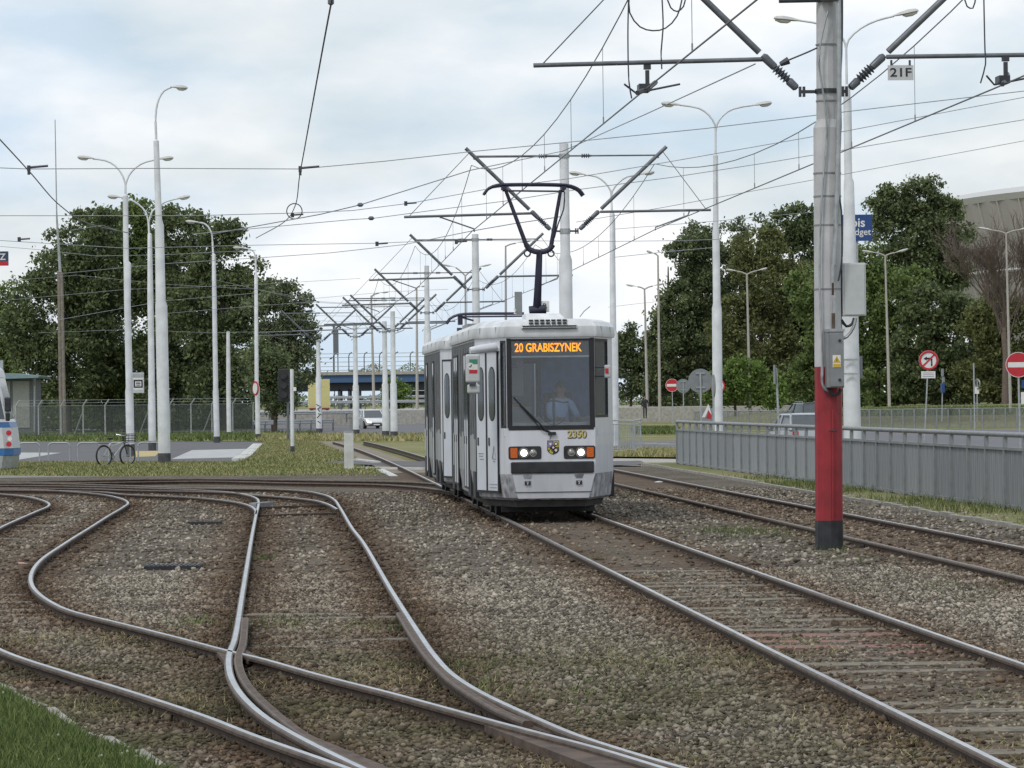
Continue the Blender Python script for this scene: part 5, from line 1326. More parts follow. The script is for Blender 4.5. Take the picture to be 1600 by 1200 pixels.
mb = MB(); mb.tube([pp(823, 385), pp(790, 297)], [.042, .032], 7); mb.tube([pp(861, 385), pp(876, 297)], [.042, .032], 7); mb.build('upper_arm', 'panto', pn, smooth=60)
mb = MB()
for dy in (-.16, .16):
    d_ = Vector((0, dy, 0)); mb.tube([p + d_ for p in spline([pp(756, 304), pp(763, 295), pp(776, 290), pp(790, 289), pp(884, 290), pp(896, 293), pp(905, 298), pp(911, 306)], .1)], .029, 6)
mb.tube([pp(785, 298), pp(882, 299)], .018, 6); mb.box(pp(787, 294), (.08, .4, .06)); mb.box(pp(880, 294), (.08, .4, .06)); mb.build('collector_head', 'panto', pn, smooth=60)
mb = MB(); mb.tube(spline([pp(882, 300), pp(881, 325), pp(872, 350), pp(866, 372)], .1), .014, 5); mb.build('earth_cable', 'dark', pn)
for px, hh in ((806, 28),): MB().box(pp(810, 474), (.13, .12, .42)).build('roof_post', 'boxgrey', carA)
text_mesh('2', .14, 'signwhite', carA, pp(804, 487) + Vector((0, -.1, 0)), name='roof_number')
bp_ = MB().box(pp(851, 479), (.17, .02, .2)).build('letter_sign', 'signwhite', carA); text_mesh('B', .15, 'signblack', bp_, pp(851, 479) + Vector((0, -.013, 0)), name='letter')
MB().tube([pp(851, 482), pp(851, 500)], .015, 5).build('sign_rod', 'dark', carA)
# lowered pantograph of the rear car
DP2 = 79.0
def p2(px, py): return Matrix.Rotation(-YAW, 3, 'Z') @ (P(px, py, DP2) - tram.location)
mb = MB()
for dy in (-.16, .16): mb.tube([p + Vector((0, dy, 0)) for p in spline([p2(698, 506), p2(703, 498), p2(716, 492), p2(735, 490.5), p2(800, 490), p2(818, 490)], .1)], .03, 6)
mb.tube([p2(716, 495), p2(817, 494)], .02, 6); mb.box(p2(719, 500), (.09, .3, .2)); mb.tube([p2(722, 496), p2(740, 501)], .02, 5)
cb = mb.build('lowered_pantograph', 'panto', carB); cb.location = -Vector(carB.location)
cb2 = MB(); cb2.box((0, 3.0, Z1 + .42), (1.1, 2.2, .18)); cb2.build('roof_equipment', 'boxgrey', carB)
MB().cyl((-.75, 1.3, Z1 + .2), (-.75, 1.3, Z1 + .42), .05).build('roof_knob', 'dark', carB)
MB().tube([(.55, .9, Z1 + .33), (.62, .9, Z1 + .42), (.72, .9, Z1 + .5)], .008, 4).build('aerial', 'wirelight', carA)

# the cars' pieces belong to the tram directly
for g_ in (carA, carB):
    off_ = g_.location.copy()
    for ch in [o for o in bpy.data.objects if o.parent is g_]: ch.parent = tram; ch.location = ch.location + off_
    bpy.data.objects.remove(g_)

# ------------------------------------------------------------------ people
def skin_body(name, joints, edges, radii, parent, mats_fn, mlist, sub=1):
    me = bpy.data.meshes.new(name); me.from_pydata(joints, edges, []); o = bpy.data.objects.new(name, me); COL.objects.link(o)
    md = o.modifiers.new('s', 'SKIN')
    for i, r_ in enumerate(radii):
        r_ = r_ if isinstance(r_, tuple) else (r_, r_); me.skin_vertices[0].data[i].radius = r_
    me.skin_vertices[0].data[0].use_root = True
    sb_ = o.modifiers.new('u', 'SUBSURF'); sb_.levels = sub; sb_.render_levels = sub
    bpy.context.view_layer.update()
    m2 = bpy.data.meshes.new_from_object(o.evaluated_get(bpy.context.evaluated_depsgraph_get())); bpy.data.objects.remove(o)
    m2.materials.clear()
    for m_ in mlist: m2.materials.append(M[m_])
    for p in m2.polygons: p.material_index = mats_fn(p.center); p.use_smooth = True
    o = bpy.data.objects.new(name, m2); COL.objects.link(o); o.parent = parent
    return o
M['skin'] = mat('skin', (.34, .20, .15), .6, var=.06); M['shirtblue'] = mat('shirt_blue', (.34, .46, .66), .8, var=.1); M['hair'] = mat('hair_grey', (.09, .075, .06), .8, var=.2)
M['trouser'] = mat('trousers_dark', (.03, .032, .04), .85, var=.2); M['coatdark'] = mat('coat_dark', (.022, .022, .026), .85, var=.2)
def head(parent, c, r_, face=(0, -1, 0)):
    # small face: nose, eyes, ears, mouth and hair
    MB().lathe([(.02, -.02), (r_ * .9, .01), (r_ * 1.02, r_ * .55), (r_ * .8, r_ * .95), (.02, r_ * 1.22)], 12, c=(c[0], c[1] + r_ * .12, c[2] + r_ * .1)).build('hair', 'hair', parent, smooth=60)
    MB().lathe([(.004, 0), (.014, -.012), (.006, -.03)], 6, c=(c[0], c[1] - r_ * 1.02, c[2] + .01)).build('nose', 'skin', parent)
    for s_ in (-1, 1):
        MB().lathe([(.002, -.01), (.010, 0), (.002, .01)], 6, c=(c[0] + s_ * .033, c[1] - r_ * .92, c[2] + .02)).build('eye', 'signblack', parent)
        MB().lathe([(.004, -.03), (.014, 0), (.004, .03)], 6, c=(c[0] + s_ * r_ * 1.0, c[1], c[2])).build('ear', 'skin', parent)
    MB().box((c[0], c[1] - r_ * .93, c[2] - .045), (.05, .012, .010)).build('mouth', 'signred', parent)
def hand(parent, c, d, sgn):
    c = Vector(c); d = Vector(d).normalized(); s_ = d.cross(Vector((0, 0, 1))).normalized(); mb = MB()
    mb.tube([c - d * .03, c + d * .04, c + d * .08], [.028, .04, .034], 8)
    for i, l in enumerate((.06, .075, .07, .05)):
        b_ = c + d * .08 + s_ * (-.03 + .02 * i); mb.tube([b_, b_ + d * l * .6, b_ + d * l * .9 - Vector((0, 0, .025))], [.009, .008, .006], 5)
    b_ = c + d * .01 + s_ * (-.035 * sgn); mb.tube([b_, b_ + d * .03 - s_ * .025 * sgn, b_ + d * .055 - s_ * .02 * sgn], [.011, .010, .007], 5)
    return mb.build('hand', 'skin', parent, smooth=60)
# driver, seated behind the windscreen
dx, dz = txx(882), 1.10
drv = empty('person', tram.matrix_world @ Vector((0, 0, 0)) if False else (tram.location + Matrix.Rotation(YAW, 3, 'Z') @ Vector((dx, 1.1, .90))), YAW + .35, 'tram driver in a light blue shirt seated behind the windscreen', 'person')
J = [(0, 0, .45), (0, -.02, .62), (0, -.03, .82), (0, -.04, .96), (0, -.05, 1.03), (0, -.07, 1.13), (0, -.075, 1.22), (-.19, -.04, .92), (-.25, -.16, .70), (-.17, -.40, .66), (.19, -.04, .92), (.25, -.16, .70), (.15, -.40, .66), (-.1, -.10, .42), (-.12, -.45, .46), (-.12, -.48, .08), (.1, -.10, .42), (.12, -.45, .46), (.12, -.48, .08)]
E = [(0, 1), (1, 2), (2, 3), (3, 4), (4, 5), (5, 6), (3, 7), (7, 8), (8, 9), (3, 10), (10, 11), (11, 12), (0, 13), (13, 14), (14, 15), (0, 16), (16, 17), (17, 18)]
Rr = [(.16, .12), (.16, .12), (.18, .12), (.12, .09), (.055, .055), (.085, .10), (.07, .085), .075, .055, .038, .075, .055, .038, .085, .07, .05, .085, .07, .05]
J = [(x, y, z) for x, y, z in J]
skin_body('body', J, E, Rr, drv, lambda c: (1 if c.z > 1.0 or (c.y < -.34 and c.z > .58) else (2 if c.z < .5 else 0)), ['shirtblue', 'skin', 'trouser'])
head(drv, (0, -.07, 1.15), .09)
hand(drv, (-.17, -.42, .66), (.2, -1, 0), 1); hand(drv, (.15, -.42, .66), (-.2, -1, 0), -1)
st = empty('driver_seat', drv.location - Vector((0, 0, .0)), YAW, 'dark driver seat inside the tram cab', 'seat')
MB().box((0, .02, .28), (.5, .5, .12)).build('cushion', 'cabdark', st, bevel=.03); MB().box((0, .27, .72), (.46, .12, .75)).build('backrest', 'cabdark', st, bevel=.03); MB().cyl((0, 0, -.5), (0, 0, .24), .06).build('pedestal', 'under', st)

# ================================================================== FENCES
# the long grey panel fence on the right
fr = empty('panel_fence', (fx_fence(64), 64, 0), 0, 'long grey sheet-metal panel fence with top rail, right of the tracks', 'fence')
fo = fr.location.copy()
fa = math.atan(.0698)
sp = 1.66
ys_ = []
y = 115.2
while y > 34: ys_.append(y); y -= sp * math.cos(fa)
pm = MB(); pm.box((0, 0, .66), (.07, .07, 1.34)); pm.box((0, 0, .03), (.13, .13, .10), mi=0)
proto = None
panel_proto = None
def corrugated(w_, z0, z1, n=18, d=.012):
    mb = MB(); vs = []
    for i in range(n + 1): vs += [(d * (i % 2), -w_ / 2 + w_ * i / n, z0), (d * (i % 2), -w_ / 2 + w_ * i / n, z1)]
    return mb.add(vs, [(2 * i, 2 * i + 2, 2 * i + 3, 2 * i + 1) for i in range(n)])
for i, y in enumerate(ys_):
    c = Vector((fx_fence(y), y, 0)) - fo
    if proto is None: proto = pm.build('post', 'fencepost', fr); proto.location = c; proto.rotation_euler = (0, 0, fa)
    else: share(proto, fr, c, (0, 0, fa), 'post')
    if i:
        m_ = (c + (Vector((fx_fence(ys_[i - 1]), ys_[i - 1], 0)) - fo)) / 2
        if panel_proto is None:
            panel_proto = corrugated(sp - .03, .13, 1.07).build('panel', 'fencegrey', fr); panel_proto.location = m_; panel_proto.rotation_euler = (0, 0, fa)
            b_ = MB(); b_.box((0, 0, 1.09), (.06, sp - .02, .05)); rail_p = b_.build('panel_rail', 'fencepost', fr); rail_p.location = m_; rail_p.rotation_euler = (0, 0, fa)
            b2 = MB(); b2.box((0, 0, .12), (.06, sp - .02, .05)); rail_q = b2.build('panel_rail', 'fencepost', fr); rail_q.location = m_; rail_q.rotation_euler = (0, 0, fa)
        else: share(panel_proto, fr, m_, (0, 0, fa), 'panel'); share(rail_p, fr, m_, (0, 0, fa), 'panel_rail'); share(rail_q, fr, m_, (0, 0, fa), 'panel_rail')
a_, b_ = Vector((fx_fence(ys_[0]), ys_[0], 1.33)) - fo, Vector((fx_fence(ys_[-1]), ys_[-1], 1.33)) - fo
mb = MB(); mb.tube([a_, b_], .045, 8); mb.build('top_rail', 'fencepost', fr, smooth=60)
y = 36.0
mb = MB()
ff = empty('fence_footing', (fx_fence(70), 70, 0), 0, 'low pale concrete strip under the grey panel fence', 'footing')
mb.prism([(fx_fence(34) + .02 - ff.location.x, 34 - 70, .0), (fx_fence(34) + .2 - ff.location.x, 34 - 70, .0), (fx_fence(116) + .2 - ff.location.x, 116 - 70, .0), (fx_fence(116) + .02 - ff.location.x, 116 - 70, .0)], (0, 0, .07)); mb.build('strip', 'concrete', ff)
# railing between the tram and the long fence
def railing(label, p0, p1, D, h, n, m='galv', bars=5, name='railing', mid=True):
    a_, b_ = Zp(*p0), Zp(*p1); root = empty(name, a_, 0, label, 'railing'); d = b_ - a_
    mb = MB(); mb.tube([(0, 0, h), d + Vector((0, 0, h))], .03, 6); mb.tube([(0, 0, h - .14), d + Vector((0, 0, h - .14))], .02, 6); mb.tube([(0, 0, .2), d + Vector((0, 0, .2))], .02, 6); mb.build('rails', m, root)
    for i in range(n + 1): q = d * (i / n); MB().tube([q, q + Vector((0, 0, h))], .035, 6).build('post', m, root)
    for i in range(n * bars): q = d * ((i + .5) / (n * bars)); MB().tube([q + Vector((0, 0, .2)), q + Vector((0, 0, h - .14))], .011, 4).build('bar', m, root)
    return root
railing('grey barred railing beside the right rear of the tram', (945, 709), (992, 711.5), 140, 1.25, 2, bars=9)
railing('short grey barred railing end set behind the other railing', (990, 711), (1001, 706), 140, 1.25, 1, bars=5)
MB_ = MB(); c = Zp(962, 712); MB_.box((0, 0, .1), (.8, .5, .2)); o = MB_.build('concrete_block', 'concrete', bevel=.02); o.location = (c.x, c.y, 0); tag(o, 'pale concrete block at the foot of the grey barred railing', 'block')

# chain-link fence on the left with slanting tops
M['net'] = mesh_net('chain_link', (.16, .18, .17), .58, 9)
cf = empty('chain_link_fence', (*pix([(230, 682)])[0], 0), 0, 'wire mesh fence with slanted post tops in front of the left trees', 'fence')
co = cf.location.copy(); N_ = 11
A_, B_ = Zp(25, 684.5) - co, Zp(396, 677.5) - co
for i in range(N_ + 1):
    q = A_.lerp(B_, i / N_); mb = MB(); mb.tube([q, q + Vector((0, 0, 2.05)), q + Vector((.28, -.05, 2.45))], .05, 6); mb.build('post', 'galv', cf)
    if i % 3 == 0: mb = MB(); mb.tube([q + Vector((0, .1, 1.7)), q + Vector((-.7, .5, 0))], .04, 6); mb.build('strut', 'galv', cf)
    if i < N_:
        q2 = A_.lerp(B_, (i + 1) / N_); MB().add([q + Vector((.05, 0, .08)), q2 - Vector((.05, 0, -.08)), q2 + Vector((-.05, 0, 2.05)), q + Vector((.05, 0, 2.05))], [(0, 1, 2, 3)]).build('mesh_panel', 'net', cf)
for z_ in (2.06, 2.25, 2.43): mb = MB(); sh = (z_ - 2.05) * .7; mb.tube([A_ + Vector((sh, 0, z_)), B_ + Vector((sh, 0, z_))], .012, 4); mb.build('line_wire', 'galv', cf)
mb = MB(); d = B_ - A_; mb.box((A_ + B_) / 2 + Vector((0, 0, .04)), (d.length, .12, .12), Matrix.Rotation(math.atan2(d.y, d.x), 3, 'Z')); mb.build('footing', 'concrete', cf)
# second mesh fence beyond the right road
M['net2'] = mesh_net('guard_mesh', (.17, .18, .175), .45, 6)
gf = empty('mesh_guard_fence', (*pix([(1350, 670)])[0], 0), 0, 'low grey mesh guard fence along the road below the right trees', 'fence')
go_ = gf.location.copy(); A_, B_ = Zp(1085, 674) - go_, Zp(1680, 669) - go_; N_ = 34
for i in range(N_ + 1):
    q = A_.lerp(B_, i / N_); mb = MB(); mb.box(q + Vector((0, 0, .62)), (.09, .09, 1.28)); mb.build('post', 'fencepost', gf)
    if i < N_: q2 = A_.lerp(B_, (i + 1) / N_); MB().add([q + Vector((.05, 0, .05)), q2 - Vector((.05, 0, -.05)), q2 + Vector((-.05, 0, 1.2)), q + Vector((.05, 0, 1.2))], [(0, 1, 2, 3)]).build('mesh_panel', 'net2', gf)
mb = MB(); mb.tube([A_ + Vector((0, 0, 1.23)), B_ + Vector((0, 0, 1.23))], .03, 5); mb.build('top_rail', 'fencepost', gf)

# ================================================================== SIGNS AND SMALL THINGS
def sign_post(label, px, py_c, D, r_px, zbase=0.0, foot_px=None, m='galv', name='road_sign', cat='road sign', pr=.035):
    c = P(px, py_c, D); fx_ = P(foot_px if foot_px else px, py_c, D).x
    root = empty(name, (fx_, D, zbase), 0, label, cat); top = c - root.location
    MB().tube([(0, .03, -.1), (top.x, .03, top.z + r_px * D / F * .7)], pr, 7).build('pole', m, root)
    return root, top, r_px * D / F
def no_entry(label, px, py, D, r_px, foot=None):
    root, t, r_ = sign_post(label, px, py, D, r_px, foot_px=foot)
    f_ = MB().disc(t, r_, .02).build('disc', 'signred', root); MB().box(t + Vector((0, -.013, 0)), (r_ * 1.62, .006, r_ * .40)).build('bar', 'signwhite', f_)
    MB().torus(t + Vector((0, -.008, 0)), r_ * .97, r_ * .025, n=28, k=5).build('rim', 'signwhite', f_)
def sign_back(label, px, py, D, r_px, foot=None):
    root, t, r_ = sign_post(label, px, py, D, r_px, foot_px=foot)
    f_ = MB().disc(t + Vector((0, .09, 0)), r_, .02).build('disc', 'signgrey', root)
    for dz_ in (-.55, .62): MB().box(t + Vector((0, .055, dz_ * r_)), (r_ * .75, .04, .05)).build('bracket', 'galv', f_)
no_entry('red no-entry sign at the right edge of the picture', 1591, 570, 125, 20, 1593)
no_entry('small red no-entry sign left of the grey sign backs', 1050, 602, 262, 10.2, 1051)
sign_back('small round grey sign seen from behind', 1067.5, 603, 240, 11, 1068)
sign_back('large round grey sign seen from behind beside the white lamp post', 1094.5, 595, 142, 19, 1095)
# red-rimmed sign half hidden by the lamp post
root, t, r_ = sign_post('round white sign with red rim peeking out behind the white lamp post', 1121.5, 603, 170, 11.5, foot_px=1117)
MB().disc(t, r_, .02).build('disc', 'signred', root); MB().disc(t + Vector((0, -.012, 0)), r_ * .78, .012).build('field', 'signwhite', root)
# two edge-on signs
root, t, r_ = sign_post('dark sign seen edge-on against the white lamp post', 1115, 603, 128, 18, foot_px=1114)
MB().disc(t, r_, .03, axis=(1, .1, 0)).build('disc', 'signgrey', root)
root, t, r_ = sign_post('grey post with a sign seen edge-on right of the lamp post', 1213, 585, 120, 15, foot_px=1218)
MB().box(t + Vector((-.06, 0, 0)), (.03, .6, .6)).build('plate', 'signgrey', root)
# no left turn
root, t, r_ = sign_post('no-left-turn sign with white plate on a leaning post', 1451, 563, 170, 15.5, foot_px=1443)
f_ = MB().disc(t, r_, .02).build('disc', 'signwhite', root)
MB().torus(t + Vector((0, -.012, 0)), r_ * .88, r_ * .115, n=32, k=6).build('rim', 'signred', f_)
k = r_ / 15.5; pt_ = lambda dx, dy: t + Vector((dx * k, -.018, -dy * k))
MB().prism([pt_(3.5, 9), pt_(5.8, 9), pt_(5.8, -2), pt_(3, -4.2), pt_(-3, -4.2), pt_(-3, -6), pt_(-8, -2.8), pt_(-3, .4), pt_(-3, -1.6), pt_(3.5, -1.6)], (0, -.004, 0)).build('arrow', 'signblack', f_)
MB().box(t + Vector((0, -.026, 0)), (r_ * 1.8, .006, r_ * .16), Matrix.Rotation(-math.pi / 4, 3, 'Y')).build('slash', 'signred', f_)
pl_ = MB().box(P(1450.5, 585.5, 170) - root.location, (22 * k, .02, 11 * k)).build('plate', 'signwhite', root)
for dy_ in (-2.8, 0, 2.8): MB().box(P(1450.5, 585.5 + dy_, 170) - root.location + Vector((0, -.013, 0)), (17 * k, .004, .8 * k)).build('print_line', 'signgrey', pl_)
root, t, r_ = sign_post('narrow blue signs seen edge-on on a thin post', 1473, 590, 230, 12, 0.6, 1471)
MB().box(P(1473, 606, 230) - root.location, (.20, .4, .55)).build('plate', 'signblue', root); MB().box(P(1474, 593, 230) - root.location, (.12, .4, .30)).build('plate', 'signgrey', root); MB().box(P(1472.5, 582, 230) - root.location, (.12, .4, .45)).build('plate', 'signgrey', root)
root, t, r_ = sign_post('bare grey post right of the no-left-turn sign', 1521.5, 570, 190, 4, 0.0, 1522)
root, t, r_ = sign_post('small sign with a white lower plate seen at an angle', 1527, 600, 235, 8, 0.5, 1526)
MB().torus(P(1527, 600, 235) - root.location, .28, .05, (1, .5, 0), 18, 5).build('ring', 'signgrey', root); MB().box(P(1526.5, 610, 235) - root.location, (.26, .03, .42)).build('plate', 'signwhite', root)
root, t, r_ = sign_post('small blue and white signs cut off at the right edge', 1603, 620, 160, 8, 0.0, 1603)
MB().box(P(1602, 600, 160) - root.location, (.3, .03, .35)).build('plate', 'signblue', root); MB().box(P(1600, 622, 160) - root.location, (.25, .03, .5)).build('plate', 'signwhite', root)
# chevron board
root = empty('chevron_board', (P(1106, 650, 200).x, 200, .0), 0, 'red and white chevron marker behind the grey fence end', 'road sign')
t = P(1106, 648, 200) - root.location; s_ = 200 / F
MB().box(t, (2 * s_ * 9, .03, 20 * s_)).build('board', 'fencepost', root)
MB().prism([t + Vector((a * s_, -.02, -b * s_)) for a, b in ((-9.5, 4), (-4.5, 4), (1, -8), (5.5, 4), (5.5, -2), (1, -17))], (0, -.006, 0)).build('white_chevron', 'signwhite', root)
MB().prism([t + Vector((a * s_, -.028, -b * s_)) for a, b in ((-2.5, 6), (5.5, 6), (5.5, 0), (1, -7))], (0, -.006, 0)).build('red_chevron', 'signred', root)
MB().tube([(t.x, .05, -.05), (t.x, .05, t.z)], .04, 6).build('pole', 'galv', root)
# tram stop sign on the lamp post
root = empty('stop_sign', P(216, 598, 150.4), 0, 'white tram stop sign with black symbol fixed to the lamp post', 'sign')
s_ = 150.4 / F; MB().box((0, 0, -.0), (18 * s_, .03, 32 * s_)).build('board', 'boxlight', root); MB().box((0, -.018, 11.5 * s_), (17 * s_, .006, 5 * s_)).build('header', 'galv', root)
MB().box((.0, -.018, -2 * s_), (15 * s_, .006, 18 * s_)).build('field', 'signwhite', root)
mb = MB()
for z_ in (3.6, -6.8): mb.box((0, -.024, z_ * s_), (14 * s_, .006, 2.2 * s_))
for x_ in (-6, 6): mb.box((x_ * s_, -.024, -1.6 * s_), (2.2 * s_, .006, 8.2 * s_))
mb.box((0, -.024, -1.6 * s_), (7 * s_, .006, 1.5 * s_)); mb.box((0, -.024, .9 * s_), (6 * s_, .006, .9 * s_)); mb.box((0, -.024, -4.2 * s_), (6 * s_, .006, .9 * s_)); mb.build('tram_symbol', 'signblack', root)
# round sign on the rightmost left lamp post
root = empty('round_sign', P(399.5, 607, 213.2), 0, 'red-rimmed round sign seen sideways on the slim left lamp post', 'sign')
MB().disc((0, 0, 0), .40, .03, axis=(-.95, -.5, 0)).build('disc', 'signred', root); MB().disc((-.03, -.02, 0), .30, .02, axis=(-.95, -.5, 0)).build('field', 'signwhite', root)
# traffic light (seen dark from behind)
root = empty('traffic_light', (*pix([(450, 690)])[0], 0), 0, 'dark traffic light on a post in front of the small left tree', 'traffic light')
Dt = root.location.y; c = lambda x, y: P(x, y, Dt) - root.location
MB().tube([(0, 0, -.1), c(450, 605)], .07, 8).build('post', 'armgrey', root)
MB().box(c(443.5, 602), (.58, .3, 1.75)).build('housing', 'black', root, bevel=.04)
for yy_ in (587, 602, 617): MB().cyl(c(443.5, yy_), c(443.5, yy_) - Vector((0, .32, 0)), .19, .19, 12).build('visor', 'black', root)
root = empty('sensor_box', P(460.5, 608, 151.6), 0, 'small white sensor box fixed to the low white post', 'box')
MB().box((0, 0, 0), (.12, .12, .15)).build('case', 'white', root); MB().cyl((-.09, 0, .0), (-.04, 0, .0), .03).build('bracket', 'galv', root)
# pale bollard box in the grass
root = empty('concrete_bollard', (*pix([(545.5, 735)])[0], 0), .1, 'tall pale grey box bollard in the grass left of the tram', 'bollard')
k = root.location.y / F; MB().box((0, 0, 30 * k), (14.5 * k, .22, 61 * k)).build('body', 'concretelight', root, bevel=.02); MB().box((0, 0, 61 * k), (15 * k, .25, .03)).build('cap', 'galv', root)
root = empty('dark_post', (*pix([(548.5, 682)])[0], 0), 0, 'short dark post behind the pale box bollard', 'post')
k = root.location.y / F; MB().box((0, 0, 14 * k), (4.5 * k, .12, 30 * k)).build('body', 'boxgrey', root, bevel=.02); MB().box((0, 0, 29 * k), (5 * k, .14, .03)).build('cap', 'dark', root)
# billboard
root = empty('hotel_sign', (P(1339, 620, 240).x, 240, 1.0), 0, 'blue billboard on a post above the right trees', 'billboard')
s_ = 240 / F; t = P(1335, 356, 240) - root.location
MB().tube([(0, .1, -.2), (t.x + .1, .1, t.z)], .14, 8).build('post', 'galv', root)
bd = MB().box(t, (55 * s_, .25, 41 * s_)).build('board', 'signblue', root)
text_mesh('ibis', 20 * s_, 'signwhite', bd, t + Vector((3.5 * s_, -.13, 7.5 * s_)), name='lettering', bold=.012)
text_mesh('budget', 14.5 * s_, 'signwhite', bd, t + Vector((5.5 * s_, -.13, -7 * s_)), name='lettering', bold=.004)
# small advertising board at the left edge
root = empty('shop_sign', (P(-8, 620, 230).x, 230, 0), 0, 'blue and red sign with white letter cut by the left edge', 'sign')
t = P(-9, 404, 230) - root.location; s_ = 230 / F
MB().tube([(t.x, .1, -.1), (t.x, .1, t.z)], .12, 8).build('post', 'galv', root)
bd = MB().box(t, (44 * s_, .2, 22 * s_)).build('board', mat('sign_navy', (.03, .045, .10), .5, var=.1), root); MB().box(t + Vector((0, -.11, -8 * s_)), (44 * s_, .02, 7 * s_)).build('band', 'signred', bd)
text_mesh('Z', 14 * s_, 'signwhite', bd, t + Vector((13.5 * s_, -.11, 2 * s_)), name='lettering', bold=.01)

# bicycle stands
rp = None
for i, (x0, x1, lab) in enumerate(((29, 62, 'leftmost bicycle stand hoop beside the bus'), (76, 109, 'second bicycle stand hoop from the left'), (122, 155, 'bicycle stand hoop just left of the bicycle'), (170, 204, 'bicycle stand hoop behind the bicycle'), (217, 249, 'bicycle stand hoop between the bicycle and the nearest lamp post'))):
    c = Zp((x0 + x1) / 2, 722.5); root = empty('bicycle_stand', (c.x, c.y, 0), 0, lab, 'bicycle stand', 'bicycle stands in the yard'); w_ = (x1 - x0) * c.y / F / 2
    if rp is None:
        rp = MB().tube(spline([(-w_, 0, -.1), (-w_, 0, .5), (-w_, 0, .58), (-w_ + .04, 0, .66), (-w_ + .12, 0, .70), (0, 0, .70), (w_ - .12, 0, .70), (w_ - .04, 0, .66), (w_, 0, .58), (w_, 0, .5), (w_, 0, -.1)], .05), .028, 8).build('hoop', 'galv', root, smooth=60)
    else: share(rp, root, name='hoop')
# bicycle
c = Zp(181, 728)
bk_ = empty('bicycle', (c.x, c.y, 0), rad(48), 'black and white city bicycle with a front basket leaning at the hoop', 'bicycle')
def wheel(x, nm='wheel'):
    w_ = MB().torus((x, 0, .35), .33, .032, (0, 1, 0), 28, 6).build(nm, 'rubber', bk_, smooth=60)
    mb = MB(); mb.torus((x, 0, .35), .305, .010, (0, 1, 0), 28, 5); mb.build('rim', 'rim', w_)
    mb = MB()
    for i in range(14): a_ = 2 * math.pi * i / 14; mb.tube([(x, 0, .35), (x + .3 * math.cos(a_), 0, .35 + .3 * math.sin(a_))], .003, 3)
    mb.cyl((x, -.04, .35), (x, .04, .35), .025); mb.build('spokes', 'rim', w_)
wheel(-.53); wheel(.53)
mb = MB()
for p, q in (((-.53, 0, .35), (-.12, 0, .30)), ((-.53, 0, .35), (-.20, 0, .78)), ((-.12, 0, .30), (-.22, 0, .88)), ((-.12, 0, .30), (.36, 0, .74)), ((-.18, 0, .66), (.36, 0, .80))): mb.tube([p, q], .018, 6)
mb.build('frame', 'lampgrey', bk_); MB().tube([(.53, 0, .35), (.36, 0, .80), (.32, 0, 1.0)], .018, 6).build('fork', 'black', bk_)
MB().tube([(.28, -.28, 1.05), (.36, -.1, 1.02), (.32, 0, 1.0), (.36, .1, 1.02), (.28, .28, 1.05)], .014, 6).build('handlebar', 'rim', bk_)
MB().lathe([(.03, 0), (.10, .02), (.11, .06), (.02, .08)], 10, c=(-.24, 0, .88)).build('saddle', 'black', bk_)
mb = MB()
mb.prism([(.42, -.17, .78), (.72, -.17, .78), (.72, .17, .78), (.42, .17, .78)], (0, 0, .02))
for z_ in (.84, .92, 1.0, 1.06): mb.tube([(.40, -.19, z_), (.75, -.19, z_), (.75, .19, z_), (.40, .19, z_), (.40, -.19, z_)], .012, 4)
for x_ in np.linspace(.40, .75, 6): mb.tube([(x_, -.18, .78), (x_, -.19, 1.06)], .008, 4); mb.tube([(x_, .18, .78), (x_, .19, 1.06)], .008, 4)
mb.build('basket', 'black', bk_)
mb = MB(); mb.torus((-.12, .04, .30), .09, .01, (0, 1, 0), 16, 5); mb.tube([(-.12, .06, .30), (-.05, .06, .17)], .01, 5); mb.tube([(-.12, -.06, .30), (-.19, -.06, .43)], .01, 5); mb.box((-.03, .10, .16), (.09, .08, .02)); mb.box((-.21, -.10, .44), (.09, .08, .02)); mb.build('crank', 'dark', bk_)
MB().torus((-.53, 0, .35), .37, .012, (0, 1, 0), 14, 4, rad(180), rad(320)).build('mudguard', 'black', bk_); MB().box((-.55, 0, .76), (.4, .14, .02)).build('luggage_rack', 'black', bk_)

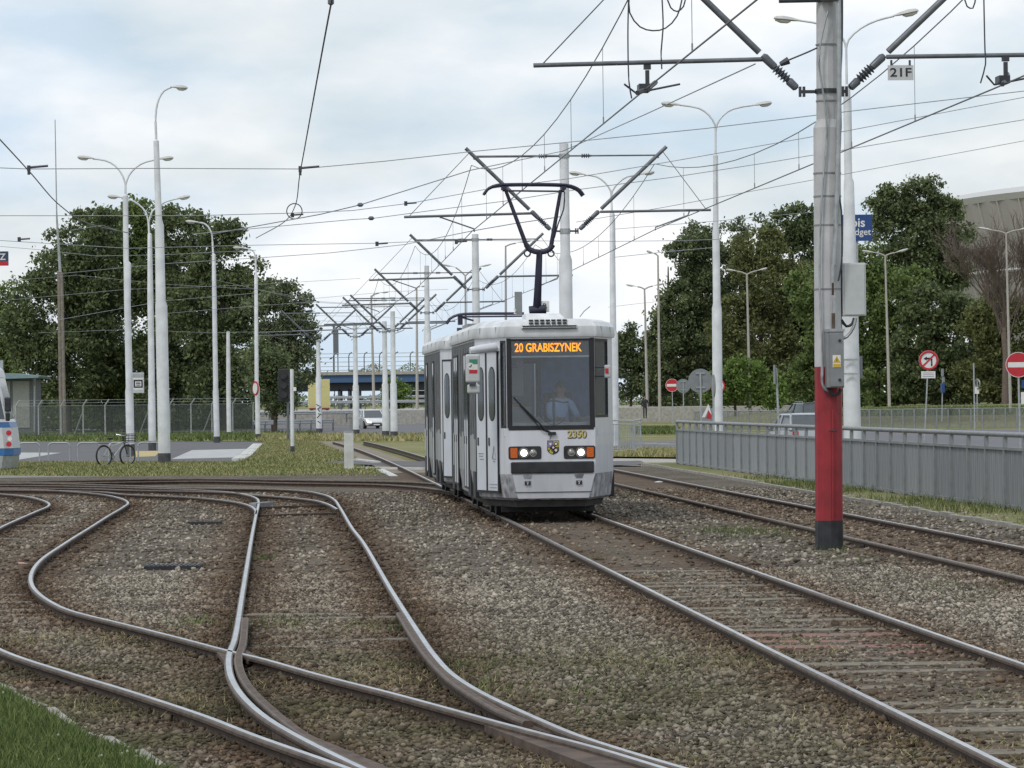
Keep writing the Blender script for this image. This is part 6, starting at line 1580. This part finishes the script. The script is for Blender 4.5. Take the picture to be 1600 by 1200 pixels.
# ================================================================== VEHICLES
def car(label, loc, rz, paint, L=4.2, W=1.76, H=1.47, lights=False, name='parked_car', suv=False):
    root = empty(name, loc, rz, label, 'car'); h0 = .22; belt = H * .60
    # x forward; rings along the length: (x, half width, bottom, top)
    st = [(-L / 2, .78, .38, belt * .82), (-L / 2 + .06, .86, .28, belt * .97), (-L * .36, .96, h0, belt), (0, 1, h0, belt), (L * .20, 1, h0, belt * .98), (L * .30, .97, h0, belt * .93), (L * .45, .88, .26, belt * .76), (L / 2 - .05, .78, .30, belt * .66), (L / 2, .68, .36, belt * .55)]
    mb = MB(); vs = []
    for x, k, zb, zt in st:
        w_ = W / 2 * k; zm = zb + (zt - zb) * .55
        vs += [(x, -w_ * .93, zb), (x, -w_, zm), (x, -w_ * .97, zt - .04), (x, -w_ * .88, zt), (x, w_ * .88, zt), (x, w_ * .97, zt - .04), (x, w_, zm), (x, w_ * .93, zb)]
    n = 8; fs = [(k * n + i, k * n + (i + 1) % n, (k + 1) * n + (i + 1) % n, (k + 1) * n + i) for k in range(len(st) - 1) for i in range(n)] + [tuple(range(n)), tuple(range((len(st) - 1) * n, len(st) * n))]
    body = mb.add(vs, fs).build('body', paint, root, smooth=35)
    # cabin: dark glass with painted roof and pillars
    xb, xr, xf, xw = -L * (.47 if suv else .44), -L * (.40 if suv else .30), L * .07, L * .26
    wb_, wt = W / 2 * .90, W / 2 * .72
    def ring(z, x0, x1, w_): return [(x0, -w_, z), (x1, -w_, z), (x1, w_, z), (x0, w_, z)]
    mb = MB(); vs = ring(belt - .02, xb, xw, wb_) + ring(H - .06, xr, xf, wt); mb.add(vs, [(0, 1, 5, 4), (1, 2, 6, 5), (2, 3, 7, 6), (3, 0, 4, 7), (4, 5, 6, 7)]); mb.build('window', 'carglass', root)
    mb = MB(); mb.add(ring(H - .07, xr - .03, xf + .03, wt + .02) + ring(H - .02, xr + .02, xf - .03, wt - .02) + ring(H, xr + .25, xf - .25, wt - .2), [(0, 1, 2, 3), (0, 1, 5, 4), (1, 2, 6, 5), (2, 3, 7, 6), (3, 0, 4, 7), (4, 5, 9, 8), (5, 6, 10, 9), (6, 7, 11, 10), (7, 4, 8, 11), (8, 9, 10, 11)]); mb.build('roof', paint, root, smooth=40)
    for s_ in (-1, 1):
        for (x0, x1) in ((xb, xr), (xw, xf), (-L * .03, -L * .05)): MB().tube([(x0, s_ * wb_, belt - .02), (x1, s_ * (wt + .01), H - .06)], .045, 5).build('pillar', paint, root)
    for x in (-L * .30, L * .31):
        for s_ in (-1, 1):
            t_ = MB().cyl((x, s_ * (W / 2 - .22), .31), (x, s_ * (W / 2 - .01), .31), .31, n=20).build('wheel', 'rubber', root); MB().cyl((x, s_ * (W / 2 - .02), .31), (x, s_ * (W / 2 + .005), .31), .20, n=14).build('rim', 'rim', t_)
    for s_ in (-1, 1):
        MB().prism([(L / 2 - .12, s_ * W * .26, belt * .60), (L / 2 - .02, s_ * W * .24, belt * .50), (L / 2 - .08, s_ * W * .38, belt * .52), (L / 2 - .26, s_ * W * .43, belt * .70)], (.05, s_ * .02, .06)).build('headlight', 'headlight' if lights else 'lens', root)
        MB().box((-L / 2 + .02, s_ * W * .39, belt * .86), (.09, .20, .16)).build('tail_light', 'signred', root)
        m_ = MB().lathe([(.02, -.07), (.09, -.04), (.09, .04), (.02, .07)], 8, c=(L * .17, s_ * (W / 2 + .06), belt + .06)).build('mirror', paint, root, smooth=60)
    MB().box((L / 2 + .005, 0, belt * .46), (.04, W * .42, .10)).build('grille', 'black', root); MB().box((L / 2 - .005, 0, belt * .30), (.06, W * .62, .12)).build('air_intake', 'black', root)
    MB().box((L / 2 + .03, 0, belt * .36), (.015, .5, .10)).build('number_plate', 'signwhite', root); MB().box((-L / 2 - .01, 0, belt * .66), (.02, .5, .11)).build('number_plate', 'signwhite', root)
    return root
M['carglass'] = mat('car_glass', (.06, .075, .085), .08, 0, .1, spec=.8); M['carwhite'] = mat('car_white', (.62, .63, .64), .25, 0, .03, coat=.5); M['carsilver'] = mat('car_silver', (.38, .40, .41), .28, .5, .04, coat=.5); M['cardark'] = mat('car_dark', (.045, .05, .055), .25, .3, .05, coat=.5)
c = Zp(580, 670); car('white hatchback with lit headlamps on the far road left of the tram', (c.x, c.y, .02), rad(-90 + 14), 'carwhite', 4.2, 1.78, 1.48, True, 'car')
c = P(1250, 690, 136); car('silver car seen over the grey fence left of the red pole', (c.x, 136, 0), rad(100), 'carsilver', 4.2, 1.76, 1.46, name='car')
c = P(1258, 670, 235); rt = car('dark car with roof rails behind the silver car', (c.x, 235, .0), rad(104), 'cardark', 4.5, 1.85, 1.70, name='car', suv=True)
for s_ in (-1, 1): MB().tube([(-1.5, s_ * .6, 1.70), (-1.3, s_ * .6, 1.77), (.1, s_ * .6, 1.77), (.25, s_ * .6, 1.70)], .025, 5).build('roof_rail', 'rim', rt)

# bus at the left edge
bs = empty('bus', (P(20, 733, 122).x, 122, 0), 0, 'white and blue bus cut off by the left edge', 'bus')
M['busblue'] = mat('bus_blue', (.03, .14, .36), .35, 0, .06); M['buswhite'] = mat('bus_white', (.55, .57, .60), .35, 0, .05)
kz = 122 / F; bz = lambda py: P(15, py, 122).z
def bring(z, x1): return [(-11, 0, z), (x1 - .25, 0, z), (x1, .3, z), (x1, 2.1, z), (x1 - .25, 2.5, z), (-11, 2.5, z)]
def bloft(rings, nm, m_):
    n = 6; vs = [p for r_ in rings for p in r_]; mb = MB(); mb.add(vs, [(k * n + i, k * n + (i + 1) % n, (k + 1) * n + (i + 1) % n, (k + 1) * n + i) for k in range(len(rings) - 1) for i in range(n)] + [tuple(range(n)), tuple(range((len(rings) - 1) * n, len(rings) * n))]); return mb.build(nm, m_, bs, smooth=30)
xe = lambda px: (px - 23) * kz
bloft([bring(bz(732), xe(17)), bring(bz(722), xe(19)), bring(bz(712), xe(20.5))], 'skirt', 'galv'); bloft([bring(bz(711.5), xe(22.5)), bring(bz(701), xe(22.5))], 'lower_stripe', 'busblue')
bloft([bring(bz(700.5), xe(22)), bring(bz(668), xe(18.5))], 'side', 'buswhite'); bloft([bring(bz(667.5), xe(18)), bring(bz(660), xe(15.8))], 'upper_stripe', 'busblue'); bloft([bring(bz(659.5), xe(15.5)), bring(bz(655), xe(13))], 'waist', 'buswhite')
bloft([bring(bz(654.5), xe(12)), bring(bz(620), xe(6)), bring(bz(590), xe(-1))], 'window', 'carglass'); bloft([bring(bz(589.5), xe(0)), bring(bz(578), xe(-3)), bring(bz(572), xe(-9))], 'roof', 'buswhite')
MB().tube([(xe(14), -.03, bz(655)), (xe(7), -.03, bz(620)), (xe(0), -.03, bz(588))], .05, 6).build('pillar', 'buswhite', bs)
MB().box((xe(17.5), -.15, bz(632)), (.20, .16, .46)).build('mirror', 'black', bs, bevel=.04); MB().box((xe(17), -.15, bz(651)), (.14, .14, .28)).build('mirror', 'black', bs, bevel=.04); MB().tube([(xe(10), .0, bz(640)), (xe(16), -.15, bz(636))], .02, 5).build('mirror_arm', 'black', bs)
for yy_ in (676.5, 694): MB().disc((xe(17.5), -.015, bz(yy_)), .085, .03).build('lamp', 'signred', bs)
MB().disc((xe(19), -.015, bz(685.5)), .07, .03).build('lamp', 'signwhite', bs)
for x_ in (-2.4, -8.4): MB().cyl((x_, .0, .48), (x_, .3, .48), .48, n=18).build('wheel', 'rubber', bs)
# yellow truck on the far road
ty = empty('truck', (P(499, 640, 400).x, 400, 1.35), rad(4), 'yellow box truck partly hidden by the small tree by the overpass', 'truck')
kt = 400 / F; MB().box((0, 1.5, 25.5 * kt), (33 * kt, 4, 45 * kt)).build('box', mat('truck_yellow', (.50, .46, .20), .6, var=.06), ty); MB().box((0, .4, 1.6 * kt), (31 * kt, 3, 3 * kt)).build('chassis', mat('truck_red', (.16, .03, .03), .6, var=.1), ty)
for x_ in (-.8, .8): MB().cyl((x_ - .15, 0, .0), (x_ + .15, 0, .0), .35, n=12).build('wheel', 'rubber', ty)

# ================================================================== BUILDINGS, OVERPASS
sh = empty('shed', (P(20, 695, 275).x, 275, 0), 0, 'small pale green shed with flat blue-edged roof at the left edge', 'building')
k = 275 / F; X = lambda px: (px - 20) * k; Zz = lambda py: P(30, py, 275).z
M['shedwall'] = mat('shed_wall', (.30, .31, .29), .8, var=.06); M['sheddark'] = mat('shed_frame', (.13, .14, .15), .7, var=.1); M['shedroof'] = mat('shed_roof', (.17, .25, .27), .6, var=.08)
MB().box(((X(-60) + X(52)) / 2, 2.5, Zz(640)), (X(52) - X(-60), 5, 95 * k)).build('wall', 'sheddark', sh)
for x0, x1 in ((-20, 17), (21, 47)): MB().box(((X(x0) + X(x1)) / 2, -.03, Zz(632)), ((x1 - x0) * k, .06, 73 * k)).build('panel', 'shedwall', sh)
MB().prism([(X(-70), -1.2, Zz(593)), (X(63), -1.2, Zz(591)), (X(66), -1.2, Zz(588)), (X(20), -1.2, Zz(583)), (X(-70), -1.2, Zz(582))], (0, 7, 0)).build('roof', 'shedroof', sh)
MB().tube([(X(58), -1.0, Zz(592)), (X(55), -.1, Zz(603)), (X(54), -.1, Zz(690))], .07, 6).build('downpipe', 'galv', sh); MB().box((X(-3), 2, Zz(573)), (.35, .35, 22 * k)).build('chimney', 'galv', sh)
# white building with blue roof right of the tram
wbld = empty('white_hall', (P(965, 640, 420).x, 420, .3), 0, 'white hall with a blue roof right behind the tram', 'building')
k = 420 / F; Zz = lambda py: P(970, py, 420).z - .3
MB().box((-2, 4, Zz(626)), (62 * k, 8, 36 * k)).build('wall', mat('hall_wall', (.50, .54, .58), .7, var=.04), wbld); MB().box((-2, 3.8, Zz(597)), (60 * k, 8.3, 18 * k)).build('glazing', mat('hall_glass', (.07, .085, .11), .3, var=.1), wbld)
MB().prism([(-36 * k, -.5, Zz(590)), (17 * k, -.5, Zz(591)), (12 * k, -.5, Zz(584)), (-36 * k, -.5, Zz(583))], (0, 9, 0)).build('roof', mat('hall_roof', (.03, .10, .26), .5, var=.08), wbld)
for i in range(6): MB().box((-2 - 26 * k + i * 10 * k, -.04, Zz(618)), (7.5 * k, .06, 18 * k)).build('window', mat('hall_window', (.28, .34, .40), .3, var=.05) if i == 0 else bpy.data.materials['hall_window'], wbld)
# overpass with blue girder
ov = empty('overpass', (P(580, 640, 600).x, 600, 0), 0, 'overpass with blue girder and railing behind the far poles', 'bridge')
k = 600 / F; X = lambda px: (px - 580) * k; Zz = lambda py: P(580, py, 600).z
M['girder'] = mat('girder_blue', (.045, .10, .20), .6, var=.1)
MB().box((X(590), 5, Zz(591.5)), (360 * k, 10, 11.5 * k)).build('girder', 'girder', ov); MB().box((X(590), 5, Zz(583)), (362 * k, 10.6, 5 * k)).build('deck', 'concrete', ov)
MB().box((X(590), 5.5, Zz(604)), (358 * k, 8, 13 * k)).build('underside', mat('under_girder', (.05, .055, .07), .8, var=.1), ov)
for px in (450, 530, 545, 560, 600, 640, 700): MB().box((X(px), 5, Zz(611) / 2), (3.5 * k, 7, Zz(605))).build('pier', 'sheddark', ov)
MB().box((X(640), 9, Zz(622)), (70 * k, .5, 22 * k)).build('back_wall', mat('pale_wall', (.40, .42, .46), .8, var=.06), ov)
rail_z = [552, 558, 565, 572, 578]
for yy_ in rail_z: MB().tube([(X(400), 0, Zz(yy_)), (X(770), 0, Zz(yy_))], .05, 5).build('railing_bar', 'galv', ov)
for px in range(402, 770, 24): MB().tube([(X(px), 0, Zz(585)), (X(px), 0, Zz(556)), (X(px + 1.5), 0, Zz(552)), (X(px + 5), 0, Zz(550))], .09, 5).build('railing_post', 'armgrey', ov)
tw = empty('stair_tower', (P(526, 640, 620).x, 620, 0), 0, 'narrow grey tower rising above the overpass railing', 'tower')
MB().box((0, 0, P(526, 534, 620).z), (8 * .1033, 1.2, 40 * .1033)).build('shaft', 'sheddark', tw); MB().box((-.3, 0, P(524, 512, 620).z), (.3, .5, .8)).build('aerial', 'sheddark', tw)
for s_ in (-.3, .3): MB().box((s_, 0, P(526, 554, 620).z / 2), (.15, .6, P(526, 554, 620).z)).build('leg', 'sheddark', tw)
# raised carriageway with guard rails
mb = MB(); mb.prism([(P(-300, 640, 350).x, 350, -.05), (P(1300, 640, 350).x, 350, -.05), (P(1300, 640, 480).x, 480, -.05), (P(-300, 640, 480).x, 480, -.05)], (0, 0, 1.35)); o = mb.build('raised_road', 'concrete'); tag(o, kind='structure')
def guard(label, p0, p1, D0, D1_, z, sp_=2.0, h=.75, name='guard_rail'):
    a_, b_ = Vector((P(p0, 640, D0).x, D0, z)), Vector((P(p1, 640, D1_).x, D1_, z)); root = empty(name, a_, 0, label, 'guard rail'); d = b_ - a_; n = int(d.length / sp_)
    prof_ = [(0, h - .32), (-.06, h - .24), (0, h - .16), (-.06, h - .08), (0, h)]; mb = MB(); vs = []
    for q in (Vector((0, 0, 0)), d): vs += [q + Vector((0, a, b)) for a, b in prof_]
    mb.add(vs, [(i, i + 1, i + 6, i + 5) for i in range(4)]); mb.build('beam', 'galv', root)
    for i in range(n + 1): q = d * (i / n); MB().box(q + Vector((0, .12, h / 2 - .05)), (.12, .10, h)).build('post', 'armgrey', root)
guard('guard rail of the raised road, lower row left of the tram', 380, 700, 346, 352, .35, 2.2, 1.0)
guard('guard rail of the raised road, upper row below the overpass', 420, 720, 420, 424, 1.3, 2.6, 1.0)
guard('dark guard rail curving behind the small left tree', 395, 520, 262, 276, .0, 2.0, .9)
guard('highest thin guard rail in front of the overpass', 500, 720, 470, 474, 1.9, 3.0, 1.0)
# stadium with a pale membrane skin
M['membrane'] = mat('stadium_membrane', (.30, .285, .265), .8, var=.08, scale=.12); M['stadiumroof'] = mat('stadium_roof', (.48, .48, .47), .7, var=.04); M['seam'] = mat('membrane_seam', (.345, .33, .31), .7, var=.05)
Ds = 660; sc_ = Vector((P(1498, 640, 640).x + 112, Ds, 0))
sdm = empty('stadium', sc_, 0, 'huge round stadium with pale ribbed membrane wall behind the bare tree', 'stadium')
def prof_r(z): return 104 + 9 * (z / 34.5) ** .9
levels = [(0, 103), (8, 105.5), (16, 108), (22, 109.8), (22.8, 110.0), (29, 112), (34.0, 113.2)]
NS = 96; pan = None
for i in range(NS):
    a0 = 2 * math.pi * i / NS
    if not (math.pi * .80 < a0 < math.pi * 1.75): continue
    if pan is None:
        mb = MB(); vs = []; da = 2 * math.pi / NS
        for z_, r_ in levels:
            for t in (.02, .5, .98): vs.append((math.cos(da * t) * (r_ + (.35 if t == .5 else 0)), math.sin(da * t) * (r_ + (.35 if t == .5 else 0)), z_))
        mb.add(vs, [(k * 3 + j, k * 3 + j + 1, k * 3 + j + 4, k * 3 + j + 3) for k in range(len(levels) - 1) for j in range(2)]); pan = mb.build('membrane_panel', 'membrane', sdm); pan.rotation_euler = (0, 0, a0)
        mb = MB(); mb.tube([(r_ + .12, 0, z_) for z_, r_ in levels], .22, 5); ribo = mb.build('seam', 'seam', sdm); ribo.rotation_euler = (0, 0, a0)
    else: share(pan, sdm, rot=(0, 0, a0), name='membrane_panel'); share(ribo, sdm, rot=(0, 0, a0), name='seam')
MB().lathe([(113.4, 33.6), (113.9, 34.6), (112, 35.6), (98, 37.2), (80, 37.6)], 120).build('roof_rim', 'stadiumroof', sdm, smooth=50)
MB().torus((0, 0, 22.4), 110.2, .32, (0, 0, 1), 120, 5).build('light_band', 'stadiumroof', sdm)

# ================================================================== TREES
def limbs(mb, base, top, r0, rg_, n=7, spread=.5):
    base, top = Vector(base), Vector(top); mb.tube([base, base.lerp(top, .4) + Vector((rg_.uniform(-.2, .2), 0, 0)), base.lerp(top, .75), top], [r0, r0 * .75, r0 * .45, r0 * .15], 8)
    h = (top - base).length
    for i in range(n):
        t = rg_.uniform(.28, .8); p = base.lerp(top, t); a_ = rg_.uniform(0, 6.28); l = h * spread * (1 - t * .6) * rg_.uniform(.6, 1.1)
        q = p + Vector((math.cos(a_) * l * .8, math.sin(a_) * l * .8, l * .65)); mb.tube([p, p.lerp(q, .5) + Vector((0, 0, -.08 * l)), q], [r0 * .4, r0 * .25, r0 * .08], 5)
def tree(label, foot, D, blobs, n, leaf, m, seed, name='tree', zb=0.0, group=None, fill_=.55, depth=.75):
    # blobs: (px, py, rx, ry) leafy masses as they stand at distance D
    g = np.random.default_rng(seed); k = D / F; rr_ = random.Random(seed)
    b_ = Vector((P(foot, 640, D).x, D, zb)); root = empty(name, b_, 0, label, 'tree', group)
    n = int(n * 2.3); leaf = leaf * .52; big = list(blobs)
    for q in big:                     # lobes that break up the outline
        for i in range(5):
            a_ = rr_.uniform(0, 6.28); f_ = rr_.uniform(.30, .48); blobs = blobs + [(q[0] + math.cos(a_) * q[2] * .86, q[1] + math.sin(a_) * q[3] * .86 * (1 if math.sin(a_) < 0 else .6), q[2] * f_, q[3] * f_)]
    ar = np.array([q[2] * q[3] for q in blobs], float); ar /= ar.sum(); Vs = []; top_py = min(q[1] - q[3] * .5 for q in blobs); 
    for q, f_ in zip(blobs, ar):
        c = np.array(P(q[0], q[1], D)) - np.array(b_); nn = int(n * f_); R3 = np.array([q[2] * k, (q[2] + q[3]) / 2 * k * depth, q[3] * k])
        # clumps first, leaves gathered round them
        nc = max(8, nn // 100)
        d = g.normal(0, 1, (nc, 3)); d /= np.linalg.norm(d, axis=1)[:, None]; rad_ = g.uniform(fill_ ** 3, 1, nc) ** (1 / 3) * g.uniform(.82, 1.14, nc)
        cc = d * rad_[:, None] * R3
        ci = g.integers(0, nc, nn); cl_s = (.05 + .07 * g.random(nc)) * min(R3[0], R3[2]) + .22
        pos = cc[ci] + g.normal(0, 1, (nn, 3)) * cl_s[ci][:, None] * np.array([1, 1, .75]) + c
        Vs.append(pos)
    pos = np.concatenate(Vs); pos = pos[pos[:, 2] > .15 - 0]; n_ = len(pos)
    a1 = g.normal(0, 1, (n_, 3)); a1 /= np.linalg.norm(a1, axis=1)[:, None]; a2 = np.cross(a1, g.normal(0, 1, (n_, 3))); a2 /= np.linalg.norm(a2, axis=1)[:, None]
    s_ = leaf * g.uniform(.55, 1.35, n_)[:, None]
    V = np.stack([pos - a1 * s_, pos + a2 * s_ * .55, pos + a1 * s_, pos - a2 * s_ * .55], 1).reshape(-1, 3)
    cr_ = mesh_from_np('crown', V, np.arange(n_ * 4).reshape(-1, 4), m, kind=None); cr_.parent = root
    mb = MB(); topw = P(foot, top_py, D) - b_; limbs(mb, (0, 0, -.2), (topw.x * .5, 0, topw.z * .80), max(.16, topw.z * .020), rr_, 10, .26); mb.build('trunk', 'bark', root, smooth=60)
    return root
GL = 'trees behind the wire fence on the left'; GR = 'trees behind the road on the right'
tree('tall dark green tree at the left, its crown behind the thin mast', 105, 300, [(100, 425, 55, 55), (75, 500, 60, 70), (130, 390, 50, 42), (110, 560, 70, 75), (60, 590, 45, 55), (150, 470, 55, 70), (150, 345, 32, 22)], 17000, .33, 'leafdark', 31, group=GL)
tree('broad dark tree behind the double lamp posts, tallest on the left', 170, 305, [(190, 365, 55, 42), (170, 430, 60, 60), (220, 420, 55, 70), (190, 520, 75, 80), (230, 590, 70, 60), (175, 600, 45, 55), (215, 335, 26, 20)], 19000, .33, 'leafmid', 32, group=GL)
tree('dark tree behind the nearest lamp post on the left', 275, 300, [(285, 370, 45, 42), (270, 440, 55, 70), (300, 530, 65, 85), (260, 590, 55, 60), (320, 600, 50, 50)], 15000, .33, 'leafdark', 33, group=GL)
tree('dark green tree right of the nearest lamp post', 350, 295, [(345, 375, 30, 30), (350, 420, 48, 48), (340, 490, 60, 70), (375, 560, 50, 70), (345, 610, 55, 50), (395, 450, 30, 45)], 15000, .32, 'leafdark', 34, group=GL)
tree('loose lighter-leaved tree at the right end of the left tree row', 428, 275, [(430, 490, 38, 34), (455, 470, 28, 24), (470, 520, 22, 34), (430, 555, 40, 45), (465, 575, 28, 35), (425, 610, 35, 35)], 8500, .27, 'leafgrey', 35, group=GL)
tree('thin tree at the left edge with sky showing through', 8, 320, [(10, 470, 28, 30), (18, 545, 26, 45), (-15, 520, 40, 60), (5, 600, 35, 35)], 4500, .30, 'leafmid', 36, group=GL)
tree('small dark tree standing in the grass behind the traffic light', 428, 256, [(432, 580, 24, 26), (420, 610, 22, 24), (440, 630, 18, 16), (410, 570, 16, 26)], 3200, .24, 'leafdark', 37)
tree('low light green tree in front of the overpass', 622, 430, [(620, 612, 18, 17), (612, 624, 14, 12), (632, 626, 12, 10)], 1600, .30, 'leaflight', 38, zb=1.2)
tree('dark tree nearest to the tram on the right', 985, 400, [(990, 545, 24, 30), (975, 590, 22, 38), (1005, 600, 22, 36), (1020, 560, 16, 30)], 6500, .36, 'leafdark', 41, zb=.5, group=GR)
tree('dark leafy tree left of the white lamp post on the right', 1045, 380, [(1060, 500, 42, 50), (1045, 560, 40, 55), (1085, 470, 45, 50), (1090, 560, 50, 60), (1075, 405, 34, 30), (1040, 610, 30, 30), (1095, 385, 24, 28)], 17000, .36, 'leafdark', 42, zb=.5, group=GR)
tree('airy pale-topped tree behind the white lamp post', 1120, 385, [(1090, 375, 26, 26), (1140, 380, 32, 36), (1120, 430, 45, 40), (1150, 490, 55, 60), (1130, 570, 55, 60)], 11500, .33, 'leafgrey', 43, zb=.7, group=GR)
tree('olive green tree right of the white lamp post', 1190, 370, [(1185, 400, 45, 42), (1205, 450, 55, 60), (1180, 530, 60, 70), (1160, 600, 55, 42), (1215, 590, 50, 48)], 16000, .36, 'leafbrown', 44, zb=.8, group=GR)
tree('tall tree with a rounded top just left of the red pole', 1240, 375, [(1215, 355, 32, 28), (1245, 350, 34, 30), (1260, 410, 45, 55), (1250, 500, 52, 70), (1280, 470, 36, 80), (1260, 590, 50, 50)], 17000, .36, 'leafdark', 45, zb=.9, group=GR)
tree('bright green tree behind the red pole', 1290, 360, [(1275, 480, 40, 60), (1300, 560, 45, 60), (1265, 600, 40, 40), (1320, 470, 36, 50)], 10000, .36, 'leafmid', 46, zb=.9, group=GR)
tree('low bright bush behind the guard fence left of the red pole', 1150, 330, [(1140, 600, 28, 30), (1165, 585, 24, 26), (1200, 615, 28, 22), (1120, 620, 18, 16)], 5000, .30, 'leaflight', 47, zb=.6)
tree('tall grey-green poplar right of the blue billboard', 1440, 410, [(1390, 330, 34, 36), (1440, 310, 36, 34), (1420, 370, 60, 50), (1470, 380, 45, 60), (1440, 430, 65, 45), (1485, 430, 30, 40)], 19000, .38, 'leafdark', 48, zb=1.2, group=GR)
tree('bright green tree under the blue billboard', 1370, 350, [(1345, 420, 40, 40), (1400, 465, 58, 45), (1360, 510, 55, 60), (1420, 540, 55, 60), (1380, 600, 70, 40)], 18000, .36, 'leafmid', 49, zb=1.0, group=GR)
tree('green tree behind the no-left-turn sign', 1460, 345, [(1470, 490, 50, 42), (1440, 570, 50, 55), (1500, 540, 50, 60), (1480, 600, 60, 40)], 15000, .36, 'leafdark', 50, zb=1.1, group=GR)
tree('dim brownish green tree below the bare tree at the right edge', 1560, 340, [(1545, 500, 40, 48), (1590, 520, 40, 60), (1555, 580, 50, 50), (1610, 590, 40, 50)], 14000, .36, 'leafbrown', 51, zb=1.1, group=GR)
# the bare reddish tree
bt = empty('bare_tree', (P(1570, 640, 330).x, 330, 1.1), 0, 'bare reddish brown tree with upright twigs in front of the stadium', 'tree')
mb = MB(); tb = MB(); rr_ = random.Random(5)
tb.tube([(0, 0, -.2), (.1, 0, 4), (0, 0, 8)], [.28, .22, .15], 8)
def twig(p, d, l, r_, lev):
    q = p + d * l; (tb if lev < 2 else mb).tube([p, p.lerp(q, .5) + Vector((rr_.uniform(-.05, .05) * l, rr_.uniform(-.05, .05) * l, 0)), q], [r_, r_ * .75, r_ * .5], 4 if lev > 1 else 6)
    if lev == 5: return
    for i in range(4 if lev < 3 else 3):
        dd = (d + Vector((rr_.uniform(-.55, .55), rr_.uniform(-.55, .55), rr_.uniform(-.05, .45)))).normalized(); twig(p.lerp(q, rr_.uniform(.35, 1)), dd, l * rr_.uniform(.55, .8), max(.016, r_ * .5), lev + 1)
for i in range(7):
    a_ = 6.28 * i / 7; twig(Vector((0, 0, 5 + rr_.uniform(-1, 3))), Vector((math.cos(a_) * .5, math.sin(a_) * .5, .9)).normalized(), 4.2, .10, 0)
tb.build('trunk', 'bare', bt); mb.build('twigs', 'bare', bt)
# undergrowth that closes the view below the crowns
def hedge(label, x0, x1, y0, y1, D, n, m, seed, zb):
    g = np.random.default_rng(seed); px = g.uniform(x0, x1, n); py = y1 - (y1 - y0) * g.random(n) ** 1.3 * (.75 + .25 * np.sin(px * .11) ); Dd = D + g.uniform(0, 14, n)
    pos = np.stack([(px - 800) / F * Dd, Dd, (np.interp(px, [0, 1600], [635.6, 617]) - py) / F * Dd + 2], 1)
    a1 = g.normal(0, 1, (n, 3)); a1 /= np.linalg.norm(a1, axis=1)[:, None]; a2 = np.cross(a1, g.normal(0, 1, (n, 3))); a2 /= np.linalg.norm(a2, axis=1)[:, None]; s_ = .27 * g.uniform(.5, 1.3, n)[:, None]
    V = np.stack([pos - a1 * s_, pos + a2 * s_ * .55, pos + a1 * s_, pos - a2 * s_ * .55], 1).reshape(-1, 3)
    mesh_from_np('undergrowth', V, np.arange(n * 4).reshape(-1, 4), m, label=label, cat='shrubs')
hedge('dark undergrowth below the left trees', 30, 400, 600, 668, 308, 9000, 'leafdark', 61, 0)
hedge('dark undergrowth below the right trees', 1030, 1640, 520, 645, 392, 26000, 'leafdark', 62, 1)
hedge('low far greenery on the skyline behind the overpass', 400, 1000, 616, 634, 640, 5000, 'leafgrey', 63, 0)
hedge('distant hazy tree tops above the overpass deck', 545, 700, 566, 590, 900, 2500, 'leafgrey', 64, 0)

# person walking by the right road
w0 = P(1008, 655, 300)
pd = empty('person', (w0.x, 300, .55), 0, 'pedestrian in dark clothes walking beyond the road right of the tram', 'person')
J = [(0, 0, .95), (0, 0, 1.15), (0, 0, 1.38), (0, 0, 1.48), (0, -.02, 1.58), (0, -.01, 1.70), (-.20, 0, 1.38), (-.25, .04, 1.10), (-.24, -.08, .86), (.20, 0, 1.38), (.25, -.03, 1.10), (.24, -.12, .88), (-.09, 0, .90), (-.10, -.12, .50), (-.10, -.05, .06), (.09, 0, .90), (.10, .10, .50), (.10, .28, .10)]
E = [(0, 1), (1, 2), (2, 3), (3, 4), (4, 5), (2, 6), (6, 7), (7, 8), (2, 9), (9, 10), (10, 11), (0, 12), (12, 13), (13, 14), (0, 15), (15, 16), (16, 17)]
Rr = [(.15, .11), (.15, .11), (.17, .11), (.055, .055), (.085, .10), (.07, .08), .07, .052, .038, .07, .052, .038, .085, .065, .048, .085, .065, .048]
skin_body('body', J, E, Rr, pd, lambda c: (1 if c.z > 1.5 else (2 if c.z < .92 else 0)), ['coatdark', 'skin', 'trouser'])
head(pd, (0, -.02, 1.62), .085); hand(pd, (-.24, -.09, .84), (0, -.2, -1), 1); hand(pd, (.24, -.13, .86), (0, -.2, -1), -1)
for x_, y_ in ((-.10, -.08), (.10, .25)): MB().box((x_, y_ - .04, .05), (.10, .27, .10)).build('shoe', 'black', pd, bevel=.02)

# bits of litter on the ballast
for i, (px, py, s_, m_, lab) in enumerate(((32, 887, .10, mat('pink_stone', (.40, .25, .21), .9), 'pale pink stone by the left S-curve rail'), (1189, 952, .06, mat('brown_lump', (.10, .05, .03), .9), 'brown lump lying between the tram rails'), (1321, 866, .09, mat('brick_bit', (.17, .08, .05), .9), 'broken brick at the foot of the red pole'), (545, 1100, .05, 'signwhite', 'crumpled white paper scrap on the weeds'), (1030, 757, .12, 'concretelight', 'pale scrap lying between the right rails'), (1548, 925, .05, mat('red_lump', (.16, .05, .03), .9), 'small reddish stone in the gravel on the right'))):
    c = Zp(px, py); mb = MB(); g = random.Random(i); mb.lathe([(.3 * s_, -.1 * s_), (s_ * g.uniform(.8, 1.1), .1 * s_), (s_ * .8, .5 * s_), (s_ * .25, .75 * s_)], 7); o = mb.build('debris', m_); o.location = (c.x, c.y, .01); o.scale = (1.3, .8, .8); tag(o, lab, 'debris')
